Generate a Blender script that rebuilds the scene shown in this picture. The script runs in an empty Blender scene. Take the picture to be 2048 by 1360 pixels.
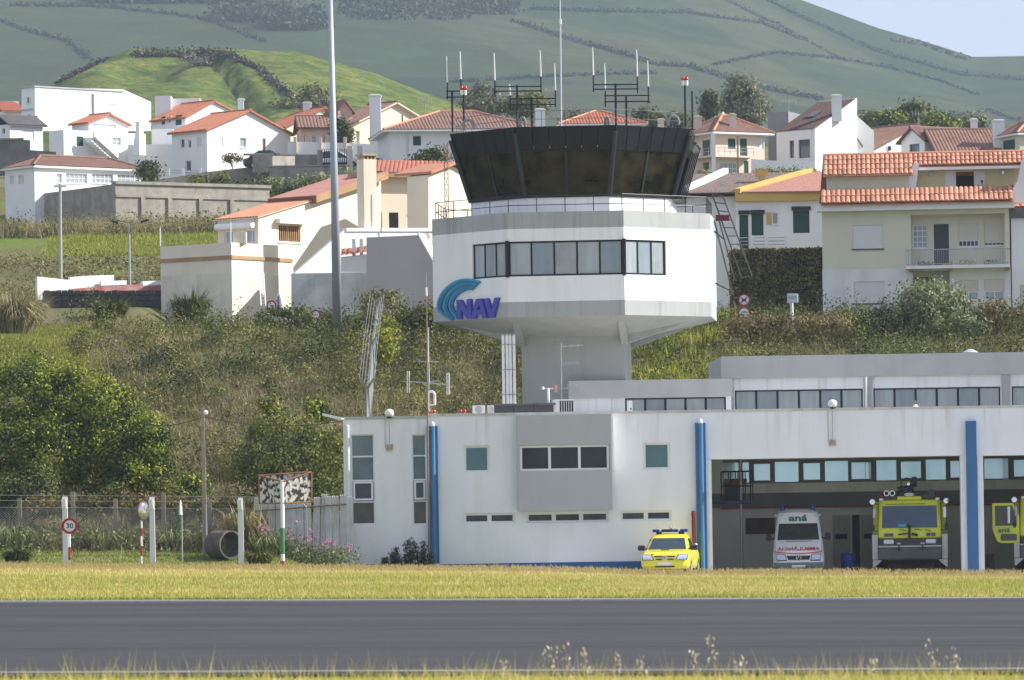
import bpy, math, random
import numpy as np
from mathutils import Vector, Matrix

FPX, HC, ROLL, HORIZON = 10600.0, 1.05, math.radians(0.9), 1085.0
scene = bpy.context.scene
C = scene.collection
cd = bpy.data.cameras.new('camera')
cd.sensor_width = 36.0
cd.lens = 36.0 * FPX / 2048.0
cd.shift_y = (HORIZON - 680.0) / 2048.0
cd.clip_start, cd.clip_end = 1.0, 12000.0
cd.dof.use_dof = True
cd.dof.focus_distance, cd.dof.aperture_fstop = 208.0, 9.0
cam = bpy.data.objects.new('camera', cd)
C.objects.link(cam)
cam.matrix_world = (Matrix.Translation((0, 0, HC)) @ Matrix.Rotation(math.radians(90), 4, 'X')
                    @ Matrix.Rotation(-ROLL, 4, 'Z'))
scene.camera = cam

SUN_AZ, SUN_EL = math.radians(3.0), math.radians(35.0)     # azimuth from +X towards +Y
SV = Vector((math.cos(SUN_EL) * math.cos(SUN_AZ), math.cos(SUN_EL) * math.sin(SUN_AZ), math.sin(SUN_EL)))
w = bpy.data.worlds.new('World')
scene.world = w
w.use_nodes = True
nt = w.node_tree
bg = nt.nodes['Background']
sky = nt.nodes.new('ShaderNodeTexSky')
sky.sky_type = 'NISHITA'
sky.sun_disc = False
sky.sun_elevation = SUN_EL
sky.sun_rotation = math.pi / 2 - SUN_AZ
sky.air_density, sky.dust_density, sky.ozone_density = 1.0, 0.3, 1.0
tint_ = nt.nodes.new('ShaderNodeMix'); tint_.data_type = 'RGBA'; tint_.blend_type = 'MULTIPLY'
tint_.inputs['Factor'].default_value = 1.0; tint_.inputs['B'].default_value = (1.06, .97, 1.08, 1)
veil = nt.nodes.new('ShaderNodeMix'); veil.data_type = 'RGBA'; veil.inputs['Factor'].default_value = .94; veil.inputs['B'].default_value = (2.1, 2.33, 2.95, 1)   # thin even cloud veil
nt.links.new(sky.outputs['Color'], tint_.inputs['A']); nt.links.new(tint_.outputs['Result'], veil.inputs['A']); nt.links.new(veil.outputs['Result'], bg.inputs['Color'])
bg.inputs['Strength'].default_value = 0.135
sl = bpy.data.lights.new('sun', 'SUN')
sl.energy, sl.angle, sl.color = 3.9, math.radians(0.5), (1.0, 0.965, 0.90)
sun = bpy.data.objects.new('sun', sl)
C.objects.link(sun)
sun.rotation_euler = SV.to_track_quat('Z', 'Y').to_euler()
sun.location = (60, 150, 80)
scene.view_settings.view_transform = 'Standard'
scene.view_settings.look = 'None'
scene.view_settings.gamma = 1.0
scene.view_settings.exposure = 1.1
cy = scene.cycles
cy.max_bounces, cy.diffuse_bounces, cy.glossy_bounces = 8, 5, 3
cy.transmission_bounces, cy.transparent_max_bounces, cy.volume_bounces = 4, 12, 0
cy.use_denoising = True
cy.use_adaptive_sampling = True
cy.adaptive_threshold = 0.02
cy.caustics_reflective = cy.caustics_refractive = False

rng = np.random.default_rng(7)
R = random.Random(11)
CT, ST = math.cos(ROLL), math.sin(ROLL)

def ray(px, py):
    dx, dy = px - 1024.0, HORIZON - py
    return (dx * CT + dy * ST) / FPX, (-dx * ST + dy * CT) / FPX

def P(px, py, d):
    a, b = ray(px, py)
    return Vector((a * d, d, HC + b * d))

def S(d):
    return FPX / d                                             # pixels of the photograph in a metre at distance d

def sst(a, b, x):
    t = np.clip((np.asarray(x, float) - a) / (b - a), 0, 1)
    return t * t * (3 - 2 * t)

class Face:
    """a vertical plane: origin (x, y), running at angle a; its normal looks towards the camera"""
    def __init__(s, ox, oy, a):
        s.o = (ox, oy); s.t = (math.cos(a), math.sin(a)); s.n = (math.sin(a), -math.cos(a)); s.a = a
    def hit(s, px, py):
        rx, rz = ray(px, py)
        det = s.t[0] * -1.0 - s.t[1] * -rx
        u = (-s.o[0] * -1.0 - -s.o[1] * -rx) / det
        k = s.o[1] + u * s.t[1]
        return u, HC + k * rz
    def pt(s, u, z, n=0.0):
        return Vector((s.o[0] + u * s.t[0] + n * s.n[0], s.o[1] + u * s.t[1] + n * s.n[1], z))
    def rect(s, x0, y0, x1, y1):
        ym, xm = (y0 + y1) / 2, (x0 + x1) / 2
        return s.hit(x0, ym)[0], s.hit(x1, ym)[0], s.hit(xm, y1)[1], s.hit(xm, y0)[1]
    def off(s, n):
        return Face(s.o[0] + n * s.n[0], s.o[1] + n * s.n[1], s.a)

def face_at(px, d, a=0.0):
    p = P(px, HORIZON, d)
    return Face(p.x, d, math.radians(a))

XF = {}

class MB:
    def __init__(s):
        s.v, s.f = [], []
    def add(s, vs, fs):
        k = len(s.v)
        s.v += [tuple(q) for q in vs]
        s.f += [tuple(i + k for i in q) for q in fs]
        return s
    def box(s, x0, x1, y0, y1, z0, z1):
        return s.add([(x0, y0, z0), (x1, y0, z0), (x1, y1, z0), (x0, y1, z0), (x0, y0, z1), (x1, y0, z1), (x1, y1, z1), (x0, y1, z1)],
                     [(0, 3, 2, 1), (4, 5, 6, 7), (0, 1, 5, 4), (1, 2, 6, 5), (2, 3, 7, 6), (3, 0, 4, 7)])
    def hexa(s, p):
        """eight corners: four below, four above, both counter-clockwise"""
        return s.add(p, [(0, 3, 2, 1), (4, 5, 6, 7), (0, 1, 5, 4), (1, 2, 6, 5), (2, 3, 7, 6), (3, 0, 4, 7)])
    def fbox(s, F, u0, u1, z0, z1, n0, n1):
        """box on a face, from offset n0 (back) to n1 (front) along the normal"""
        q = [F.pt(u0, z0, n1), F.pt(u1, z0, n1), F.pt(u1, z0, n0), F.pt(u0, z0, n0),
             F.pt(u0, z1, n1), F.pt(u1, z1, n1), F.pt(u1, z1, n0), F.pt(u0, z1, n0)]
        return s.hexa(q)
    def fprism(s, F, poly, n0, n1):
        """polygon of (u, z), counter-clockwise from the front, extruded from n0 to n1"""
        k = len(poly)
        vs = [F.pt(u, z, n1) for u, z in poly] + [F.pt(u, z, n0) for u, z in poly]
        fs = [tuple(range(k)), tuple(range(2 * k - 1, k - 1, -1))]
        fs += [(i, i + k, (i + 1) % k + k, (i + 1) % k) for i in range(k)]
        return s.add(vs, fs)
    def slab(s, pts, dv):
        """planar polygon (world points) extruded by the vector dv"""
        k = len(pts); dv = Vector(dv)
        vs = [Vector(p) for p in pts] + [Vector(p) + dv for p in pts]
        fs = [tuple(range(k)), tuple(range(2 * k - 1, k - 1, -1))]
        fs += [(i, i + k, (i + 1) % k + k, (i + 1) % k) for i in range(k)]
        return s.add(vs, fs)
    def tube(s, p0, p1, r, n=8, r2=None, cap=True):
        p0, p1 = Vector(p0), Vector(p1)
        r2 = r if r2 is None else r2
        ax = (p1 - p0)
        if ax.length < 1e-6: return s
        ax.normalize()
        e = ax.orthogonal().normalized(); g = ax.cross(e)
        vs = []
        for p, q in ((p0, r), (p1, r2)):
            for i in range(n):
                t = 2 * math.pi * (i + .5) / n
                vs.append(p + (e * math.cos(t) + g * math.sin(t)) * q)
        fs = [(i, (i + 1) % n, (i + 1) % n + n, i + n) for i in range(n)]
        if cap:
            fs += [tuple(range(n - 1, -1, -1)), tuple(range(n, 2 * n))]
        return s.add(vs, fs)
    def path(s, pts, r, n=6, r2=None):
        k = len(pts) - 1
        for i in range(k):
            a = r if r2 is None else r + (r2 - r) * i / k
            b = r if r2 is None else r + (r2 - r) * (i + 1) / k
            s.tube(pts[i], pts[i + 1], a, n, b)
        return s
    def lathe(s, c, prof, n=14, axis='Z'):
        """profile of (r, h) turned about an axis through c"""
        c = Vector(c); k = len(prof); vs = []
        for r, h in prof:
            for i in range(n):
                t = 2 * math.pi * i / n
                a, b = r * math.cos(t), r * math.sin(t)
                vs.append(c + (Vector((a, b, h)) if axis == 'Z' else Vector((a, -h, b)) if axis == 'Y' else Vector((h, a, b))))
        fs = [(j * n + i, j * n + (i + 1) % n, (j + 1) * n + (i + 1) % n, (j + 1) * n + i) for j in range(k - 1) for i in range(n)]
        fs += [tuple(range(n - 1, -1, -1)), tuple(range((k - 1) * n, k * n))]
        return s.add(vs, fs)
    def rbox(s, x0, x1, y0, y1, z0, z1, b=.03):
        """box with chamfered vertical and horizontal edges"""
        zs = [(z0, b), (z0 + b, 0), (z1 - b, 0), (z1, b)]
        vs, fs = [], []
        for z, i in zs:
            for x, y in ((x0 + b + i, y0 + i), (x1 - b - i, y0 + i), (x1 - i, y0 + b + i), (x1 - i, y1 - b - i),
                         (x1 - b - i, y1 - i), (x0 + b + i, y1 - i), (x0 + i, y1 - b - i), (x0 + i, y0 + b + i)):
                vs.append((x, y, z))
        for j in range(3):
            fs += [(j * 8 + i, j * 8 + (i + 1) % 8, (j + 1) * 8 + (i + 1) % 8, (j + 1) * 8 + i) for i in range(8)]
        fs += [tuple(range(7, -1, -1)), tuple(range(24, 32))]
        return s.add(vs, fs)
    def loft(s, secs, close=True):
        """sections: lists of the same number of points, joined one after another"""
        n = len(secs[0]); vs = [p for q in secs for p in q]; fs = []
        for j in range(len(secs) - 1):
            fs += [(j * n + i, j * n + (i + 1) % n, (j + 1) * n + (i + 1) % n, (j + 1) * n + i) for i in range(n if close else n - 1)]
        if close:
            fs += [tuple(range(n - 1, -1, -1)), tuple(range((len(secs) - 1) * n, len(secs) * n))]
        return s.add(vs, fs)
    def mesh(s, name, mat=None, M=None, smooth=False):
        me = bpy.data.meshes.new(name)
        vs = [tuple(M @ Vector(q)) for q in s.v] if M is not None else s.v
        me.from_pydata(vs, [], s.f)
        if mat: me.materials.append(mat)
        if smooth:
            me.polygons.foreach_set('use_smooth', [True] * len(me.polygons))
        me.update()
        return me
    def build(s, name, mat, parent=None, local=False, smooth=False, label=None):
        M = None
        if parent is not None and not local: M = XF[parent]
        o = bpy.data.objects.new(name, s.mesh(name, mat, M, smooth))
        C.objects.link(o)
        if parent is not None:
            o.parent = parent
            XF[o] = XF[parent]
        else:
            XF[o] = Matrix()
        if label: o['label'] = label
        return o

def tag(o, label=None, cat=None, group=None, kind=None):
    if label: o['label'] = label
    if cat: o['category'] = cat
    if group: o['group'] = group
    if kind: o['kind'] = kind
    return o

def thing(name, label, cat, loc=(0, 0, 0), rz=0.0, group=None):
    o = bpy.data.objects.new(name, None)
    C.objects.link(o)
    o.empty_display_size = .3
    o.location = loc; o.rotation_euler = (0, 0, rz)
    XF[o] = (Matrix.Translation(loc) @ Matrix.Rotation(rz, 4, 'Z')).inverted()
    return tag(o, label, cat, group)

def dup(root, loc, rz=0.0, label=None, group=None, scale=1.0):
    r = root.copy(); C.objects.link(r)
    r.location = loc; r.rotation_euler = (0, 0, rz); r.scale = (scale,) * 3
    if label: r['label'] = label
    if group: r['group'] = group
    for ch in list(root.children):
        c = ch.copy(); C.objects.link(c); c.parent = r
        for g in list(ch.children):
            e = g.copy(); C.objects.link(e); e.parent = c
    return r

def piece(name, me, parent):
    o = bpy.data.objects.new(name, me)
    C.objects.link(o); o.parent = parent; XF[o] = XF[parent]
    return o

MATS = {}
def mat(name, c1, c2=None, scale=3.0, rough=.8, metal=0.0, bump=0.0, bscale=None, spec=.3, streak=None, stretch=(1, 1, 1),
        detail=6.0, mid=.5, band=.17, trans=0.0, coat=0.0, rand=0.0, runs=None):
    if name in MATS: return MATS[name]
    m = bpy.data.materials.new(name); m.use_nodes = True
    n, l = m.node_tree.nodes, m.node_tree.links
    b = n['Principled BSDF']
    b.inputs['Roughness'].default_value = rough
    b.inputs['Metallic'].default_value = metal
    b.inputs['Specular IOR Level'].default_value = spec
    b.inputs['Coat Weight'].default_value = coat
    c1 = tuple(c1) + (1,)
    b.inputs['Base Color'].default_value = c1
    tc = n.new('ShaderNodeTexCoord')
    src = tc.outputs['Object']
    def noise(sc, st=(1, 1, 1), det=detail):
        mp = n.new('ShaderNodeMapping'); mp.inputs['Scale'].default_value = st
        l.new(src, mp.inputs['Vector'])
        t = n.new('ShaderNodeTexNoise'); t.inputs['Scale'].default_value = sc; t.inputs['Detail'].default_value = det
        l.new(mp.outputs[0], t.inputs['Vector'])
        return t
    col = None
    if c2 is not None:
        t = noise(scale, stretch)
        r = n.new('ShaderNodeMapRange')
        r.inputs['From Min'].default_value = mid - band; r.inputs['From Max'].default_value = mid + band
        l.new(t.outputs['Fac'], r.inputs['Value'])
        mx = n.new('ShaderNodeMix'); mx.data_type = 'RGBA'
        mx.inputs['A'].default_value = c1; mx.inputs['B'].default_value = tuple(c2) + (1,)
        l.new(r.outputs[0], mx.inputs['Factor'])
        col = mx.outputs['Result']
    if streak is not None:                                     # weathering runs down a wall
        sc_, amt, scol = streak
        t = noise(sc_, (1, 1, .12), 5.0)
        r = n.new('ShaderNodeMapRange')
        r.inputs['From Min'].default_value = .5; r.inputs['From Max'].default_value = .78; r.inputs['To Max'].default_value = amt
        l.new(t.outputs['Fac'], r.inputs['Value'])
        mx = n.new('ShaderNodeMix'); mx.data_type = 'RGBA'
        if col: l.new(col, mx.inputs['A'])
        else: mx.inputs['A'].default_value = c1
        mx.inputs['B'].default_value = tuple(scol) + (1,)
        l.new(r.outputs[0], mx.inputs['Factor'])
        col = mx.outputs['Result']
    if runs is not None:                                       # narrow dirty runs that start below an edge
        sc_, amt, scol, z0, z1 = runs
        t = noise(sc_, (1, 1, .05), 3.0)
        r = n.new('ShaderNodeMapRange'); r.inputs['From Min'].default_value = .54; r.inputs['From Max'].default_value = .72; r.inputs['To Max'].default_value = amt
        l.new(t.outputs['Fac'], r.inputs['Value'])
        sx = n.new('ShaderNodeSeparateXYZ'); l.new(src, sx.inputs[0])
        r2 = n.new('ShaderNodeMapRange'); r2.inputs['From Min'].default_value = z0; r2.inputs['From Max'].default_value = z1
        l.new(sx.outputs['Z'], r2.inputs['Value'])
        mu = n.new('ShaderNodeMath'); mu.operation = 'MULTIPLY'; l.new(r.outputs[0], mu.inputs[0]); l.new(r2.outputs[0], mu.inputs[1])
        mx = n.new('ShaderNodeMix'); mx.data_type = 'RGBA'; l.new(mu.outputs[0], mx.inputs['Factor']); mx.inputs['B'].default_value = tuple(scol) + (1,)
        if col: l.new(col, mx.inputs['A'])
        else: mx.inputs['A'].default_value = c1
        col = mx.outputs['Result']
    if rand and col:                                           # each piece a little lighter or darker
        oi = n.new('ShaderNodeObjectInfo'); mr = n.new('ShaderNodeMapRange'); mr.inputs['To Min'].default_value = 1 - rand; mr.inputs['To Max'].default_value = 1 + rand * .6
        l.new(oi.outputs['Random'], mr.inputs['Value'])
        hs = n.new('ShaderNodeHueSaturation'); l.new(mr.outputs[0], hs.inputs['Value']); l.new(col, hs.inputs['Color']); col = hs.outputs[0]
    if col: l.new(col, b.inputs['Base Color'])
    if bump:
        t = noise(bscale or scale * 4, stretch)
        bp = n.new('ShaderNodeBump'); bp.inputs['Strength'].default_value = bump; bp.inputs['Distance'].default_value = .05
        l.new(t.outputs['Fac'], bp.inputs['Height']); l.new(bp.outputs[0], b.inputs['Normal'])
    if trans:
        b.inputs['Transmission Weight'].default_value = trans
    MATS[name] = m
    return m

def leafmat(name, cols, rough=.6, trans=.3, nscale=.35, namt=.35):
    """cols: colours from dark to light, picked per leaf by its random value and by a broad noise"""
    if name in MATS: return MATS[name]
    m = bpy.data.materials.new(name); m.use_nodes = True
    n, l = m.node_tree.nodes, m.node_tree.links
    b = n['Principled BSDF']; out = n['Material Output']
    b.inputs['Roughness'].default_value = rough; b.inputs['Specular IOR Level'].default_value = .25
    at = n.new('ShaderNodeAttribute'); at.attribute_name = 'rnd'
    ge = n.new('ShaderNodeNewGeometry')
    t = n.new('ShaderNodeTexNoise'); t.inputs['Scale'].default_value = nscale; t.inputs['Detail'].default_value = 4
    l.new(ge.outputs['Position'], t.inputs['Vector'])
    ma = n.new('ShaderNodeMath'); ma.operation = 'MULTIPLY_ADD'; ma.inputs[1].default_value = namt * 3; ma.inputs[2].default_value = -namt * 1.5
    l.new(t.outputs['Fac'], ma.inputs[0])
    ad = n.new('ShaderNodeMath'); ad.operation = 'ADD'
    l.new(at.outputs['Fac'], ad.inputs[0]); l.new(ma.outputs[0], ad.inputs[1])
    cr = n.new('ShaderNodeValToRGB')
    e = cr.color_ramp.elements
    e[0].color = tuple(cols[0]) + (1,); e[1].color = tuple(cols[-1]) + (1,)
    for i, c in enumerate(cols[1:-1]):
        q = e.new((i + 1) / (len(cols) - 1)); q.color = tuple(c) + (1,)
    l.new(ad.outputs[0], cr.inputs['Fac'])
    l.new(cr.outputs['Color'], b.inputs['Base Color'])
    tr = n.new('ShaderNodeBsdfTranslucent'); l.new(cr.outputs['Color'], tr.inputs['Color'])
    mx = n.new('ShaderNodeMixShader'); mx.inputs[0].default_value = trans
    l.new(b.outputs[0], mx.inputs[1]); l.new(tr.outputs[0], mx.inputs[2]); l.new(mx.outputs[0], out.inputs['Surface'])
    MATS[name] = m
    return m

def rgb(r, g, b):
    f = lambda c: ((c / 255) / 12.92 if c / 255 <= .04045 else ((c / 255 + .055) / 1.055) ** 2.4)
    return (f(r), f(g), f(b))

WHITE = mat('white_plaster', (.80, .80, .79), (.73, .73, .72), .6, .85, bump=.06, bscale=6, streak=(1.1, .22, (.52, .50, .46)))
WHITE2 = mat('bright_white_plaster', (.82, .82, .81), (.77, .77, .75), .5, .85, bump=.05, bscale=5, streak=(.8, .18, (.55, .53, .5)))
TOWERW = mat('tower_white_paint', (.80, .80, .80), (.77, .77, .775), .8, .75, bump=.03, bscale=8, streak=(1.6, .30, (.56, .55, .53)), runs=(5, .28, (.52, .50, .46), 9.0, 13.5))
TOWERG = mat('tower_grey_paint', (.385, .40, .395), (.36, .375, .37), .8, .8, bump=.03, bscale=8, streak=(1.6, .4, (.27, .27, .26)), runs=(5, .5, (.22, .21, .20), 4.0, 13.0))
GREYP = mat('grey_facade_paint', (.45, .46, .465), (.42, .43, .435), .7, .8, bump=.03, bscale=8, streak=(1.8, .4, (.33, .33, .32)))
CONC = mat('concrete', (.37, .335, .285), (.26, .235, .20), 1.6, .95, bump=.3, bscale=5, streak=(1.3, .8, (.14, .125, .105)))
CONCD = mat('dark_concrete', (.20, .19, .175), (.13, .125, .12), .8, .95, bump=.3, bscale=5, streak=(.9, .5, (.08, .08, .075)))
CREAM = mat('cream_plaster', (.78, .70, .57), (.73, .65, .52), .5, .88, bump=.05, bscale=6, streak=(1.0, .22, (.45, .40, .31)))
CREAMW = mat('weathered_cream_plaster', (.74, .69, .58), (.64, .585, .46), .8, .9, bump=.12, bscale=6, streak=(1.4, .45, (.38, .34, .26)))
PALEY = mat('pale_yellow_plaster', (.66, .64, .50), (.63, .61, .475), .5, .88, bump=.05, bscale=6, streak=(1.0, .15, (.48, .46, .36)))
PINK = mat('pink_plaster', (.68, .47, .36), (.63, .43, .33), .5, .88, bump=.05, streak=(1.0, .2, (.42, .32, .26)))
PALEPINK = mat('pale_pink_plaster', (.72, .60, .50), (.68, .56, .46), .5, .88, bump=.05, streak=(1.0, .2, (.45, .38, .32)))
PALEBLUE = mat('pale_blue_plaster', (.66, .76, .76), (.62, .72, .73), .5, .88, bump=.05)
OCHRE = mat('ochre_trim', (.62, .42, .13), (.55, .36, .10), 1.2, .85)
BROWNTRIM = mat('brown_trim', (.42, .27, .15), (.34, .21, .11), 1.5, .85)
PLINTH = mat('blue_paint', (.035, .12, .30), (.03, .10, .25), 1.5, .6, streak=(2, .3, (.06, .13, .22)))
BLUEPOST = mat('blue_post_paint', (.045, .15, .33), (.04, .13, .29), 1.0, .55, streak=(2, .3, (.09, .17, .27)))
TILE = mat('orange_clay_tile', (.46, .185, .105), (.36, .135, .08), 2.2, .8, bump=.15, bscale=9, streak=(2.2, .35, (.30, .14, .09)))
TILE2 = mat('light_clay_tile', (.52, .25, .15), (.43, .19, .115), 2.2, .8, bump=.15, bscale=9)
TILEB = mat('brown_clay_tile', (.25, .14, .105), (.185, .105, .08), 1.3, .85, bump=.2, bscale=8, streak=(1.5, .35, (.15, .09, .075)))
TILER = mat('red_clay_tile', (.38, .13, .08), (.30, .10, .06), 1.3, .85, bump=.2, bscale=8, streak=(1.5, .3, (.22, .10, .07)))
TILEP = mat('pink_red_roof', (.47, .23, .18), (.40, .19, .15), 1.3, .85, bump=.1, bscale=8)
SLATE = mat('grey_sheet_roof', (.13, .12, .12), (.09, .085, .085), 1.2, .9, bump=.2)
BLACKM = mat('black_metal', (.018, .02, .022), (.028, .03, .032), 2.0, .45, metal=.3, spec=.4)
DARKP = mat('dark_cladding', (.006, .007, .009), (.010, .011, .014), 1.2, .40, metal=.0, spec=.28)
STEEL = mat('galvanised_steel', (.42, .44, .46), (.34, .36, .38), 3, .45, metal=.6)
POLEM = mat('grey_pole_paint', (.40, .43, .46), (.34, .37, .40), .5, .5, metal=.2)
WHITEM = mat('white_metal', (.80, .80, .80), (.74, .74, .74), 3, .4)
ALU = mat('white_frame', (.76, .77, .78), None, rough=.4)
DFRAME = mat('dark_frame', (.012, .013, .014), None, rough=.4)
GLASS = mat('dark_glass', (.018, .024, .026), (.03, .036, .036), 1.0, .06, spec=.6)
GLASSG = mat('teal_glass', (.065, .15, .155), (.08, .18, .185), .8, .08, spec=.5)
GLASSC = mat('curtained_glass', (.36, .40, .42), (.28, .32, .34), 1.6, .12, spec=.6, stretch=(3, 3, .3))
GLASSCAB = mat('cab_glass', (.004, .003, .002), (.038, .030, .015), 1.3, .05, spec=.22)  # brownish noise tone stands in for reflections in the cab windows
BLIND = mat('roller_blind', (.70, .70, .69), (.66, .66, .65), 2, .6)
BLINDC = mat('cream_roller_blind', (.66, .62, .55), (.62, .58, .51), 2, .6)
GREENS = mat('green_shutter', (.015, .06, .045), (.02, .07, .05), 3, .5)
WOOD = mat('weathered_wood', (.20, .155, .11), (.12, .09, .065), 2.5, .9, bump=.3, stretch=(6, 6, .5))
POSTC = mat('concrete_post', (.40, .34, .26), (.28, .23, .17), 2.5, .95, bump=.3)
RUST = mat('rust', (.36, .19, .09), (.24, .11, .05), 5, .9, bump=.2)
REDP = mat('red_paint', (.42, .03, .03), (.36, .025, .025), 4, .4)
GREENP = mat('green_paint', (.06, .22, .09), None, rough=.5)
BLACK = mat('black_rubber', (.012, .012, .012), None, rough=.7)
YELLOW = mat('yellow_car_paint', (.80, .70, .03), None, rough=.25, coat=.5, spec=.5)
LIME = mat('lime_truck_paint', (.52, .56, .02), None, rough=.35, coat=.3, spec=.5)
CARWHITE = mat('white_car_paint', (.80, .81, .83), None, rough=.25, coat=.5)
CHROME = mat('chrome', (.75, .76, .78), None, rough=.15, metal=1.0)
LAMP = mat('clear_lamp_glass', (.62, .66, .74), (.45, .5, .6), 20, .1, spec=.8)
BLUEL = mat('blue_beacon', (.012, .035, .35), None, rough=.15, spec=.6)
REDL = mat('red_lens', (.45, .01, .015), None, rough=.2, spec=.6)
PLASTIC = mat('dark_plastic', (.03, .032, .035), None, rough=.55)
PY = [-400, 205, 209, 214, 222, 250, 262, 275, 292, 330, 345, 366, 380, 400, 430, 520, 700, 900, 1200, 1300]
PZ = [0, 0, 0.15, 0.6, 2.0, 8.6, 11.3, 12.6, 13.3, 17.0, 19.0, 22.7, 24.2, 28.3, 31.2, 39.5, 47, 56, 72, 82]
HILLX = [-160, -120, -100, -83, -78.4, -70, -63, -55, -47, -34, -22.4, -9.7, 0, 20, 60]
HILLZ = [52, 60, 68, 75, 78, 83, 86, 85.6, 85.6, 84.6, 81, 76, 72, 64, 54]
RIDX = [-900, -300, -100, 60, 110, 139, 165, 183, 203, 230, 252, 330, 500, 900]
RIDZ = [330, 330, 320, 296, 280, 268, 258, 251, 245, 236, 236, 238, 225, 200]

def vnoise(x, y, s, seed=0):
    x = np.asarray(x, float) / s + seed * 17.3; y = np.asarray(y, float) / s + seed * 5.7
    return (np.sin(x * 1.7 + 1.3 * np.sin(y * 1.1)) * np.cos(y * 1.9 + .8 * np.sin(x * 1.3)) + .5 * np.sin(x * 3.9 + y * 2.3) * np.cos(y * 4.3 - x * 1.7)) / 1.5

def gz(x, y):
    x = np.asarray(x, float); y = np.asarray(y, float)
    z = np.interp(y, PY, PZ)
    tilt = (.012 + .010 * sst(100, 180, y)) * (1 - sst(205, 260, y))
    z = z - np.clip(x, -60, 60) * tilt
    z = z - .28 * sst(-1, 5, x) * sst(184.5, 187, y) * (1 - sst(216, 224, y))       # apron in front of the garage
    z = z - .10 * sst(1, 5, x) * sst(150, 172, y) * (1 - sst(186, 188, y))
    left = 1 - sst(-9.2, -6.9, x)
    z = z + left * (.16 * sst(188, 193, y) + .55 * sst(194.5, 199.5, y)) * (1 - sst(209, 222, y))   # the lawn rises to the fence
    z = z + .35 * vnoise(x, y, 5.0) * sst(216, 226, y) * (1 - sst(255, 270, y))
    z = z + .9 * np.exp(-((x + 24.5) / 5.0) ** 2) * np.exp(-((y - 256) / 6) ** 2)   # grassy mound
    z = z + 1.0 * (1 - sst(-19.5, -17.5, x)) * sst(258, 282, y) * (1 - sst(294, 330, y))
    hx = np.interp(x, HILLX, HILLZ)
    front = np.clip((y - 720) / 180, 0, 1)
    bump = np.where(y < 900, sst(0, 1, front) * .75 + front * .25, np.exp(-((y - 900) / 130) ** 2))
    base = np.interp(y, PY, PZ)
    z = np.where(y > 600, np.maximum(z, base + (hx - 56) * bump * (hx > 56)), z)
    z = z - 3.4 * np.exp(-((x + 59) / 6) ** 4) * np.exp(-((y - 865) / 14) ** 2)
    f = np.clip((893 - y) / 113, -.2, 1.2)
    sd = (-49 + 18 * f) - x
    z = z - 2.4 * sst(0, 1.6, sd) * np.exp(-np.clip(sd, 0, 60) / 9) * sst(765, 785, y) * (1 - sst(890, 900, y))
    z = z + (.35 * vnoise(x, y, 4.0, 31) + .25 * vnoise(x, y, 1.9, 33)) * sst(700, 760, y) * (1 - sst(960, 1000, y))
    rz = np.interp(x * 2600 / np.maximum(y, 900), RIDX, RIDZ)
    t = np.clip((y - 1300) / 1300, 0, 1)
    big = 82 + (rz - 82) * (t * .78 + .22 * t * t) + 5 * t * (1 - t) * 4 * vnoise(x, y, 230, 2) + 2.0 * vnoise(x, y, 70, 3) * sst(0, .1, t) * (1 - .8 * sst(.8, 1, t))
    big = np.where(y > 2600, rz - (y - 2600) * .05, big)
    z = np.where(y > 1300, big, z)
    return z

def gzf(x, y):
    return float(gz(x, y))

def on(px, d, dz=0.0):
    """point of the ground seen in that column of the photograph, at distance d"""
    x = P(px, 700, d).x
    return Vector((x, d, gzf(x, d) + dz))

def grid_mesh(name, X, Y, Z, material, smooth=True):
    ny, nx = X.shape
    me = bpy.data.meshes.new(name)
    co = np.stack([X, Y, Z], -1).reshape(-1, 3).astype(np.float32)
    i = np.arange(ny * nx).reshape(ny, nx)
    q = np.stack([i[:-1, :-1], i[:-1, 1:], i[1:, 1:], i[1:, :-1]], -1).reshape(-1, 4)
    fill(me, co, q)
    me.materials.append(material)
    if smooth: me.polygons.foreach_set('use_smooth', np.ones(len(q), bool))
    me.update()
    return me

def fill(me, co, q):
    k = q.shape[1]
    me.vertices.add(len(co)); me.vertices.foreach_set('co', np.ascontiguousarray(co, np.float32).ravel())
    me.loops.add(q.size); me.loops.foreach_set('vertex_index', np.ascontiguousarray(q, np.int32).ravel())
    me.polygons.add(len(q)); me.polygons.foreach_set('loop_start', np.arange(0, q.size, k, dtype=np.int32))
    me.update(calc_edges=True)

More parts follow.
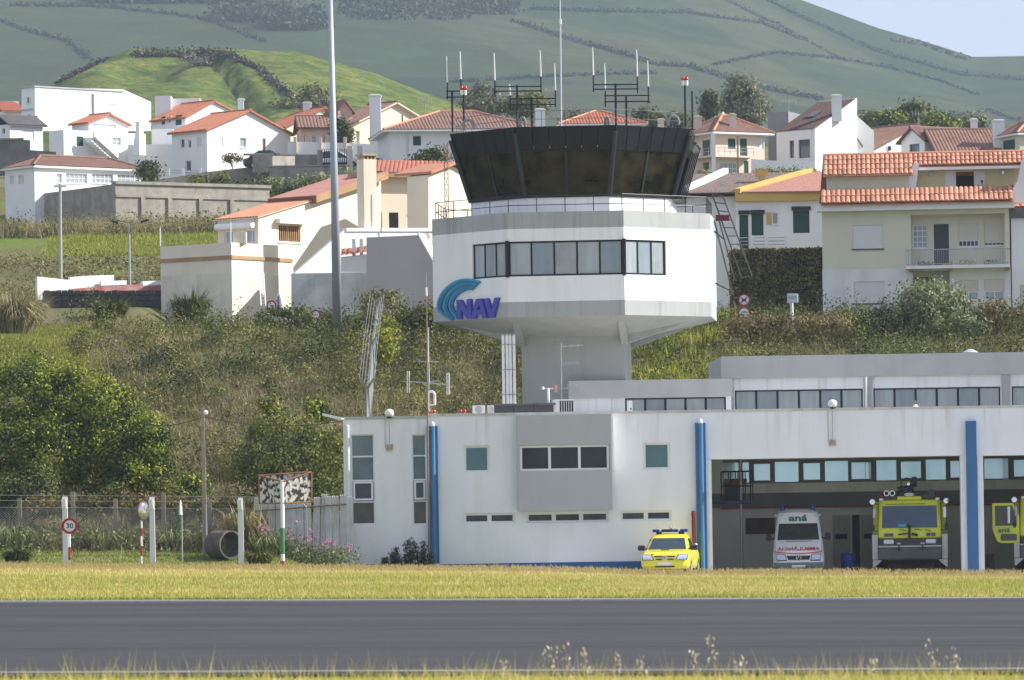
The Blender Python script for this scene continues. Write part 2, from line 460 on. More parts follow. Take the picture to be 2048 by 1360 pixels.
def ground_material():
    m = bpy.data.materials.new('land'); m.use_nodes = True
    n, l = m.node_tree.nodes, m.node_tree.links
    b = n['Principled BSDF']; b.inputs['Roughness'].default_value = .95; b.inputs['Specular IOR Level'].default_value = .1
    ge = n.new('ShaderNodeNewGeometry'); sp = n.new('ShaderNodeSeparateXYZ'); l.new(ge.outputs['Position'], sp.inputs[0])
    def noise(sc, det=6, st=(1, 1, 1)):
        mp = n.new('ShaderNodeMapping'); mp.inputs['Scale'].default_value = st; l.new(ge.outputs['Position'], mp.inputs['Vector'])
        t = n.new('ShaderNodeTexNoise'); t.inputs['Scale'].default_value = sc; t.inputs['Detail'].default_value = det
        l.new(mp.outputs[0], t.inputs['Vector']); return t.outputs['Fac']
    def ramp(fac, stops):
        r = n.new('ShaderNodeValToRGB'); e = r.color_ramp.elements
        e[0].position, e[0].color = stops[0][0], stops[0][1] + (1,)
        e[1].position, e[1].color = stops[-1][0], stops[-1][1] + (1,)
        for p, c in stops[1:-1]:
            q = e.new(p); q.color = c + (1,)
        l.new(fac, r.inputs['Fac']); return r.outputs['Color']
    def mix(f, a, c, blend='MIX'):
        x = n.new('ShaderNodeMix'); x.data_type = 'RGBA'; x.blend_type = blend
        if isinstance(f, float): x.inputs['Factor'].default_value = f
        else: l.new(f, x.inputs['Factor'])
        l.new(a, x.inputs['A']); l.new(c, x.inputs['B']); return x.outputs['Result']
    def step(v0, v1, jitter=None):
        r = n.new('ShaderNodeMapRange'); r.interpolation_type = 'SMOOTHSTEP'
        r.inputs['From Min'].default_value = v0; r.inputs['From Max'].default_value = v1
        src = sp.outputs['Y']
        if jitter:
            a = n.new('ShaderNodeMath'); a.operation = 'MULTIPLY_ADD'; a.inputs[1].default_value = jitter
            l.new(noise(.25), a.inputs[0]); l.new(src, a.inputs[2]); src = a.outputs[0]
        l.new(src, r.inputs['Value']); return r.outputs[0]
    lawn = ramp(noise(1.2), [(.3, (.22, .22, .045)), (.5, (.30, .27, .07)), (.7, (.38, .31, .10))])
    mown = ramp(noise(.9), [(.3, (.10, .14, .03)), (.55, (.16, .18, .05)), (.75, (.24, .20, .09))])
    bank = ramp(noise(.8), [(.3, (.05, .05, .022)), (.55, (.11, .10, .05)), (.75, (.19, .155, .085))])
    slope = ramp(noise(.12), [(.35, (.09, .10, .035)), (.52, (.13, .115, .055)), (.68, (.11, .15, .03))])
    town = ramp(noise(.08), [(.3, (.10, .12, .05)), (.55, (.16, .15, .09)), (.75, (.13, .17, .05))])
    cone = ramp(noise(.22, 12), [(.3, (.045, .075, .018)), (.5, (.09, .12, .025)), (.72, (.16, .165, .045))])
    cone = mix(1.0, cone, ramp(noise(1.1, 8), [(.32, (.62, .64, .6)), (.68, (1.3, 1.28, 1.25))]), 'MULTIPLY')
    vo = n.new('ShaderNodeTexVoronoi'); vo.inputs['Scale'].default_value = 1.0
    mp = n.new('ShaderNodeMapping'); mp.inputs['Scale'].default_value = (.011, .0042, 0); mp.inputs['Rotation'].default_value = (0, 0, .35)
    l.new(ge.outputs['Position'], mp.inputs['Vector']); l.new(mp.outputs[0], vo.inputs['Vector'])
    sc = n.new('ShaderNodeSeparateColor'); l.new(vo.outputs['Color'], sc.inputs[0])
    fields = ramp(sc.outputs[0], [(.0, (.019, .034, .011)), (.4, (.025, .043, .013)), (.7, (.033, .049, .015)), (1.0, (.046, .055, .021))])
    fine = ramp(noise(.05, 10), [(.3, (.72, .72, .72)), (.7, (1.2, 1.2, 1.15))])
    fields = mix(1.0, fields, fine, 'MULTIPLY')
    fields = mix(1.0, fields, ramp(noise(.35, 4), [(.3, (.75, .75, .75)), (.7, (1.25, 1.25, 1.2))]), 'MULTIPLY')
    c = mix(step(184, 192, 6.0), lawn, mown)
    c = mix(step(211, 218, 5.0), c, bank)
    c = mix(step(266, 276, 4.0), c, slope)
    c = mix(step(395, 420), c, town)
    c = mix(step(560, 680), c, cone)
    c = mix(step(1000, 1200), c, fields)
    l.new(c, b.inputs['Base Color'])
    bp = n.new('ShaderNodeBump'); bp.inputs['Strength'].default_value = .5; bp.inputs['Distance'].default_value = .3
    l.new(noise(1.6, 8), bp.inputs['Height']); l.new(bp.outputs[0], b.inputs['Normal'])
    return m

LAND = ground_material()
yl = np.concatenate([np.arange(-60, 100, 8), np.arange(100, 182, 3), np.arange(182, 300, .8), np.arange(300, 540, 4), np.arange(540, 700, 10),
                     np.arange(700, 1000, 3.0), np.arange(1000, 1300, 15), np.arange(1300, 2700, 14), np.arange(2700, 4201, 60)])
tt = np.linspace(-1, 1, 301)
wv = np.maximum(90, yl * .26)
X = tt[None, :] * wv[:, None]; Y = np.repeat(yl[:, None], len(tt), 1)
Z = gz(X, Y)
ground = bpy.data.objects.new('ground', grid_mesh('ground', X, Y, Z, LAND)); C.objects.link(ground)
tag(ground, kind='structure')

def strip(name, y0, y1, dz, material, x0=-70, x1=70, parent=None, n=30, kind='structure'):
    xs = np.linspace(x0, x1, n + 1); ys = np.linspace(y0, y1, max(2, int((y1 - y0) / 2) + 1))
    Xs, Ys = np.meshgrid(xs, ys)
    o = bpy.data.objects.new(name, grid_mesh(name, Xs, Ys, gz(Xs, Ys) + dz, material)); C.objects.link(o)
    XF[o] = Matrix()
    if parent is not None: o.parent = parent
    else: tag(o, kind=kind)
    return o

def asphalt():
    m = bpy.data.materials.new('runway_asphalt'); m.use_nodes = True
    n, l = m.node_tree.nodes, m.node_tree.links
    b = n['Principled BSDF']; b.inputs['Roughness'].default_value = .88; b.inputs['Specular IOR Level'].default_value = .25
    ge = n.new('ShaderNodeNewGeometry')
    def noise(st, det, sc=1.0):
        mp = n.new('ShaderNodeMapping'); mp.inputs['Scale'].default_value = st; l.new(ge.outputs['Position'], mp.inputs['Vector'])
        t = n.new('ShaderNodeTexNoise'); t.inputs['Scale'].default_value = sc; t.inputs['Detail'].default_value = det
        l.new(mp.outputs[0], t.inputs['Vector']); return t.outputs['Fac']
    r = n.new('ShaderNodeValToRGB'); e = r.color_ramp.elements
    e[0].position, e[0].color = .34, (.029, .029, .031, 1); e[1].position, e[1].color = .66, (.047, .046, .0455, 1)
    l.new(noise((.015, .22, 1), 3), r.inputs['Fac'])
    r2 = n.new('ShaderNodeValToRGB'); e = r2.color_ramp.elements
    e[0].position, e[0].color = .3, (.86, .86, .87, 1); e[1].position, e[1].color = .7, (1.12, 1.11, 1.09, 1)
    l.new(noise((.5, .9, 1), 9), r2.inputs['Fac'])
    x = n.new('ShaderNodeMix'); x.data_type = 'RGBA'; x.blend_type = 'MULTIPLY'; x.inputs['Factor'].default_value = 1
    l.new(r.outputs[0], x.inputs['A']); l.new(r2.outputs[0], x.inputs['B'])
    l.new(x.outputs['Result'], b.inputs['Base Color'])
    bp = n.new('ShaderNodeBump'); bp.inputs['Strength'].default_value = .3; bp.inputs['Distance'].default_value = .01
    l.new(noise((30, 30, 30), 4), bp.inputs['Height']); l.new(bp.outputs[0], b.inputs['Normal'])
    return m
runway = strip('runway', 41.2, 96.2, .03, asphalt())
LINE = mat('worn_edge_paint', (.34, .34, .32), (.16, .16, .155), 1.5, .9, stretch=(.3, 3, 1))
SHOULD = mat('pale_shoulder_asphalt', (.20, .20, .20), (.15, .15, .15), .8, .9, stretch=(.1, 1, 1))
strip('edge_line', 41.9, 42.25, .036, LINE, parent=runway)
strip('edge_line', 92.2, 92.8, .036, SHOULD, parent=runway)
strip('shoulder', 93.6, 96.2, .036, SHOULD, parent=runway)
SEAM = mat('bitumen_seam', (.10, .098, .094), (.06, .059, .057), .4, .8, stretch=(.1, 1, 1))
strip('paving_seam', 63.0, 63.22, .036, SEAM, parent=runway)
strip('paving_seam', 52.0, 52.12, .036, SEAM, parent=runway)
APRON = mat('apron_concrete', (.42, .41, .39), (.36, .355, .34), .6, .9)  # hidden by the grass; kept pale to bounce light onto facade and garage
apron = strip('apron', 186.6, 214.5, .03, APRON, x0=.5, x1=45)

def quads(name, co, rnd, material, parent=None, smooth=False):
    """co: (N, k, 3) corner points, one face each; rnd: (N,) random value of each face"""
    N, k = co.shape[:2]
    me = bpy.data.meshes.new(name)
    M = XF.get(parent)
    co = co.reshape(-1, 3)
    if parent is not None and M is not None:
        A = np.array(M); co = co @ A[:3, :3].T + A[:3, 3]
    fill(me, co, np.arange(N * k).reshape(N, k))
    at = me.attributes.new('rnd', 'FLOAT', 'POINT')
    at.data.foreach_set('value', np.repeat(rnd, k).astype(np.float32))
    me.materials.append(material)
    o = bpy.data.objects.new(name, me); C.objects.link(o)
    if parent is not None: o.parent = parent; XF[o] = XF[parent]
    else: XF[o] = Matrix()
    return o

def unit(v):
    return v / np.maximum(np.linalg.norm(v, axis=-1, keepdims=True), 1e-9)

def leaves(c, size, aspect=.55, up=.0, out=None, nrm=None, jit=.45):
    """leaf-shaped quads at the points c (N, 3)"""
    N = len(c)
    a = unit(rng.normal(size=(N, 3)) + np.array([0, 0, up]))
    if out is not None: a = unit(a + out)
    b = unit(np.cross(a, rng.normal(size=(N, 3))))
    if nrm is not None:                                          # leaves lying on the surface of their clump
        nn = unit(nrm + rng.normal(size=(N, 3)) * jit)
        a = unit(np.cross(nn, rng.normal(size=(N, 3)))); b = np.cross(nn, a)
    s = (np.asarray(size) * rng.uniform(.6, 1.3, N))[:, None]
    return np.stack([c - a * s * .5, c + b * s * aspect * .5 - a * s * .05, c + a * s * .5, c - b * s * aspect * .5 - a * s * .05], 1)

def blades(p, h, wd, lean=.35, ldir=None):
    """upright grass blades (triangles) rooted at p"""
    N = len(p)
    t = rng.uniform(0, 2 * np.pi, N)
    sd = np.stack([np.cos(t), np.sin(t), np.zeros(N)], 1) * (np.asarray(wd) * np.ones(N))[:, None] * .5
    l = rng.normal(size=(N, 3)) * lean; l[:, 2] = 0
    if ldir is not None: l = l + np.asarray(ldir)
    h = (np.asarray(h) * np.ones(N))[:, None]
    tip = p + np.concatenate([l[:, :2] * h, h], 1)
    return np.stack([p - sd, p + sd, tip], 1)

def scatter(x0, x1, y0, y1, N, fan=False):
    y = rng.uniform(y0, y1, N)
    x = rng.uniform(x0, x1, N)
    if fan: x = rng.uniform(-1, 1, N) * (y * .1 + 4)
    return x, y

GR = leafmat('dry_grass_blades', [(.24, .27, .05), (.37, .38, .085), (.53, .46, .15), (.68, .55, .25)], trans=.3, nscale=.12, namt=.42)
GRG = leafmat('green_grass_blades', [(.10, .15, .025), (.18, .23, .04), (.27, .28, .06), (.36, .32, .10)], trans=.3, nscale=.3, namt=.3)
STRAW = leafmat('straw_seed_heads', [(.52, .39, .15), (.66, .51, .22), (.78, .64, .36)], trans=.25, nscale=.5, namt=.15)
def verge():
    out, rn = [], []
    N = 9000; x = rng.uniform(-1, 1, N) * 14; y = 96.4 - np.abs(rng.normal(0, 1, N)) * .75 * (.15 + np.clip(vnoise(x, x * .7, 1.6, 51) + .6 * vnoise(x, x, .5, 52), 0, 1.5))
    out.append(blades(np.stack([x, y, gz(x, y) + .03], 1), rng.uniform(.03, .08, N), .024)); rn.append(rng.uniform(.0, .7, N))
    for (y0, y1, N, h0, h1) in ((96.3, 101, 40000, .03, .09), (99, 130, 95000, .04, .12), (130, 187.5, 110000, .06, .15)):
        x, y = scatter(0, 0, y0, y1, N, True)
        k = (y < 186.5) | (x < 1)
        x, y = x[k], y[k]
        p = np.stack([x, y, gz(x, y) - .01], 1)
        h = rng.uniform(h0, h1, len(x)) * (1 + .35 * vnoise(x, y, 3.0, 4))
        out.append(blades(p, h, .024)); rn.append(rng.uniform(.15, .75, len(x)) + .2 * (y > 155))
    return np.concatenate(out), np.concatenate(rn)
co, rn = verge()
o = quads('verge_grass', co, rn, GR)
tag(o, 'straw-coloured dry grass growing between the runway and the fire station', 'grass', kind='stuff')
x, y = scatter(0, 0, 166, 187, 17000, True); k = (y < 186.3) | (x < 1); x, y = x[k], y[k]
h = rng.uniform(.10, .24, len(x)) * (1 + .2 * sst(4, 8, x)) * (1 + .25 * vnoise(x, y, 1.5, 5))
p = np.stack([x, y, gz(x, y)], 1)
stem = blades(p, h, .012, .2, (-.12, 0, 0)); tip = stem[:, 2]
hd = unit(np.stack([rng.normal(-.35, .3, len(x)), rng.normal(0, .2, len(x)), np.ones(len(x))], 1)) * rng.uniform(.06, .11, len(x))[:, None]
sd = np.tile(np.array([[.014, 0, 0]]), (len(x), 1))
head = np.stack([tip - sd, tip + sd, tip + hd], 1)
o = quads('seed_heads', np.concatenate([stem, head]), np.tile(rng.uniform(0, 1, len(x)), 2), STRAW)
tag(o, 'tall straw seed heads along the back of the dry grass', 'grass', kind='stuff')
x, y = scatter(-26, -5.6, 187, 200.5, 36000)
p = np.stack([x, y, gz(x, y)], 1)
o = quads('lawn_grass', blades(p, rng.uniform(.03, .12, len(x)), .04), rng.uniform(0, 1, len(x)), GRG)
tag(o, 'short green grass beside the left end of the building', 'grass', kind='stuff')
x, y = scatter(-5.5, 5.5, 37.2, 41.6, 26000)
p = np.stack([x, y, gz(x, y) - .01], 1)
h = rng.uniform(.03, .09, len(x)) * (1 + .8 * vnoise(x, y, .8, 6))
h = np.where(rng.uniform(0, 1, len(x)) < .05, h + rng.uniform(.05, .2, len(x)), h)
h = h * (1 - .6 * sst(40.6, 41.4, y))
o = quads('near_verge_grass', blades(p, h, .007, .3), rng.uniform(.1, 1, len(x)), GR)
tag(o, 'yellow grass on the near edge of the runway', 'grass', kind='stuff')

OAT = leafmat('pale_oat', [(.40, .34, .22), (.56, .49, .35), (.70, .63, .48)], trans=.3)
def wild_oat(px, d, py_top, lean, label):
    b = on(px, d)
    top = P(px + lean, py_top, d)
    t = thing('wild_oat', label, 'grass stalk', b, group='wild oats on the near runway edge')
    pts = [b.lerp(top, i / 6) + Vector((0, 0, .02 * math.sin(i / 6 * 3))) for i in range(7)]
    MB().path(pts, .0022, 5, .001).build('stalk', OAT, t)
    hc = []
    for i in range(16):
        f = R.uniform(.45, 1.0)
        q = b.lerp(top, f)
        hc.append((q.x + R.gauss(0, .018), q.y + R.gauss(0, .018), q.z + R.uniform(-.02, .01)))
    quads('seed_head', leaves(np.array(hc), .034, .4, -2.5), rng.uniform(.4, 1, len(hc)), OAT, t)['kind'] = 'stuff'
oats = [(1145, 37.5, 1288, -18), (1180, 37.2, 1298, -14), (1232, 37.6, 1304, 4), (1425, 36.8, 1268, -6), (1392, 37.1, 1296, -6), (1470, 37.0, 1308, 10),
        (1870, 36.6, 1276, -12), (1895, 36.9, 1296, 14), (1110, 37.9, 1296, -14), (1285, 38, 1310, -6), (1735, 38, 1316, 8), (1000, 38, 1318, 6)]
for px, d, yt, ln in oats:
    wild_oat(px, d, yt, ln, 'pale wild oat stalk with drooping seed heads on the near runway edge')
def wall(m, F, u0, u1, z0, z1, holes=(), th=.25, n=0.0):
    us = sorted({u0, u1, *[min(max(q, u0), u1) for h in holes for q in h[:2]]})
    zs = sorted({z0, z1, *[min(max(q, z0), z1) for h in holes for q in h[2:4]]})
    def hole(i, j):
        if i < 0 or j < 0 or i >= len(us) - 1 or j >= len(zs) - 1: return True
        cu, cz = (us[i] + us[i + 1]) / 2, (zs[j] + zs[j + 1]) / 2
        return any(h[0] < cu < h[1] and h[2] < cz < h[3] for h in holes)
    b = n - th
    for i in range(len(us) - 1):
        for j in range(len(zs) - 1):
            if hole(i, j): continue
            a, c, e, g = us[i], us[i + 1], zs[j], zs[j + 1]
            f, r = [F.pt(a, e, n), F.pt(c, e, n), F.pt(c, g, n), F.pt(a, g, n)], [F.pt(a, e, b), F.pt(c, e, b), F.pt(c, g, b), F.pt(a, g, b)]
            m.add(f, [(0, 1, 2, 3)]); m.add(r, [(3, 2, 1, 0)])
            if hole(i - 1, j): m.add([f[0], f[3], r[3], r[0]], [(0, 1, 2, 3)])
            if hole(i + 1, j): m.add([f[1], r[1], r[2], f[2]], [(0, 1, 2, 3)])
            if hole(i, j - 1): m.add([f[0], r[0], r[1], f[1]], [(0, 1, 2, 3)])
            if hole(i, j + 1): m.add([f[3], f[2], r[2], r[3]], [(0, 1, 2, 3)])
    return m

def window(parent, F, rc, cols=1, rows=1, fm=None, gm=None, fw=.05, rec=.09, sill=False, us=None, zs=None, name='window', mw=None, gms=None, sillm=None):
    """frame with its panes as children, set rec behind the face"""
    fm, gm = fm or ALU, gm or GLASS
    u0, u1, z0, z1 = rc
    mw = mw or fw * .8
    us = us or [u0 + (u1 - u0) * i / cols for i in range(cols + 1)]
    zs = zs or [z0 + (z1 - z0) * i / rows for i in range(rows + 1)]
    m = MB(); a, b = -rec - .05, -rec
    m.fbox(F, u0, u0 + fw, z0, z1, a, b); m.fbox(F, u1 - fw, u1, z0, z1, a, b)
    m.fbox(F, u0 + fw, u1 - fw, z0, z0 + fw, a, b); m.fbox(F, u0 + fw, u1 - fw, z1 - fw, z1, a, b)
    for u in us[1:-1]: m.fbox(F, u - mw / 2, u + mw / 2, z0 + fw, z1 - fw, a, b - .002)
    for z in zs[1:-1]: m.fbox(F, u0 + fw, u1 - fw, z - mw / 2, z + mw / 2, a, b - .004)
    o = m.build(name, fm, parent)
    k = 0
    for i in range(len(us) - 1):
        for j in range(len(zs) - 1):
            g = gms[k % len(gms)] if gms else gm
            k += 1
            MB().fbox(F, us[i] + fw * .4, us[i + 1] - fw * .4, zs[j] + fw * .4, zs[j + 1] - fw * .4, a + .01, a + .025).build('pane', g, o)
    if sill:
        MB().fbox(F, u0 - .06, u1 + .06, z0 - .06, z0 - .002, -rec - .02, .05).build('sill', sillm or fm, o)
    return o

def shutter(parent, F, rc, m_, n0=-.08, n1=-.03, slats=0, name='shutter'):
    u0, u1, z0, z1 = rc
    m = MB().fbox(F, u0, u1, z0, z1, n0, n1)
    if slats:
        h = (z1 - z0) / slats
        for i in range(slats):
            m.fbox(F, u0 + .02, u1 - .02, z0 + h * i + h * .12, z0 + h * i + h * .88, n1, n1 + .012)
    return m.build(name, m_, parent)

def tiled(m, A, B, H, up, rl=0.0, rr=0.0, pitch=.26, bump=.055, rows=0):
    """clay tiles in columns: eave A-B, slope length H along the unit vector up; rl / rr: run of a hip at either end (negative: a valley)"""
    A, B, up = Vector(A), Vector(B), Vector(up).normalized()
    e = (B - A); L = e.length; e.normalize()
    nn = e.cross(up).normalized()
    if nn.z < 0: nn = -nn
    k = max(2, int(L / pitch)); w_ = L / k
    def top(s):
        h = H
        if rl > 0: h = min(h, H * s / rl)
        if rr > 0: h = min(h, H * (L - s) / rr)
        return max(h, 0.0)
    prof = [(0, 0), (.2, .75), (.5, 1), (.8, .75), (1, 0)]
    nr = rows or max(1, int(H / .42))
    for i in range(k):
        for a_, b_ in zip(prof[:-1], prof[1:]):
            s0, s1 = (i + a_[0]) * w_, (i + b_[0]) * w_
            h0, h1 = top(s0), top(s1)
            if h0 + h1 <= 1e-4: continue
            m.add([A + e * s0 + nn * bump * a_[1], A + e * s1 + nn * bump * b_[1], A + e * s1 + up * h1 + nn * bump * b_[1], A + e * s0 + up * h0 + nn * bump * a_[1]], [(0, 1, 2, 3)])
    return m

class House:
    """a rectangular plan seen over its near corner: e1 runs along the right face, e2 along the left one"""
    def __init__(s, name, label, d, xc, a, xr, xl=None, depth=None, yb=None, ye=None, zb=None, cat='house', group=None, length=None, root=None):
        s.a = math.radians(a); s.d = d
        c = P(xc, yb, d); s.c = (c.x, d)
        s.e1 = (math.cos(s.a), math.sin(s.a)); s.e2 = (-math.sin(s.a), math.cos(s.a))
        s.FR = Face(c.x, d, s.a); s.FL = Face(c.x, d, s.a - math.pi / 2)
        s.L1 = length or s.FR.hit(xr, yb)[0]
        s.L2 = depth or -s.FL.hit(xl, yb)[0]
        s.zb, s.ze = (P(xc, yb, d).z if zb is None else zb), P(xc, ye, d).z
        s.root = root or thing(name, label, cat, (c.x, d, s.zb), group=group)
    def pt(s, u, v, z):
        return Vector((s.c[0] + s.e1[0] * u + s.e2[0] * v, s.c[1] + s.e1[1] * u + s.e2[1] * v, z))
    def walls(s, material, wins=(), sink=1.5, gable=None, gz_=None, ridge=.5, left_material=None, holes=(), th=.25, name='wall'):
        """wins: (face, x0, y0, x1, y1, style); gable: 'R' or 'L' face carries a gable up to gz_"""
        hr, hl = [], []
        for wn in wins:
            F = s.FR if wn[0] == 'R' else s.FL
            rc = F.rect(*wn[1:5])
            (hr if wn[0] == 'R' else hl).append(rc)
        m = MB()
        wall(m, s.FR, 0, s.L1, s.zb - sink, s.ze, hr, th)
        FB = Face(*s.pt(s.L1, s.L2, 0)[:2], s.a + math.pi); FE = Face(*s.pt(s.L1, 0, 0)[:2], s.a + math.pi / 2)
        wall(m, FB, 0, s.L1, s.zb - sink, s.ze, (), th)
        wall(m, FE, th, s.L2 - th, s.zb - sink, s.ze, (), th)
        ml = m if left_material is None else MB()
        wall(ml, s.FL, -s.L2 + th, -th, s.zb - sink, s.ze, hl, th)
        if left_material is not None: ml.build(name, left_material, s.root)
        if gable == 'R':
            m.fprism(s.FR, [(0, s.ze), (s.L1, s.ze), (s.L1 * ridge, gz_)], -th, 0)
            m.fprism(FB, [(0, s.ze), (s.L1, s.ze), (s.L1 * (1 - ridge), gz_)], -th, 0)
        if gable == 'L':
            m.fprism(s.FL, [(-s.L2, s.ze), (0, s.ze), (-s.L2 * ridge, gz_)], -th, 0)
            m.fprism(FE, [(0, s.ze), (s.L2, s.ze), (s.L2 * ridge, gz_)], -th, 0)
        s.wall = m.build(name, material, s.root)
        for wn in wins:
            F = s.FR if wn[0] == 'R' else s.FL
            style(s.root, F, F.rect(*wn[1:5]), wn[5])
        return s
    def gable_roof(s, along, zr, material, ov=.3, ridge=.5, th=.12, pitch=.26, trim=None):
        """along 'e2': the ridge runs away along the left face, gable on the right face; along 'e1': the other way"""
        m, t = MB(), MB()
        L1, L2 = s.L1, s.L2
        for side in (0, 1):
            if along == 'e2':
                run = L1 * (ridge if side == 0 else 1 - ridge)
                e0 = 0 if side == 0 else L1
                sg = 1 if side == 0 else -1
                rise = zr - s.ze
                f = ov / run
                A = s.pt(e0 - sg * ov, -ov if side == 1 else L2 + ov, s.ze - rise * f); B = s.pt(e0 - sg * ov, L2 + ov if side == 1 else -ov, s.ze - rise * f)
                top = s.pt(e0 + sg * run, -ov if side == 1 else L2 + ov, zr)
            else:
                run = L2 * (ridge if side == 0 else 1 - ridge)
                e0 = 0 if side == 0 else L2
                sg = 1 if side == 0 else -1
                rise = zr - s.ze
                f = ov / run
                A = s.pt(-ov if side == 0 else L1 + ov, e0 - sg * ov, s.ze - rise * f); B = s.pt(L1 + ov if side == 0 else -ov, e0 - sg * ov, s.ze - rise * f)
                top = s.pt(-ov if side == 0 else L1 + ov, e0 + sg * run, zr)
            up = top - A
            lift = Vector((0, 0, th))
            tiled(m, A + lift, B + lift, up.length, up, pitch=pitch)
            t.slab([A, B, B + up, A + up], lift * .92)
        r = m.build('roof', material, s.root)
        t.build('eave', trim or material, r)
        a_, b_ = (s.pt(L1 * ridge, -ov, zr + th), s.pt(L1 * ridge, L2 + ov, zr + th)) if along == 'e2' else (s.pt(-ov, L2 * ridge, zr + th), s.pt(L1 + ov, L2 * ridge, zr + th))
        MB().tube(a_, b_, .12, 8).build('ridge_cap', material, r)
        s.roof = r
        return s
    def hip_roof(s, zr, material, ov=.45, th=.14, pitch=.26, trim=None, run1=None, run2=None, soffit=None):
        L1, L2 = s.L1 + 2 * ov, s.L2 + 2 * ov
        run = min(L1, L2) / 2
        r1 = r2 = run
        if L1 >= L2: ra, rb = s.pt(-ov + r1, -ov + L2 / 2, zr), s.pt(-ov + L1 - r1, -ov + L2 / 2, zr)
        else: ra, rb = s.pt(-ov + L1 / 2, -ov + r1, zr), s.pt(-ov + L1 / 2, -ov + L2 - r1, zr)
        z = s.ze + th
        c = [s.pt(-ov, -ov, z), s.pt(L1 - ov, -ov, z), s.pt(L1 - ov, L2 - ov, z), s.pt(-ov, L2 - ov, z)]
        m = MB()
        for i in range(4):
            A, B = c[i], c[(i + 1) % 4]
            e = (B - A).normalized(); inn = Vector((-e.y, e.x, 0))
            rise = zr - z
            if (i % 2 == 0) == (L1 >= L2): runp, hr_ = L2 / 2 if L1 >= L2 else L1 / 2, run
            else: runp, hr_ = run, run
            up = inn * runp + Vector((0, 0, rise))
            tiled(m, A, B, up.length, up, rl=hr_, rr=hr_, pitch=pitch)
        r = m.build('roof', material, s.root)
        g = MB()
        for q in c: g.tube(q + Vector((0, 0, .03)), (ra if (q - ra).length < (q - rb).length else rb) + Vector((0, 0, .05)), .11, 6)
        g.tube(ra + Vector((0, 0, .05)), rb + Vector((0, 0, .05)), .12, 6)
        g.build('ridge_cap', trim or material, r)
        MB().slab([q - Vector((0, 0, .002)) for q in c], (0, 0, -th)).build('eave', soffit or WHITE, r)
        s.roof = r
        return s
    def flat_roof(s, material, par=.0, th=.2):
        r = MB().slab([s.pt(-.0, -.0, s.ze), s.pt(s.L1, 0, s.ze), s.pt(s.L1, s.L2, s.ze), s.pt(0, s.L2, s.ze)], (0, 0, th)).build('roof', material, s.root)
        s.roof = r
        return s
    def chimney(s, px0, px1, py0, py1, d, material, dep=None, cap=None, style_=0, parent=None):
        p0, p1 = P(px0, py1, d), P(px1, py0, d)
        w_ = p1.x - p0.x; dep = dep or w_ * .8
        m = MB().box(p0.x, p1.x, d, d + dep, p0.z - 1.0, p1.z - .18)
        m.box(p0.x - .06, p1.x + .06, d - .06, d + dep + .06, p1.z - .18, p1.z - .06)
        m.box(p0.x + .05, p1.x - .05, d + .05, d + dep - .05, p1.z - .06, p1.z)
        o = m.build('chimney', material, parent or s.roof)
        return o

def style(root, F, rc, st):
    u0, u1, z0, z1 = rc
    w_, h_ = u1 - u0, z1 - z0
    if st == 'dark': return window(root, F, rc, 1 if w_ < .8 else 2, 1, ALU, GLASS, .06, .1, True)
    if st == 'dark1': return window(root, F, rc, 1, 1, ALU, GLASS, .05, .1)
    if st == 'grid': return window(root, F, rc, max(2, int(w_ / .35)), max(2, int(h_ / .4)), ALU, GLASSC, .06, .08, True, mw=.045)
    if st == 'pane': return window(root, F, rc, 1 if w_ < .9 else 2, 1, ALU, GLASSC, .06, .1, True)
    if st == 'blind': return shutter(root, F, rc, BLIND, -.12, -.06, max(4, int(h_ / .09)), 'roller_blind')
    if st == 'cblind': return shutter(root, F, rc, BLINDC, -.12, -.06, max(4, int(h_ / .09)), 'roller_blind')
    if st == 'green': return shutter(root, F, rc, GREENS, -.1, -.04, max(4, int(h_ / .12)))
    if st == 'hole': return MB().fbox(F, u0, u1, z0, z1, -.22, -.20).build('doorway', PLASTIC, root)
    if st == 'door': return shutter(root, F, rc, BLACKM, -.12, -.07, 6, 'door')
    if st == 'wood': return shutter(root, F, rc, WOOD, -.15, -.10, 4, 'door')
    if st == 'big': return window(root, F, rc, 1, 1, DFRAME, mat('blue_grey_glass', (.09, .12, .16), None, rough=.1, spec=.6), .05, .12)

F = face_at(1024, 200, 1.5)
U = lambda px: F.hit(px, 980)[0]
fs = thing('fire_station', 'long white airport fire station with blue posts, grey bay window and open garage doors', 'building', F.pt(U(1040), -.5))
ua, ub, uc, ud = U(688), U(857), U(1412), U(2260)
zA, zB = F.hit(770, 838)[1], F.hit(1100, 829)[1]
ZL = -.9
tall1, tall2 = F.rect(703, 869, 749, 1049), F.rect(825, 869, 853.5, 1049)
sq1, sq2 = F.rect(928, 891, 979, 945), F.rect(1287, 885, 1340, 939)
sm1, sm2, sm3 = F.rect(928, 1026, 1030, 1047), F.rect(1053, 1024, 1217, 1045), F.rect(1241, 1021, 1343, 1042)
bay = F.rect(1034, 831, 1225, 1021)
g1 = (U(1412), U(1932), ZL, F.hit(1670, 915)[1]); g2 = (U(1956), U(2200), ZL, F.hit(2000, 911)[1])
m = MB()
wall(m, F, ua, ub, ZL, zA, [tall1, tall2], .3)
wall(m, F, ub, ud, ZL, zB, [sq1, sq2, sm1, sm2, sm3, g1, g2], .3)
D = 9.6
FLs = Face(*F.pt(ua, 0)[:2], F.a - math.pi / 2)
wall(m, FLs, -D, -.3, ZL, zA, (), .3)
FBs = Face(*F.pt(uc, 0, -D)[:2], F.a + math.pi)
wall(m, FBs, 0, uc - ua, ZL, zA, (), .3)
front_wall = m.build('wall', mat('station_white_paint', (.79, .81, .84), (.75, .77, .80), .7, .8, bump=.04, bscale=7, streak=(1.7, .3, (.56, .54, .51)), runs=(4.5, .4, (.46, .42, .36), 4.5, 6.4)), fs)
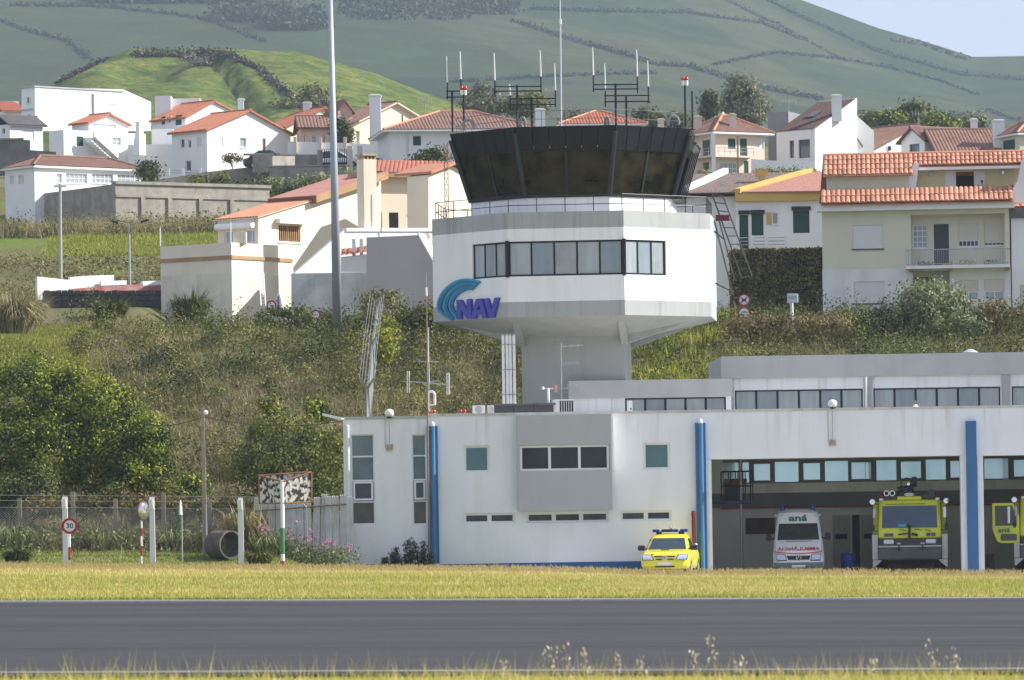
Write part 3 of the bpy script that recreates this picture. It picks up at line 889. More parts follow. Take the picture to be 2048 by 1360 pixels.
m = MB().fbox(F, ua - .003, ub - .01, ZL, F.hit(770, 1128)[1], -.2, .02)
m.fbox(F, U(876), U(1391), ZL, F.hit(1100, 1125)[1], -.2, .02)
m.build('plinth', PLINTH, fs)
m = MB().fbox(F, ua - .03, ub - .01, zA, zA + .10, -D, .03)
rf = m.build('roof', GREYP, fs)
MB().fbox(F, ub + .002, ud, zB, zB + .09, -D - .05, .035).build('coping', mat('coping_metal', (.62, .60, .57), (.5, .47, .43), 2, .6, streak=(3, .5, (.3, .2, .13))), rf)
def tallwin(rc, ys):
    zs = [rc[2]] + [F.hit(726, y)[1] for y in ys] + [rc[3]]
    o = window(fs, F, rc, 1, 4, ALU, None, .045, .13, False, zs=zs, mw=.06, gms=[mat('painted_reflection_glass', (.13, .125, .10), (.05, .055, .05), 1.2, .07, spec=.3), mat('blue_dark_glass', (.03, .05, .075), (.02, .03, .05), 2, .06, spec=.6), mat('grey_glass', (.15, .20, .225), (.10, .14, .16), 1.5, .07, spec=.3), GLASSG2])  # brown of the lowest pane is a reflection painted into its colour
    u0, u1 = rc[0] + .06, rc[1] - .06                            # third light is a tilted-out sash
    q = MB(); z0, z1 = zs[1] + .06, zs[2] - .04
    for a, b, c, e in ((u0, u0 + .07, z0, z1), (u1 - .07, u1, z0, z1), (u0 + .07, u1 - .07, z0, z0 + .07), (u0 + .07, u1 - .07, z1 - .07, z1)):
        q.fbox(F, a, b, c, e, -.125, -.05)
    q.build('sash', ALU, o)
GLASSG2 = mat('pale_grey_glass', (.19, .25, .28), (.13, .18, .20), 1.5, .07, spec=.3)
tallwin(tall1, (1004, 961, 913)); tallwin(tall2, (1004, 961, 913))
for rc in (sq1, sq2): window(fs, F, rc, 1, 1, ALU, GLASSG, .085, .09)
for rc, k in ((sm1, 2), (sm2, 3), (sm3, 2)): window(fs, F, rc, k, 1, ALU, mat('strip_glass', (.07, .075, .07), (.03, .036, .04), 2.0, .1, spec=.3), .085, .09, mw=.16)
zb0, zb1, zw0, zw1 = F.hit(1130, 1021)[1], zB - .03, F.hit(1130, 942)[1], F.hit(1130, 890)[1]
ub0, ub1 = U(1035), U(1223)
m = MB().fbox(F, ub0, ub1, zw1, zb1, .002, .55)
m.fbox(F, ub0, ub1, zb0, zw0, .002, .552)
m.fbox(F, ub0, ub0 + .08, zw0, zw1, .002, .548); m.fbox(F, ub1 - .08, ub1, zw0, zw1, .002, .548)
by = m.build('bay', GREYP, fs)
FB_ = F.off(.56)
o = window(by, FB_, (ub0 + .09, ub1 - .09, zw0 + .005, zw1 - .005), 3, 1, ALU, mat('bay_glass', (.04, .046, .040), (.014, .016, .015), .7, .06, spec=.3), .09, .10, mw=.10)
MB().fbox(F, ub1 + .002, ub1 + .06, zw0, zb1, .002, .545).build('bay_sunlit_strip', WHITEM, by)  # white strip paints in the sunlight on the grey bay's right side
for px, pipe, top in ((866.5, True, 852), (1402, True, 846), (1943, False, 842)):
    uu = U(px); z1 = F.hit(px, top)[1]
    hw = .19
    pz = MB().fbox(F, uu - hw, uu + hw, ZL, z1, .004, .22).build('blue_post', BLUEPOST, fs)
    if pipe:
        MB().tube(F.pt(uu + .01, ZL, .25), F.pt(uu + .01, z1 - .02, .25), .085, 12).build('downpipe', mat('light_blue_pipe', (.07, .20, .38), (.06, .17, .33), 1, .5), pz, smooth=False)
        MB().lathe(F.pt(uu + .01, z1 - .02, .25), [(.088, 0), (.088, .06), (.06, .14), (.02, .18)], 12).build('pipe_cap', WHITEM, pz, smooth=True)
m = MB().tube(F.pt(U(698), ZL, .07), F.pt(U(697), F.hit(697, 853)[1], .07), .062, 10)
m.lathe(F.pt(U(697), F.hit(697, 853)[1], .07), [(.062, 0), (.05, .04), (.02, .06)], 10)
m.build('downpipe', WHITEM, fs)
for px in (1417.5, 1927, 1961):
    MB().fbox(F, U(px) - .11, U(px) + .11, ZL, g1[3] - .004, -.28, .05).build('door_jamb', WHITEM, fs)
for px, yd, yb_ in ((781, 829, 893), (1667, 810, 884)):
    p = F.pt(U(px), F.hit(px, yd)[1], .16)
    q = thing('security_camera', 'white dome camera on a conduit above the ' + ('tall stairwell windows' if px < 1000 else 'garage door'), 'camera', p)
    MB().lathe(p, [(.05, -.10), (.13, -.07), (.17, 0), (.175, .06), (.14, .15), (.06, .20), (.01, .205)], 16).build('dome', WHITEM, q, smooth=True)
    MB().lathe(p - Vector((0, 0, .10)), [(.03, -.05), (.09, -.03), (.12, .02)], 14).build('lens', PLASTIC, q, smooth=True)
    zc = F.hit(px, yb_)[1]
    MB().tube(p - Vector((0, 0, .08)), F.pt(U(px), zc, .10), .022, 8).build('conduit', STEEL, q)
    m = MB().fbox(F, U(px) - .11, U(px) + .11, zc - .12, zc + .08, .002, .12); m.build('junction_box', mat('rusty_box', (.45, .38, .33), (.30, .18, .11), 6, .8), q)
    MB().path([F.pt(U(px) - .17, zB if px > 1000 else zA, .02), F.pt(U(px) - .17, zc, .02), F.pt(U(px) - .08, zc - .2, .02)], .008, 5).build('cable', POSTC, q)

for pts in ([(1000, 1054), (1003, 1066), (1005, 1090), (1004, 1125)], [(1006, 1052), (1018, 1066), (1023, 1090), (1026, 1125)], [(1010, 1052), (1040, 1056), (1058, 1075), (1066, 1100), (1069, 1125)]):
    q = [F.hit(*p) for p in pts]; m = MB()
    for (a, b), (c, e) in zip(q[:-1], q[1:]): m.fprism(F, [(a - .03, b), (c - .03, e), (c + .03, e), (a + .03, b)][::-1], .001, .003)
    m.build('scuff_mark', mat('pale_scuff', (.80, .81, .82), None), fs)
GI = mat('garage_wall', (.86, .85, .82), (.80, .79, .76), .9, .9, streak=(1.5, .3, (.25, .23, .2)))
GD = mat('garage_dark_band', (.22, .22, .22), (.18, .18, .18), .9, .9)
FG = F.off(-D)
zc_, zf_ = zB - .35, -.46
Ug = lambda px: FG.hit(px, 980)[0]
panes_px = [(1450, 1478), (1486, 1499), (1506, 1544), (1551, 1598), (1605, 1644), (1651, 1697.5), (1701, 1746), (1754, 1794), (1800, 1846), (1853, 1893), (1899, 1945), (1970, 2018), (2026, 2066), (2072, 2110), (2118, 2160)]
zg0, zg1 = FG.hit(1670, 962)[1], FG.hit(1670, 922)[1]
band = (Ug(1446), Ug(2164), zg0 - .05, zg1 + .10)
m = MB()
wall(m, FG, Ug(1412), ud + .3, zf_, zB, [band], .25)
FSl = Face(*F.pt(uc, 0, -.3)[:2], F.a + math.pi / 2)               # left inner side, seen from the right
wall(m, Face(*F.pt(uc - .3, 0, -D)[:2], F.a - math.pi / 2 + math.pi), -D + .3, -.002, zf_, zB, (), .25) if False else None
m.fbox(F, uc - .28, uc - .02, zf_, zB - .02, -D, -.302)
m.fbox(F, ud - .3, ud - .002, zf_, zB - .02, -D, -.302)
m.build('garage_wall', GI, fs)
MB().fbox(F, uc - .02, ud - .3, zf_ - .2, zf_, -D, -.1).build('garage_floor', mat('garage_floor', (.45, .44, .43), (.36, .355, .35), 1, .6), fs)
MB().fbox(F, uc - .3, ud, zc_, zB - .004, -D - .05, -.303).build('garage_ceiling', GI, fs)
def tint():
    m = bpy.data.materials.new('tinted_glass'); m.use_nodes = True
    n, l = m.node_tree.nodes, m.node_tree.links
    g = n.new('ShaderNodeBsdfTransparent'); g.inputs[0].default_value = (.74, .88, .90, 1)
    gl = n.new('ShaderNodeBsdfGlossy'); gl.inputs['Roughness'].default_value = .05
    mx = n.new('ShaderNodeMixShader'); mx.inputs[0].default_value = .06
    l.new(g.outputs[0], mx.inputs[1]); l.new(gl.outputs[0], mx.inputs[2]); l.new(mx.outputs[0], n['Material Output'].inputs['Surface'])
    return m
TINT = tint()
brown = mat('bronze_frame', (.22, .20, .17), None, rough=.5)
m = MB()
m.fbox(FG, band[0], band[1], band[2], zg0, -.2, -.1); m.fbox(FG, band[0], band[1], zg1, band[3], -.2, -.1)
ps = [(Ug(a), Ug(b)) for a, b in panes_px]
for (a, b), (c, e) in zip(ps[:-1], ps[1:]): m.fbox(FG, b, c, zg0, zg1, -.2, -.1)
gwin = m.build('window', brown, fs)
for i, (a, b) in enumerate(ps):
    MB().fbox(FG, a - .02, b + .02, zg0 - .02, zg1 + .02, -.16, -.145).build('pane', TINT, gwin)
    if i % 2 == 0 and i > 1:
        q = MB()
        for r in ((a, a + .06, zg0, zg1), (b - .06, b, zg0, zg1), (a + .06, b - .06, zg0, zg0 + .07), (a + .06, b - .06, zg1 - .07, zg1)): q.fbox(FG, *r, -.12, -.06)
        q.build('sash', brown, gwin)
MB().fbox(FG, Ug(1414), ud - .4, FG.hit(1670, 1012)[1], FG.hit(1670, 984)[1], .002, .10).build('lintel_band', GD, fs)
m = MB().tube(FG.pt(Ug(1440), FG.hit(1600, 1014)[1], .16), FG.pt(ud - .5, FG.hit(1600, 1014)[1], .16), .035, 8).build('sprinkler_pipe', REDP, fs)
for a, b, mt, dark in ((1664, 1699, GI, False), (1703, 1718, PLASTIC, True), (1721, 1748, GI, False)):
    u0, u1 = Ug(a), Ug(b)
    dr = MB().fbox(FG, u0, u1, zf_, FG.hit(1700, 1030)[1], .003, .05).build('door', mat('garage_door_leaf', (.50, .48, .45), (.45, .43, .40), 1, .6) if not dark else PLASTIC, fs)  # the dark slab stands in for the darkness of an open doorway
    if not dark:
        z = FG.hit(1680, 1073)[1]
        MB().fbox(FG, u0 + .1, u1 - .12, z - .1, z + .1, .05, .06).build('vision_panel', PLASTIC, dr)
bd = MB().fbox(FG, Ug(1490), Ug(1548), FG.hit(1515, 1068)[1], FG.hit(1515, 1036)[1], .003, .04).build('notice_board', mat('brown_board', (.16, .09, .05), (.11, .07, .045), 3, .8), fs)
fp = F.off(-5.0)
px_ = lambda a, b: (fp.hit(a, b))
pl = thing('work_platform', 'blue steel work platform with railing hanging in the garage', 'platform', fp.pt(*px_(1473, 1008)))
u0, z0 = px_(1447, 1008); u1, z1 = px_(1505, 942); zfl = px_(1470, 1001)[1]
MB().fbox(fp, u0, u1, z0, zfl, -1.2, 0).build('deck', mat('navy_steel', (.03, .06, .12), None, rough=.5), pl)
m = MB()
for n in (0, -1.2):
    for i in range(5):
        uu = u0 + (u1 - u0) * i / 4
        m.tube(fp.pt(uu, zfl, n), fp.pt(uu, z1, n), .022, 6)
    m.tube(fp.pt(u0, z1, n), fp.pt(u1, z1, n), .028, 6); m.tube(fp.pt(u0, (z1 + zfl) / 2, n), fp.pt(u1, (z1 + zfl) / 2, n), .02, 6)
for uu in (u0, u1): m.tube(fp.pt(uu, z1, 0), fp.pt(uu, z1, -1.2), .028, 6)
m.build('railing', BLACKM, pl)
MB().fbox(fp, u0 + .1, u0 + .75, zfl, zfl + .62, -.9, -.4).build('motor', PLASTIC, pl)
MB().fbox(fp, u0 + .1, u1 - .2, zfl + .62, zfl + .85, -.95, -.35).build('motor_cover', mat('brown_board'  , (.16, .09, .05)), pl)
for n in (-.05, -1.15): MB().fbox(fp, uc + .03, u0 + .05, z0 + .01, zfl - .01, n - .05, n + .05).build('bracket', BLACKM, pl)
MB().tube(fp.pt(px_(1483, 1000)[0], zf_, -.3), fp.pt(px_(1483, 1000)[0], zc_, -.3), .05, 10).build('pole', STEEL, fs)
p = F.pt(U(1715), zf_, -4.2)
dm = thing('drum', 'blue plastic drum beside the lime fire truck', 'drum', p)
MB().lathe(p, [(.28, 0), (.30, .03), (.30, .26), (.315, .28), (.30, .30), (.30, .56), (.315, .58), (.30, .60), (.30, .86), (.28, .90), (.05, .905)], 18).build('barrel', mat('blue_plastic', (.02, .06, .28), None, rough=.4), dm, smooth=True)
MB().lathe(p + Vector((.1, 0, .90)), [(.04, 0), (.04, .03)], 10).build('bung', WHITEM, dm)
p = F.pt(U(1386), -.55, .28)
hy = thing('fire_riser', 'red fire water riser pipe beside the blue post by the garage', 'pipe', p)
MB().tube(p, F.pt(U(1385), F.hit(1385, 1022)[1], .28), .075, 10).build('riser', mat('dull_red_pipe', (.20, .03, .035), None, rough=.6), hy)
MB().lathe(F.pt(U(1385), F.hit(1385, 1030)[1], .28), [(.10, 0), (.10, .05)], 10).build('flange', REDP, hy)
MB().lathe(F.pt(U(1388), F.hit(1385, 1090)[1], .36), [(.05, -.06), (.08, -.03), (.08, .03), (.03, .08)], 10, 'Y').build('valve', STEEL, hy)
ex = thing('fire_extinguisher', 'white and red extinguisher standing under the red riser', 'extinguisher', F.pt(U(1387), -.5, .5))
p = F.pt(U(1387), -.55, .5)
MB().lathe(p, [(.12, 0), (.13, .03), (.13, .25)], 12).build('base', REDP, ex, smooth=True)
MB().lathe(p + Vector((0, 0, .25)), [(.128, 0), (.128, .38), (.10, .45), (.03, .5)], 12).build('cylinder', WHITEM, ex, smooth=True)

def wing(name, label, d, x0, x1, yt, yf, wy0, wy1, pil, panes, depth, ang=1.5):
    G = face_at(x0, d, ang)
    u1 = G.hit(x1, 760)[0]
    zt, zf, w0, w1 = G.hit(x0, yt)[1], G.hit(x0, yf)[1], None, None
    t = thing(name, label, 'building', G.pt(0, 0))
    hs = []
    for a, b, k in panes:
        ua_, ub_ = G.hit(a, 800)[0], G.hit(b, 800)[0]
        hs.append((ua_, ub_, zf - wy1, zf - wy0))
    m = wall(MB(), G, 0, u1, -.8, zf, hs, .25)
    m.fbox(G, 0, .25, -.8, zf, -depth, -.25); m.fbox(G, u1 - .25, u1, -.8, zf, -depth, -.25); m.fbox(G, .25, u1 - .25, -.8, zf, -depth, -depth + .25)
    m.build('wall', MATS['station_white_paint'], t)
    MB().fbox(G, -.03, u1 + .05, zf, zt, -depth - .05, .12).build('roof', mat('wing_grey_paint', (.47, .48, .48), (.43, .44, .44), .8, .8, streak=(1.6, .4, (.32, .32, .31))), t, label='grey roof fascia')
    for h, (a, b, k) in zip(hs, panes):
        o = window(t, G, h, k, 1, DFRAME, None, .06, .06, mw=.085, gms=[GLASSC, mat('hazy_glass', (.26, .31, .34), (.20, .25, .28), 1.5, .12, spec=.6, stretch=(2, 2, .4)), GLASSC])
    for a in pil:
        uu = G.hit(a, 800)[0]
        MB().fbox(G, uu - .17, uu + .17, -.8, zf - .002, .003, .10).build('pillar', TOWERG, t)
    return t, G, zt, zf
rw, GW, zt_, zf2 = wing('rear_wing', 'grey and white two-storey rear wing with ribbon windows behind the garage', 219, 1449, 2330, 713, 757, .50, 1.45, (1459, 1736, 2012), [(1470, 1726, 6), (1747, 2001, 6), (2024, 2290, 6)], 8)
lw, GL, zt3, zf3 = wing('link_wing', 'low white linking wing with grey fascia between the tower and rear wing', 210.05, 1143, 1462, 762, 797, .02, .95, (), [(1250, 1452, 5)], 6.5)
MB().tube(GL.pt(GL.hit(1226, 800)[0], zf3 - .002, .05), GL.pt(GL.hit(1226, 800)[0], -.5, .05), .035, 8).build('downpipe', ALU, lw)
uu = GW.hit(1731, 740)[0]
MB().tube(GW.pt(uu, zf2 - .01, .14), GW.pt(uu, 1.0, .14), .05, 8).build('downpipe', ALU, rw)
p = GW.pt(GW.hit(1957, 700)[0], zt_, -3)
MB().lathe(p, [(.12, 0), (.12, .1), (.36, .12), (.08, .27)], 12).build('roof_vent', GREYP, rw)
q = MB()
for a in (1436, 1452, 1463, 1477):
    qq = GW.hit(a, 690)[0]
    q.tube(GW.pt(max(qq, .05), zt_ - .01 if a > 1449 else zt_ - 2.4, -1.0), GW.pt(max(qq, .05), zt_ + .75, -1.0), .025, 6)
q.tube(GW.pt(.05, zt_ + .7, -1.0), GW.pt(GW.hit(1477, 690)[0], zt_ + .7, -1.0), .02, 6)
q.build('roof_rail', WOOD, rw)
PHI = math.radians(-4.7)
TC = P(1151, 530, 212.5); TC = Vector((TC.x, 212.5, 0))
T8 = math.tan(math.pi / 8)
def oface(k, r):
    a = PHI + k * math.pi / 4
    return Face(TC.x + math.sin(a) * r, TC.y - math.cos(a) * r, a)
def overt(k, r, z):
    """corner between face k and face k + 1"""
    a = PHI + (k + .5) * math.pi / 4; rr = r / math.cos(math.pi / 8)
    return Vector((TC.x + math.sin(a) * rr, TC.y - math.cos(a) * rr, z))
RB = 5.53
F0 = oface(0, RB)
zz = lambda y: F0.hit(1130, y)[1]
Z_top, Z_b1, Z_w1, Z_w0, Z_g, Z_bot = zz(423), zz(456), zz(481), zz(551), zz(602), zz(632)
tw = thing('control_tower', 'white and grey octagonal control tower with dark glass cab and antennas', 'tower', (TC.x, TC.y, 0))
SB = RB * T8
def ring(m, r, z0, z1, th=.3, holes=None):
    for k in range(8):
        Fk = oface(k, r)
        h = (holes or {}).get(k, ())
        wall(m, Fk, -r * T8, r * T8, z0, z1, h, th)
    return m
Fl, Fr = oface(-1, RB), oface(1, RB)
ul0, ur1 = Fl.hit(945, 518)[0], Fr.hit(1332, 515)[0]
hl, h0, hr = (ul0, SB - .06, Z_w0, Z_w1), (-SB + .06, SB - .06, Z_w0, Z_w1), (-SB + .06, ur1, Z_w0, Z_w1)
ring(MB(), RB, Z_g, Z_b1, .3, {7: [hl], 0: [h0], 1: [hr]}).build('white_wall', TOWERW, tw)
for a_, b_ in ((Z_b1, Z_top), (Z_bot, Z_g)): ring(MB(), RB, a_, b_, .3).build('grey_band', TOWERG, tw)
for Fk, h, k, us in ((Fl, hl, 3, None), (F0, h0, 5, None), (Fr, hr, 3, None)):
    window(tw, Fk, h, k, 1, DFRAME, None, .07, .06, mw=.07, gms=[GLASSC, mat('hazy_glass', (.26, .31, .34)), mat('office_glass', (.24, .27, .27), (.33, .36, .36), 1.1, .1, spec=.6)])
for k in (-1, 0):
    a, b = overt(k, RB + .002, Z_w0 - .03), overt(k, RB + .002, Z_w1 + .03)
    MB().tube(a, b, .085, 8).build('window_post', DFRAME, tw)
m = MB().slab([overt(k, RB - .3, Z_top - .35) for k in range(8)], (0, 0, .2)); m.build('deck', GREYP, tw)
HS = 2.06
Z_s = zz(668)
def sq(i, z, h=HS):
    a = PHI + (i + .5) * math.pi / 2
    return Vector((TC.x + math.sin(a) * h * math.sqrt(2), TC.y - math.cos(a) * h * math.sqrt(2), z))
m = MB()
for i in range(4):
    k = 2 * i
    m.add([overt(k - 1, RB - .01, Z_bot + .02), overt(k, RB - .01, Z_bot + .02), sq(i, Z_s), sq(i - 1, Z_s)], [(0, 3, 2, 1)])
    m.add([overt(k, RB - .01, Z_bot + .02), overt(k + 1, RB - .01, Z_bot + .02), sq(i, Z_s)], [(0, 2, 1)])
m.build('soffit', TOWERG, tw)
for i in range(4):                                                # brackets under the corners
    for s_, kk in ((-1, 2 * i - 1), (1, 2 * i)):
        a = sq(i - 1, Z_s) if s_ < 0 else sq(i, Z_s)
        b = overt(kk, RB - .5, Z_bot - .02)
        dr = Vector((b.x - a.x, b.y - a.y, 0)).normalized(); sd = Vector((-dr.y, dr.x, 0)) * .14
        m = MB(); m.hexa([a - sd - dr * .02 + Vector((0, 0, -.35)), a + sd - dr * .02 + Vector((0, 0, -.35)), b + sd, b - sd,
                a - sd - dr * .02 + Vector((0, 0, .4)), a + sd - dr * .02 + Vector((0, 0, .4)), b + sd + Vector((0, 0, .12)), b - sd + Vector((0, 0, .12))])
        m.build('bracket', TOWERG, tw)
m = MB()
m.hexa([sq(3, -.8), sq(0, -.8), sq(1, -.8), sq(2, -.8), sq(3, Z_s + .02), sq(0, Z_s + .02), sq(1, Z_s + .02), sq(2, Z_s + .02)])
m.build('shaft', TOWERG, tw)
RC0, RC1, RC2 = 4.02, 4.50, 4.77
Z_c0, Z_c1, Z_c2 = oface(0, RC0).hit(1130, 393)[1], oface(0, RC1).hit(1130, 300)[1], oface(0, RC2).hit(1130, 252)[1]
ring(MB(), RC0 - .02, Z_top - .2, Z_c0, .2).build('cab_base_wall', TOWERW, tw)
def slant(m, k, u0, u1, za, ra, zb_, rb, out=0.0, th=.03):
    """panel on slanted face k between two rings, u in units of the half side"""
    fa, fb = oface(k, ra + out), oface(k, rb + out)
    sa, sb = ra * T8, rb * T8
    ga, gb = oface(k, ra + out - th), oface(k, rb + out - th)
    m.hexa([fa.pt(u0 * sa, za), fa.pt(u1 * sa, za), ga.pt(u1 * sa, za), ga.pt(u0 * sa, za),
            fb.pt(u0 * sb, zb_), fb.pt(u1 * sb, zb_), gb.pt(u1 * sb, zb_), gb.pt(u0 * sb, zb_)])
for k in range(8):
    for a, b in ((-.985, -.02), (.02, .985)):
        m = MB(); slant(m, k, a, b, Z_c0 + .05, RC0, Z_c1, RC1, -.02); m.build('cab_pane', GLASSCAB, tw)
m = MB()
for k in range(8):
    slant(m, k, -.03, .03, Z_c0, RC0, Z_c1, RC1, .01, .08)
    slant(m, k, -1, 1, Z_c0 - .03, RC0, Z_c0 + .08, RC0 + .02, .03, .12)
m.build('mullion', BLACKM, tw)
for k in range(8):
    a, b = overt(k, RC0, Z_c0 - .02), overt(k, RC2, Z_c2 - .25)
    MB().tube(a, b, .10, 8).build('corner_post', mat('cab_post', (.05, .055, .065), (.035, .04, .05), 2, .35, metal=.4), tw)
for k in range(8):
    n = 6
    for i in range(n):
        m = MB(); slant(m, k, -1 + 2 * i / n + .008, -1 + 2 * (i + 1) / n - .008, Z_c1 - .02, RC1, Z_c2, RC2, .03 + .004 * ((i + k) % 2), .05)
        m.build('cladding_panel', DARKP, tw)
m = MB().slab([overt(k, RC2 - .02, Z_c2 - .06) for k in range(8)], (0, 0, .05)); m.build('cab_roof', BLACKM, tw)
m = MB().slab([overt(k, RC1 - .1, Z_c1 + .05) for k in range(8)], (0, 0, .05)); m.build('cab_ceiling', DARKP, tw)
m = MB()
for i in range(5):
    f = -.8 + i * .4
    m2 = MB(); slant(m2, 2, f - .05, f + .05, Z_c0, RC0, Z_c2 - .5, RC2 - .1, .28 + .02 * i, .05)
    m2.build('louvre', mat('cab_post', (.05, .055, .065)), tw)
m2 = MB(); slant(m2, 2, -1, 1, Z_c1 + .05, RC1, Z_c1 + .3, RC1 + .13, .35, .33); m2.build('louvre_head', mat('grey_louvre', (.12, .13, .14), None, rough=.45, metal=.3), tw)
m2 = MB(); slant(m2, 2, -1, 1, Z_c0 - .04, RC0, Z_c0 + .06, RC0 + .02, .38, .36); m2.build('louvre_foot', BLACKM, tw)
def gallery(r, z, h, material, per=4, bars=(1.0, .5), name='railing', rad=.018):
    m = MB()
    for k in range(8):
        Fk = oface(k, r); s_ = r * T8
        for i in range(per):
            u = -s_ + 2 * s_ * i / per
            m.tube(Fk.pt(u, z), Fk.pt(u, z + h), rad, 6)
        for b in bars: m.tube(Fk.pt(-s_, z + h * b), Fk.pt(s_, z + h * b), rad * .9, 6)
    return m.build(name, material, tw)
gallery(RB - .15, Z_top - .02, .68, BLACKM, 4, (1.0, .45), 'deck_railing')
gallery(RC2 - .25, Z_c2 - .02, .66, mat('dull_rail', (.16, .16, .16), None, rough=.7), 4, (1.0, .5), 'roof_railing', .013)
for px, d, wd, h in ((937, 208.5, .42, .36), (1045, 208, .2, .38), (1214, 208, .14, .34), (1347, 208.2, .40, .36)):
    x = P(px, 240, d).x
    pts = [Vector((x - wd / 2, d, Z_c2 - .02)), Vector((x - wd / 2, d, Z_c2 + h * .5))] + [Vector((x - wd / 2 * math.cos(t), d, Z_c2 + h * .5 + h * .5 * math.sin(t))) for t in np.linspace(.3, math.pi - .3, 6)] + [Vector((x + wd / 2, d, Z_c2 + h * .5)), Vector((x + wd / 2, d, Z_c2 + .02))]
    MB().path(pts, .06, 8).build('roof_vent', mat('vent_grey', (.22, .23, .23), None, rough=.6), tw)

AG = 'whip antennas on the control tower roof'
def antenna_frame(label, pole, y0, bars, ends, d):
    """pole px and top y; bars: (y, x0, x1); ends: (px, y_base, y_top of the whip)"""
    b = P(pole, 250, d); b.z = Z_c2 - .02
    t = thing('antenna_frame', label, 'antenna', b, group=AG)
    MB().tube(b, Vector((b.x, d, P(pole, y0, d).z)), .045, 8).build('pole', BLACKM, t)
    m = MB()
    for y, x0, x1 in bars: m.tube(P(x0, y + (x1 - x0) * .004, d), P(x1, y - (x1 - x0) * .004, d), .028, 6)
    m.build('crossbar', BLACKM, t)
    for px, yb_, yt in ends:
        a, c = P(px, yb_, d), P(px - 2, yt, d)
        mid = a.lerp(c, .12)
        MB().tube(P(px, yb_ + 26, d), mid, .03, 6).build('bracket', BLACKM, t)
        MB().tube(mid, c, .034, 8, .022).build('whip', WHITEM, t)
antenna_frame('two white whips on a black post beside the left red tower lamp', 905, 181, [(182, 892, 926), (194, 892, 926)], [(895, 172, 113), (922, 166, 103)], 209.5)
antenna_frame('two white whips on a long black crossbar left of the tall tower mast', 1035, 170, [(173, 989, 1084), (182, 989, 1084)], [(990, 168, 106), (1082, 160, 101)], 208.6)
antenna_frame('white whips on a lower crossbar beside the tall tower mast', 1064, 194, [(197, 1020, 1112), (209, 1020, 1112)], [(1111, 188, 127), (1021, 194, 168)], 211.5)
antenna_frame('two white whips on the higher crossbar right of the tall tower mast', 1232, 167, [(169, 1186, 1277), (178, 1186, 1277)], [(1187, 158, 95), (1275, 160, 99)], 208.6)
antenna_frame('two white whips on the lower crossbar right of the tall tower mast', 1253, 190, [(191, 1208, 1300), (203, 1208, 1300)], [(1211, 188, 127), (1297, 180, 121)], 211.5)
d = 213.5
b = P(1122, 250, d); b.z = Z_c2 - .02
t = thing('mast_antenna', 'very tall thin white mast antenna in the middle of the tower roof', 'antenna', b)
top = P(1120, -40, d)
MB().tube(b, b.lerp(top, .72), .045, 8, .03).build('mast', mat('grey_white_mast', (.6, .62, .64), None, rough=.5), t)
MB().tube(b.lerp(top, .72), b.lerp(top, .75), .06, 8).build('coupling', WHITEM, t)
MB().tube(b.lerp(top, .75), top, .02, 6, .01).build('whip', WHITEM, t)
m = MB()
for s_ in (-1, 0, 1): m.tube(b + Vector((s_ * .35, -.2 if s_ else .35, 0)), b + Vector((0, 0, .5)), .018, 6)
m.build('strut', BLACKM, t)
for px, yt, d, lab in ((928, 172, 208.7, 'double red obstruction lamp on a black post at the left of the tower roof'), (1371, 153, 208.9, 'double red obstruction lamp on a black post at the right of the tower roof')):
    b = P(px, 250, d); b.z = Z_c2 - .02
    zt = P(px, yt, d).z
    t = thing('obstruction_light', lab, 'warning light', b)
    MB().tube(b, Vector((b.x, d, zt - .35)), .045, 8).build('post', BLACKM, t)
    for s_ in (-.07, .07):
        MB().lathe((b.x + s_, d, zt - .36), [(.05, 0), (.06, .06), (.06, .2)], 10).build('lamp_base', WHITEM, t)
        MB().lathe((b.x + s_, d, zt - .16), [(.06, 0), (.075, .04), (.07, .11), (.03, .16)], 10).build('lens', REDL, t, smooth=True)
b = P(1385, 250, 210.5); b.z = Z_c2 - .02
t = thing('roof_post', 'plain black lightning post at the right edge of the tower roof', 'post', b)
MB().tube(b, Vector((b.x, b.y, P(1385, 182, 210.5).z)), .04, 8).build('post', BLACKM, t)
MB().box(b.x - .1, b.x + .1, b.y - .1, b.y + .1, b.z, b.z + .03).build('foot', BLACKM, t)

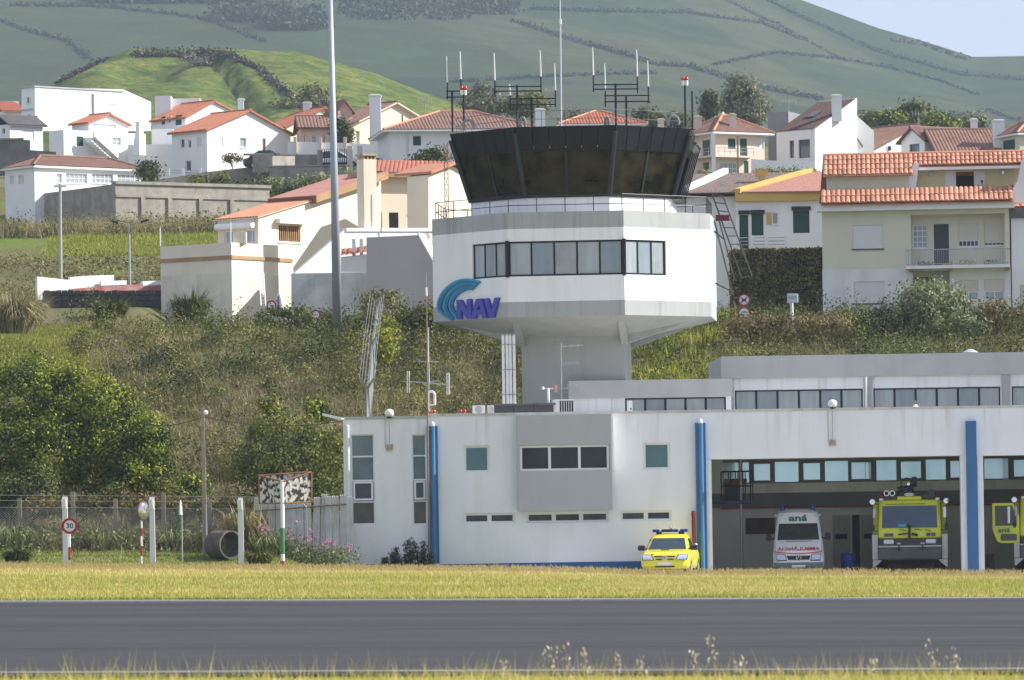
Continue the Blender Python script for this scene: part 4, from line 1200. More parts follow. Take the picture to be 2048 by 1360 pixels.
LOGOB = mat('logo_blue', (.035, .25, .42), (.045, .29, .47), 4, .45)
NAVB = mat('letter_blue', (.06, .065, .36), None, rough=.45)
lg = thing('tower_sign', 'blue swoosh emblem and NAV letters on the control tower', 'sign', Fl.pt(0, Z_g))
def fp_(px, py): return Fl.hit(px, py)
for i in range(6):
    f = i / 5
    outer = [(962, 564), (945, 560), (922, 561), (902, 571), (887, 586), (878, 605), (880, 622), (892, 637)]
    inner = [(948, 578), (936, 578), (924, 583), (914, 591), (908, 602), (907, 614), (912, 625), (920, 634)]
    if i == 0: outer[-1] = (905, 639)
    pts = [(a[0] + (b[0] - a[0]) * f, a[1] + (b[1] - a[1]) * f) for a, b in zip(outer, inner)]
    if i < 2: pts[-1] = (905 + 4 * i, 640 - i)
    fine = []
    for j in range(len(pts) - 1):
        p0, p1, p2, p3 = pts[max(j - 1, 0)], pts[j], pts[j + 1], pts[min(j + 2, len(pts) - 1)]
        for t in np.linspace(0, 1, 5)[:-1]:
            fine.append(tuple(.5 * (2 * p1[c] + (p2[c] - p0[c]) * t + (2 * p0[c] - 5 * p1[c] + 4 * p2[c] - p3[c]) * t * t + (3 * p1[c] - p0[c] - 3 * p2[c] + p3[c]) * t ** 3) for c in (0, 1)))
    fine.append(pts[-1])
    m = MB()
    uv = [fp_(*q) for q in fine]
    wd = [.034 + .022 * math.sin(math.pi * j / (len(uv) - 1)) for j in range(len(uv))]
    for j in range(len(uv) - 1):
        (a0, b0), (a1, b1) = uv[j], uv[j + 1]
        tx, tz = a1 - a0, b1 - b0; L = math.hypot(tx, tz); nx, nz = -tz / L, tx / L
        w0, w1 = wd[j], wd[j + 1]
        m.fprism(Fl, [(a0 - nx * w0, b0 - nz * w0), (a1 - nx * w1, b1 - nz * w1), (a1 + nx * w1, b1 + nz * w1), (a0 + nx * w0, b0 + nz * w0)][::-1], -.01, .07 + .02 * (i % 2))
    m.build('swoosh_rib', LOGOB if i % 2 == 0 else mat('logo_blue_dark', (.02, .16, .31), None, rough=.45), lg)
GLY = {'N': [[(0, 0), (.30, 0), (.30, .52), (.68, 0), (1, 0), (1, 1), (.70, 1), (.70, .48), (.32, 1), (0, 1)]],
       'A': [[(0, 0), (.28, 0), (.345, .22), (.655, .22), (.72, 0), (1, 0), (.67, 1), (.33, 1)]],
       'V': [[(.36, 0), (.64, 0), (1, 1), (.71, 1), (.5, .35), (.29, 1), (0, 1)]]}
for ch, x0, x1, y0, y1 in (('N', 917.5, 946.5, 599, 638), ('A', 945.5, 978, 597.5, 637), ('V', 971.5, 1002, 596, 635.5)):
    (u0, _), (u1, _) = fp_(x0, 617), fp_(x1, 617)
    zb_, zt = fp_((x0 + x1) / 2, y1)[1], fp_((x0 + x1) / 2, y0)[1]
    pl_ = [(u0 + (u1 - u0) * a, zb_ + (zt - zb_) * b) for a, b in GLY[ch][0]]
    m = MB()
    if ch == 'A':                                                  # the counter of the A is left open
        q = lambda a, b: (u0 + (u1 - u0) * a, zb_ + (zt - zb_) * b)
        for poly in ([(0, 0), (.28, 0), (.43, .5), (.5, .74), (.5, 1), (.33, 1)], [(.72, 0), (1, 0), (.67, 1), (.5, 1), (.5, .74), (.57, .5)], [(.345, .22), (.655, .22), (.595, .42), (.405, .42)]):
            m.fprism(Fl, [q(*k) for k in poly], -.01, .12)
    else:
        m.fprism(Fl, pl_, -.01, .12)
    m.build('letter', NAVB, lg, label='blue letter ' + ch)

zr = zB + .09
def roof_p(px, d): return Vector((P(px, 820, d).x, d, zr))
def ac_unit(px0, px1, yt, d, label, grille=True):
    p0 = roof_p(px0, d); w_ = (px1 - px0) / S(d); h = P(px0, yt, d).z - zr
    t = thing('air_conditioner', label, 'air conditioner', p0)
    MB().box(p0.x, p0.x + w_, d, d + .38, zr + .05, zr + h).build('casing', WHITEM, t)
    m = MB()
    for i in range(2): m.box(p0.x + w_ * (.15 + .6 * i), p0.x + w_ * (.25 + .6 * i), d, d + .38, zr - .01, zr + .05)
    m.build('foot', BLACKM, t)
    m = MB()
    if grille:
        m.box(p0.x + w_ * .3, p0.x + w_ * .95, d - .012, d - .002, zr + .09, zr + h - .05)
    else: m.lathe((p0.x + w_ * .5, d - .002, zr + .05 + (h - .05) / 2), [(.14, 0), (.14, .015)], 14, 'Y')
    g = m.build('grille', PLASTIC if grille else GREYP, t)
    if grille:
        for i in range(6):
            x = p0.x + w_ * (.3 + .65 * i / 6)
            MB().box(x, x + .02, d - .024, d - .013, zr + .09, zr + h - .05).build('bar', WHITEM, g)
ac_unit(1105, 1149, 799, 203.5, 'white air conditioner with dark grille beside the dark roof housing')
ac_unit(945, 970, 811, 203, 'white boxy condenser at the free end of the roof row', False)
ac_unit(975, 988, 811, 203.2, 'narrow white condenser beside the dark roof housing', False)
p = roof_p(987, 203.4); w_ = (1107 - 987) / S(203.4)
t = thing('roof_housing', 'low dark grey housing with a flat lid on the station roof', 'housing', p)
MB().box(p.x, p.x + w_, 203.4, 205, zr, zr + .36).build('body', mat('dark_grey_sheet', (.07, .075, .08), (.09, .095, .10), 2, .6), t)
MB().box(p.x - .08, p.x + w_ + .08, 203.3, 205.1, zr + .36, zr + .43).build('lid', mat('brown_lid', (.15, .13, .11), (.1, .09, .08), 2, .7), t)
for i in range(1, 3): MB().box(p.x + w_ * i / 3 - .02, p.x + w_ * i / 3 + .02, 203.385, 203.398, zr, zr + .36).build('seam', PLASTIC, t)
for n_, (px, d) in enumerate(((1012, 207.0), (1026, 207.0))):
    b = roof_p(px, d); b.z = -.4
    t = thing('vent_pipe', 'pair of tall white vent pipes ' + ('next to' if n_ else 'second from') + ' the tower shaft', 'pipe', b, group='white vent pipes')
    for s_ in (-.075, .075):
        MB().tube((b.x + s_, d, -.4), (b.x + s_, d, P(px, 671, d).z), .058, 10).build('pipe', WHITEM, t, smooth=False)
        MB().lathe((b.x + s_, d, P(px, 671, d).z), [(.065, 0), (.065, .05), (.03, .08)], 10).build('cap', STEEL, t)
    m = MB()
    for y in (690, 740, 790): m.box(b.x - .16, b.x + .16, d - .065, d + .065, P(px, y, d).z, P(px, y, d).z + .03)
    m.build('clamp', STEEL, t)
for px, k in ((857, 0), (868, 1), (921, 2), (929, 3)):
    b = roof_p(px, 201.2)
    t = thing('red_roof_lamp', 'small red warning lamp on the station roof ' + ('by the white hooped pipe' if k < 2 else 'standing clear along the parapet'), 'warning light', b, group='red roof lamps ' + ('by the hoop' if k < 2 else 'on the parapet'))
    MB().lathe(b, [(.06, -.01), (.06, .05)], 10).build('base', STEEL, t)
    MB().lathe(b + Vector((0, 0, .05)), [(.055, 0), (.07, .03), (.065, .10), (.03, .14)], 10).build('lens', REDL, t, smooth=True)
b = roof_p(863, 201.5); hw = .13
t = thing('hooped_pipe', 'white pipe bent into a hoop on the station roof corner', 'pipe', b)
zt = P(863, 783, 201.5).z
pts = [Vector((b.x - hw, 201.5, zr - .02)), Vector((b.x - hw, 201.5, zt - hw))] + [Vector((b.x - hw * math.cos(a), 201.5, zt - hw + hw * math.sin(a))) for a in np.linspace(.25, math.pi - .25, 7)] + [Vector((b.x + hw, 201.5, zt - hw)), Vector((b.x + hw, 201.5, zr + .38))]
MB().path(pts, .05, 8).build('pipe', WHITEM, t, smooth=False)
MB().tube(pts[0] + Vector((0, 0, .42)), pts[-1], .03, 6).build('brace', WHITEM, t)
d = 203.0
b = roof_p(858.5, d)
t = thing('dipole_antenna', 'pale dipole antenna array on a mast above the station roof corner', 'antenna', b)
MB().tube(b, P(857, 727, d), .045, 8).build('mast', STEEL, t)
MB().tube(P(857, 727, d), P(857, 655, d), .02, 6, .012).build('whip', WHITEM, t)
m = MB().tube(P(820, 763, d), P(897, 769, d), .025, 6); m.tube(P(836, 722, d), P(878, 724, d), .016, 6); m.tube(P(845, 768, d), P(875, 761, d), .02, 6)
m.build('boom', STEEL, t)
for px in (814.5, 818.5, 894, 898):
    MB().tube(P(px, 785 if px < 850 else 789, d), P(px, 742 if px < 850 else 746, d), .018, 6).build('dipole', WHITEM, t)
d = 199.3
b = on(860, d)
t = thing('thin_mast', 'tall thin rusty mast standing against the station wall by the blue post', 'mast', (P(857, 1080, d).x, d, b.z))
MB().tube((P(857.5, 1080, d).x, d, b.z - .1), P(853, 592, d), .04, 8, .026).build('pole', mat('rusty_pole', (.30, .20, .13), (.22, .15, .10), 3, .7), t)
MB().tube(P(853, 592, d), P(852.5, 575, d), .04, 8).build('coupling', WHITEM, t)
MB().tube(P(852.5, 575, d), P(852, 545, d), .012, 6).build('tip', STEEL, t)
for y in (860, 1000): 
    q = P(856, y, d); MB().box(q.x - .06, q.x + .06, d, F.pt(0, 0).y + .1, q.z, q.z + .04).build('wall_bracket', STEEL, t)
d = 204.5
b = roof_p(1123, d)
t = thing('yagi_antenna', 'thin mast with horizontal yagi antennas in front of the tower shaft', 'antenna', b)
MB().tube(b, P(1122, 686, d), .028, 6).build('mast', STEEL, t)
for a, c in (((1113, 694), (1168, 690)), ((1122, 731), (1158, 727)), ((1122, 727), (1158, 724)), ((1098, 777), (1165, 776))): MB().tube(P(*a, d), P(*c, d), .015, 6).build('boom', STEEL, t)
m = MB()
for i in range(9):
    x = 1118 + i * 5.5
    m.tube(P(x, 767, d), P(x, 787, d), .011, 5)
for x in (1130, 1142, 1156): m.tube(P(x, 688, d - .2), P(x, 694, d + .2), .01, 5)
m.build('element', STEEL, t)
p = P(1112, 777, d)
MB().box(p.x - .06, p.x + .06, d - .05, d + .05, p.z - .14, p.z + .14).build('reflector', mat('orange_white', (.6, .38, .26), None, rough=.6), t)
d = 203.8
b = roof_p(1097, d); zt = P(1097, 777, d).z
t = thing('wind_sensor', 'small white wind sensor on a short post on the station roof', 'weather sensor', b)
MB().tube(b, (b.x, d, zt), .055, 8).build('post', WHITEM, t)
MB().box(b.x - .2, b.x + .2, d - .02, d + .02, zt - .02, zt + .02).build('arm', WHITEM, t)
MB().lathe((b.x - .2, d, zt - .04), [(.05, 0), (.06, .06), (.02, .12)], 8).build('cup', WHITEM, t)
p = roof_p(1260, 203)
t = thing('roof_box', 'slim white upright box on the station roof before the link wing windows', 'box', p)
MB().box(p.x - .1, p.x + .1, 203, 203.15, zr, zr + .46).build('casing', WHITEM, t)
MB().lathe((p.x + .03, 203, zr + .15), [(.035, 0), (.035, .02)], 8, 'Y').build('dial', PLASTIC, t)
p = roof_p(1831, 202)
t = thing('roof_nozzle', 'small brown and white roof nozzle above the garage', 'vent', p)
MB().tube(p, p + Vector((0, 0, .28)), .05, 8, .03).build('pipe', mat('rusty_pole', (.3, .2, .13)), t)
MB().lathe(p, [(.16, 0), (.05, .12)], 10).build('flashing', WHITEM, t)
p = F.pt(ua, zA - .02, .02)
t = thing('floodlight', 'white floodlight arm reaching out from the station roof corner', 'light', p)
a, b = P(688, 838, 199.8), P(645, 830, 199.8)
MB().tube(p + Vector((.05, 0, .02)), a.lerp(b, .3), .035, 8).build('arm', WHITEM, t)
m = MB(); q0, q1 = a.lerp(b, .1), b
sd = Vector((0, .12, 0)); up = Vector((0, 0, .07))
m.hexa([q0 - sd - up, q0 + sd - up, q1 + sd - up * .4, q1 - sd - up * .4, q0 - sd + up * .6, q0 + sd + up * .6, q1 + sd + up, q1 - sd + up])
m.build('housing', WHITEM, t)
d = 213.2
t = thing('steel_ladder', 'slanted steel ladder structure hanging beside the right wall of the tower', 'ladder', P(1440, 560, d))
m = MB()
for a, c in (((1424, 388), (1484, 556)), ((1446, 392), (1504, 552)), ((1436, 432), (1470, 560)), ((1428, 440), (1466, 590))):
    m.tube(P(*a, d), P(*c, d), .03, 6)
m.build('stringer', mat('ladder_steel', (.085, .08, .075), (.05, .05, .048), 3, .6, metal=.3), t)
for i in range(11):
    f = i / 10
    MB().tube(P(1424, 388, d).lerp(P(1484, 556, d), f), P(1446, 392, d).lerp(P(1504, 552, d), f), .02, 6).build('rung', MATS['ladder_steel'], t)
for a, c in (((1484, 556), (1504, 552)), ((1418, 560), (1468, 585)), ((1425, 460), (1450, 480))): MB().tube(P(*a, d), P(*c, d), .03, 6).build('tie', MATS['ladder_steel'], t)
p = P(1446, 436, d)
MB().box(p.x - .3, p.x + .25, d - .1, d - .05, p.z - .12, p.z + .12).build('sign_plate', mat('maroon_plate', (.10, .02, .02), None, rough=.6), t)
def zslice(z, yf, yr, a, r=.12, bow=.06):
    """plan of a body at height z: rounded rectangle with a slightly bowed front"""
    return [(-a, yr - r * .6, z), (-a, yf + r + bow, z), (-a + r * .3, yf + r * .35 + bow * .8, z), (-a + r, yf + bow * .55, z), (-a * .45, yf + bow * .12, z), (a * .45, yf + bow * .12, z),
            (a - r, yf + bow * .55, z), (a - r * .3, yf + r * .35 + bow * .8, z), (a, yf + r + bow, z), (a, yr - r * .6, z), (a - r * .6, yr, z), (-a + r * .6, yr, z)]
def zloft(sl):
    return MB().loft([zslice(*q) for q in sl][::1])
def front_at(sl, z):
    zs = [q[0] for q in sl]
    return (float(np.interp(z, zs, [q[1] for q in sl])), float(np.interp(z, zs, [q[3] for q in sl])))
def front_plate(sl, x0, x1, z0, z1, out=.015, th=.03, r=.0, x0t=None, x1t=None, nz=3):
    """plate lying on the front of a body between two heights"""
    m = MB(); x0t = x0 if x0t is None else x0t; x1t = x1 if x1t is None else x1t
    rows = []
    for i in range(nz + 1):
        f = i / nz; z = z0 + (z1 - z0) * f
        y, a = front_at(sl, z)
        xa, xb = x0 + (x0t - x0) * f, x1 + (x1t - x1) * f
        def yy(x): return y + .06 * max(0, (abs(x) / a - .45)) ** 1.3 - out
        rows.append([(xa, yy(xa), z), ((xa * 2 + xb) / 3, yy((xa * 2 + xb) / 3), z), ((xa + 2 * xb) / 3, yy((xa + 2 * xb) / 3), z), (xb, yy(xb), z),
                     (xb, yy(xb) + th, z), (xa, yy(xa) + th, z)])
    return m.loft(rows)
def wheel(t, x, y, r, w_, name='wheel'):
    s_ = 1 if x > 0 else -1
    o = MB().lathe((x, y, r), [(r * .55, -w_ / 2), (r * .95, -w_ / 2), (r, -w_ * .35), (r, w_ * .35), (r * .95, w_ / 2), (r * .55, w_ / 2)], 20, 'X').build(name, BLACK, t, local=True)
    MB().lathe((x + s_ * w_ * .42, y, r), [(r * .56, -.02), (r * .56, .02), (r * .2, .05)], 14, 'X').build('rim', STEEL, o, local=True)
def text_mesh(s, size, name, material, extrude=.004, xscale=1.0, shear=0.0, offset=0.0):
    cu = bpy.data.curves.new(name, 'FONT'); cu.body = s; cu.size = size; cu.extrude = extrude; cu.align_x = 'CENTER'; cu.align_y = 'CENTER'; cu.shear = shear; cu.offset = offset
    cu.resolution_u = 3
    o = bpy.data.objects.new(name, cu); C.objects.link(o)
    dg = bpy.context.evaluated_depsgraph_get(); dg.update()
    me = bpy.data.meshes.new_from_object(o.evaluated_get(dg))
    bpy.data.objects.remove(o); bpy.data.curves.remove(cu)
    me.name = name
    v = np.zeros(len(me.vertices) * 3); me.vertices.foreach_get('co', v); v = v.reshape(-1, 3)
    me.materials.clear(); me.materials.append(material)
    q = np.stack([v[:, 0] * xscale, -v[:, 2], v[:, 1]], 1)            # stands upright, facing -y
    me.vertices.foreach_set('co', q.ravel()); me.update()
    return me
def put_text(parent, s, size, loc, material, name='lettering', tilt=0.0, **k):
    o = bpy.data.objects.new(name, text_mesh(s, size, name, material, **k)); C.objects.link(o)
    o.parent = parent; o.location = loc; o.rotation_euler = (tilt, 0, 0); XF[o] = XF[parent]
    return o

def pickup():
    d = 195.6
    x = P(1329, 1100, d).x
    t = thing('pickup_truck', 'bright yellow pickup with blue light bar parked before the station wall', 'pickup', (x, d, gzf(x, d) + .03), math.radians(-7))
    low = [(.36, .14, 5.0, .84, .2), (.46, .02, 5.05, .89, .22), (.60, .0, 5.08, .90, .22), (.78, .06, 5.08, .90, .2), (.90, .16, 5.06, .895, .22), (.985, .42, 5.05, .86, .25), (1.06, .95, 5.04, .83, .25), (1.09, 1.25, 5.03, .80, .25)]
    zloft(low).build('body', YELLOW, t, local=True, smooth=False)
    cab = [(1.05, 1.12, 3.35, .80, .12), (1.22, 1.38, 3.32, .775, .12), (1.40, 1.66, 3.25, .715, .14), (1.54, 1.92, 3.15, .655, .16), (1.63, 2.15, 3.05, .60, .2), (1.665, 2.4, 2.9, .50, .25)]
    zloft(cab).build('cab', YELLOW, t, local=True)
    front_plate(cab, -.70, .70, 1.09, 1.50, .012, .02, x0t=-.585, x1t=.585, nz=5).build('windshield', mat('blue_windshield', (.02, .035, .055), (.03, .05, .06), 4, .05, spec=.6), t, local=True)
    for s_ in (-1, 1):
        m = MB(); a = [(s_ * .80, 1.5, 1.12), (s_ * .80, 3.0, 1.12), (s_ * .69, 2.85, 1.47), (s_ * .69, 1.95, 1.47)]
        m.slab([(p[0] + s_ * .0, p[1], p[2]) for p in a], (s_ * .02, 0, .004)); m.build('side_window', GLASS, t, local=True)
        h = front_plate(low, s_ * .42 if s_ > 0 else -.80, .80 if s_ > 0 else -.42, .70, .88, .015, .06, x0t=s_ * .52 if s_ > 0 else -.84, x1t=.84 if s_ > 0 else -.52)
        h.build('headlight', LAMP, t, local=True)
        front_plate(low, s_ * .39 if s_ > 0 else -.83, .83 if s_ > 0 else -.39, .685, .895, .008, .05, x0t=s_ * .49 if s_ > 0 else -.86, x1t=.86 if s_ > 0 else -.49).build('headlight_rim', PLASTIC, t, local=True)
        m = MB().rbox(s_ * .98 - .14, s_ * .98 + .14, 1.28, 1.42, 1.04, 1.24, .04); o = m.build('mirror', PLASTIC, t, local=True)
        MB().tube((s_ * .80, 1.4, 1.10), (s_ * .90, 1.36, 1.12), .03, 6).build('mirror_arm', PLASTIC, o, local=True)
        wheel(t, s_ * .78, .95, .37, .24); wheel(t, s_ * .78, 4.0, .37, .24)
    g = front_plate(low, -.38, .38, .80, .845, .014, .03, x0t=-.40, x1t=.40).build('grille', PLASTIC, t, local=True)
    front_plate(low, -.33, -.11, .69, .735, .014, .03).build('grille', PLASTIC, t, local=True)
    front_plate(low, .11, .33, .69, .735, .014, .03).build('grille', PLASTIC, t, local=True)
    front_plate(low, -.36, .36, .42, .47, .014, .03).build('bumper_slot', PLASTIC, t, local=True)
    front_plate(low, -.26, .26, .50, .60, .02, .02).build('number_plate', WHITEM, t, local=True)
    y, _ = front_at(low, .765)
    m = MB()
    for k in range(18):
        a, b = 2 * math.pi * k / 18, 2 * math.pi * (k + 1) / 18
        m.tube((.085 * math.cos(a), y - .02, .765 + .06 * math.sin(a)), (.085 * math.cos(b), y - .02, .765 + .06 * math.sin(b)), .012, 5)
        m.tube((.035 * math.cos(a), y - .022, .765 + .058 * math.sin(a)), (.035 * math.cos(b), y - .022, .765 + .058 * math.sin(b)), .008, 5)
    m.build('emblem', CHROME, t, local=True)
    m = MB().rbox(-.22, .10, .84, .92, 1.03, 1.075, .015); m.build('bonnet_scoop', PLASTIC, t, local=True)
    lb = MB().rbox(-.66, .66, 2.28, 2.52, 1.72, 1.745, .01).build('light_bar', PLASTIC, t, local=True)
    for a, b, mt in ((-.66, -.40, BLUEL), (-.40, -.33, LAMP), (-.33, .10, PLASTIC), (.10, .30, BLUEL), (.30, .37, LAMP), (.37, .66, BLUEL)):
        MB().rbox(a + .004, b - .004, 2.27, 2.53, 1.745, 1.83, .02).build('lens', mt, lb, local=True)
    for s_ in (-1, 1): MB().box(s_ * .42 - .1, s_ * .42 + .1, 2.3, 2.5, 1.60, 1.725).build('light_bar_foot', PLASTIC, t, local=True)
    MB().lathe((.03, 2.36, 1.83), [(.03, 0), (.05, .05), (.06, .12), (.03, .18)], 10).build('roof_lamp', CHROME, t, local=True)
    front_plate(low, -.5, -.42, .905, .925, .012, .02).build('wiper_jet', PLASTIC, t, local=True)
pickup()

def ambulance():
    d = 201.9
    x = P(1597, 1100, d).x
    t = thing('ambulance', 'white ambulance with red stripe and mirrored lettering inside the garage', 'ambulance', (x, d, zf_), math.radians(-3))
    b = [(.30, .10, 5.5, .90, .15), (.42, .0, 5.55, .965, .2), (.60, .0, 5.6, .97, .2), (.66, .05, 5.6, .975, .2), (.88, .10, 5.6, .975, .25), (1.0, .16, 5.6, .965, .3), (1.18, .30, 5.6, .95, .3), (1.36, .58, 5.6, .935, .2),
         (1.40, .66, 5.6, .93, .15), (1.75, .98, 5.6, .885, .15), (2.08, 1.28, 5.6, .84, .15), (2.30, 1.37, 5.6, .81, .18), (2.48, 1.48, 5.55, .77, .25), (2.58, 1.75, 5.45, .70, .35), (2.62, 2.3, 5.3, .5, .45)]
    zloft(b).build('body', CARWHITE, t, local=True)
    ws = front_plate(b, -.80, .80, 1.44, 2.07, .012, .02, x0t=-.73, x1t=.73, nz=5).build('windshield', mat('van_glass', (.028, .032, .034), (.045, .05, .05), 3, .06, spec=.5), t, local=True)
    for s_ in (-1, 1):
        front_plate(b, min(s_ * .46, s_ * .80), max(s_ * .46, s_ * .80), .66, .88, .015, .05, x0t=min(s_ * .52, s_ * .86), x1t=max(s_ * .52, s_ * .86)).build('headlight', LAMP, t, local=True)
        front_plate(b, min(s_ * .44, s_ * .82), max(s_ * .44, s_ * .82), .64, .90, .008, .05, x0t=min(s_ * .50, s_ * .88), x1t=max(s_ * .50, s_ * .88)).build('headlight_rim', PLASTIC, t, local=True)
        o = MB().rbox(s_ * 1.13 - .10, s_ * 1.13 + .10, .78, .90, 1.42, 1.72, .04).build('mirror', PLASTIC, t, local=True)
        MB().tube((s_ * .9, .95, 1.5), (s_ * 1.06, .86, 1.5), .03, 6).build('mirror_arm', PLASTIC, o, local=True)
        wheel(t, s_ * .86, 1.0, .35, .22); wheel(t, s_ * .86, 4.4, .35, .22)
        bc = MB().lathe((s_ * .58, 2.0, 2.50), [(.09, -.1), (.09, .14), (.08, .26), (.03, .31)], 12).build('beacon', BLUEL, t, local=True, smooth=True)
        MB().tube((s_ * .76, 1.75, 2.36), (s_ * .88, 1.72, 2.40), .035, 6).build('marker_lamp', WHITEM, t, local=True)
        MB().slab([(s_ * .92, 1.15, 1.48), (s_ * .92, 1.9, 1.48), (s_ * .86, 1.9, 2.02), (s_ * .86, 1.5, 2.02)], (s_ * .025, 0, 0)).build('side_window', GLASS, t, local=True)
    front_plate(b, -.40, .40, .68, .84, .012, .03, x0t=-.46, x1t=.46).build('grille', PLASTIC, t, local=True)
    y, _ = front_at(b, .76)
    m = MB()
    for k in range(18):
        a, c = 2 * math.pi * k / 18, 2 * math.pi * (k + 1) / 18
        m.tube((.10 * math.cos(a), y - .03, .77 + .10 * math.sin(a)), (.10 * math.cos(c), y - .03, .77 + .10 * math.sin(c)), .012, 5)
    for a in (90, 210, 330): m.tube((0, y - .03, .77), (.1 * math.cos(math.radians(a)), y - .03, .77 + .1 * math.sin(math.radians(a))), .011, 5)
    m.build('emblem', CHROME, t, local=True)
    front_plate(b, -.94, .94, .34, .58, .010, .03, x0t=-.95, x1t=.95).build('bumper', mat('grey_bumper', (.16, .18, .20), None, rough=.6), t, local=True)
    front_plate(b, -.26, .26, .38, .48, .03, .02).build('number_plate', WHITEM, t, local=True)
    front_plate(b, -.50, .50, 1.385, 1.405, .02, .03).build('air_slot', PLASTIC, t, local=True)
    for s_ in (-1, 1):
        m = MB()
        for i in range(6):
            xa, xb = s_ * .93 * i / 6, s_ * .93 * (i + 1) / 6
            za, zb_ = .90 + .085 * (i / 6) ** 2, .90 + .085 * ((i + 1) / 6) ** 2
            ya, yb_ = front_at(b, za)[0] - .008 + .06 * max(0, abs(xa) / .97 - .45) ** 1.3, front_at(b, zb_)[0] - .008 + .06 * max(0, abs(xb) / .97 - .45) ** 1.3
            m.hexa([(xa, ya, za), (xb, yb_, zb_), (xb, yb_ + .05, zb_), (xa, ya + .05, za), (xa, ya + .004, za + .035), (xb, yb_ + .004, zb_ + .035), (xb, yb_ + .05, zb_ + .035), (xa, ya + .05, za + .035)])
        m.build('stripe', REDP, t, local=True)
    put_text(t, 'AMBUL\u00c2NCIA', .20, (0, front_at(b, 1.10)[0] - .05, 1.10), mat('red_letters', (.42, .03, .05), None, rough=.5), xscale=-1.28, tilt=math.radians(-35), offset=.003)
    gl = mat('green_letters', (.01, .16, .12), None, rough=.5)
    lt = put_text(t, 'an\u00e1', .36, (0, front_at(b, 2.27)[0] - .035, 2.27), gl, xscale=1.45, tilt=math.radians(-24), offset=.008)
    for s_ in (-.38, .38):                                         # pale seats behind the glass
        front_plate(b, s_ - .13, s_ + .13, 1.52, 1.98, .016, .02, x0t=s_ - .10, x1t=s_ + .10).build('seat_reflection', mat('pale_seat', (.16, .16, .15), None, rough=.2), ws, local=True) if False else None
    return t
ambulance()

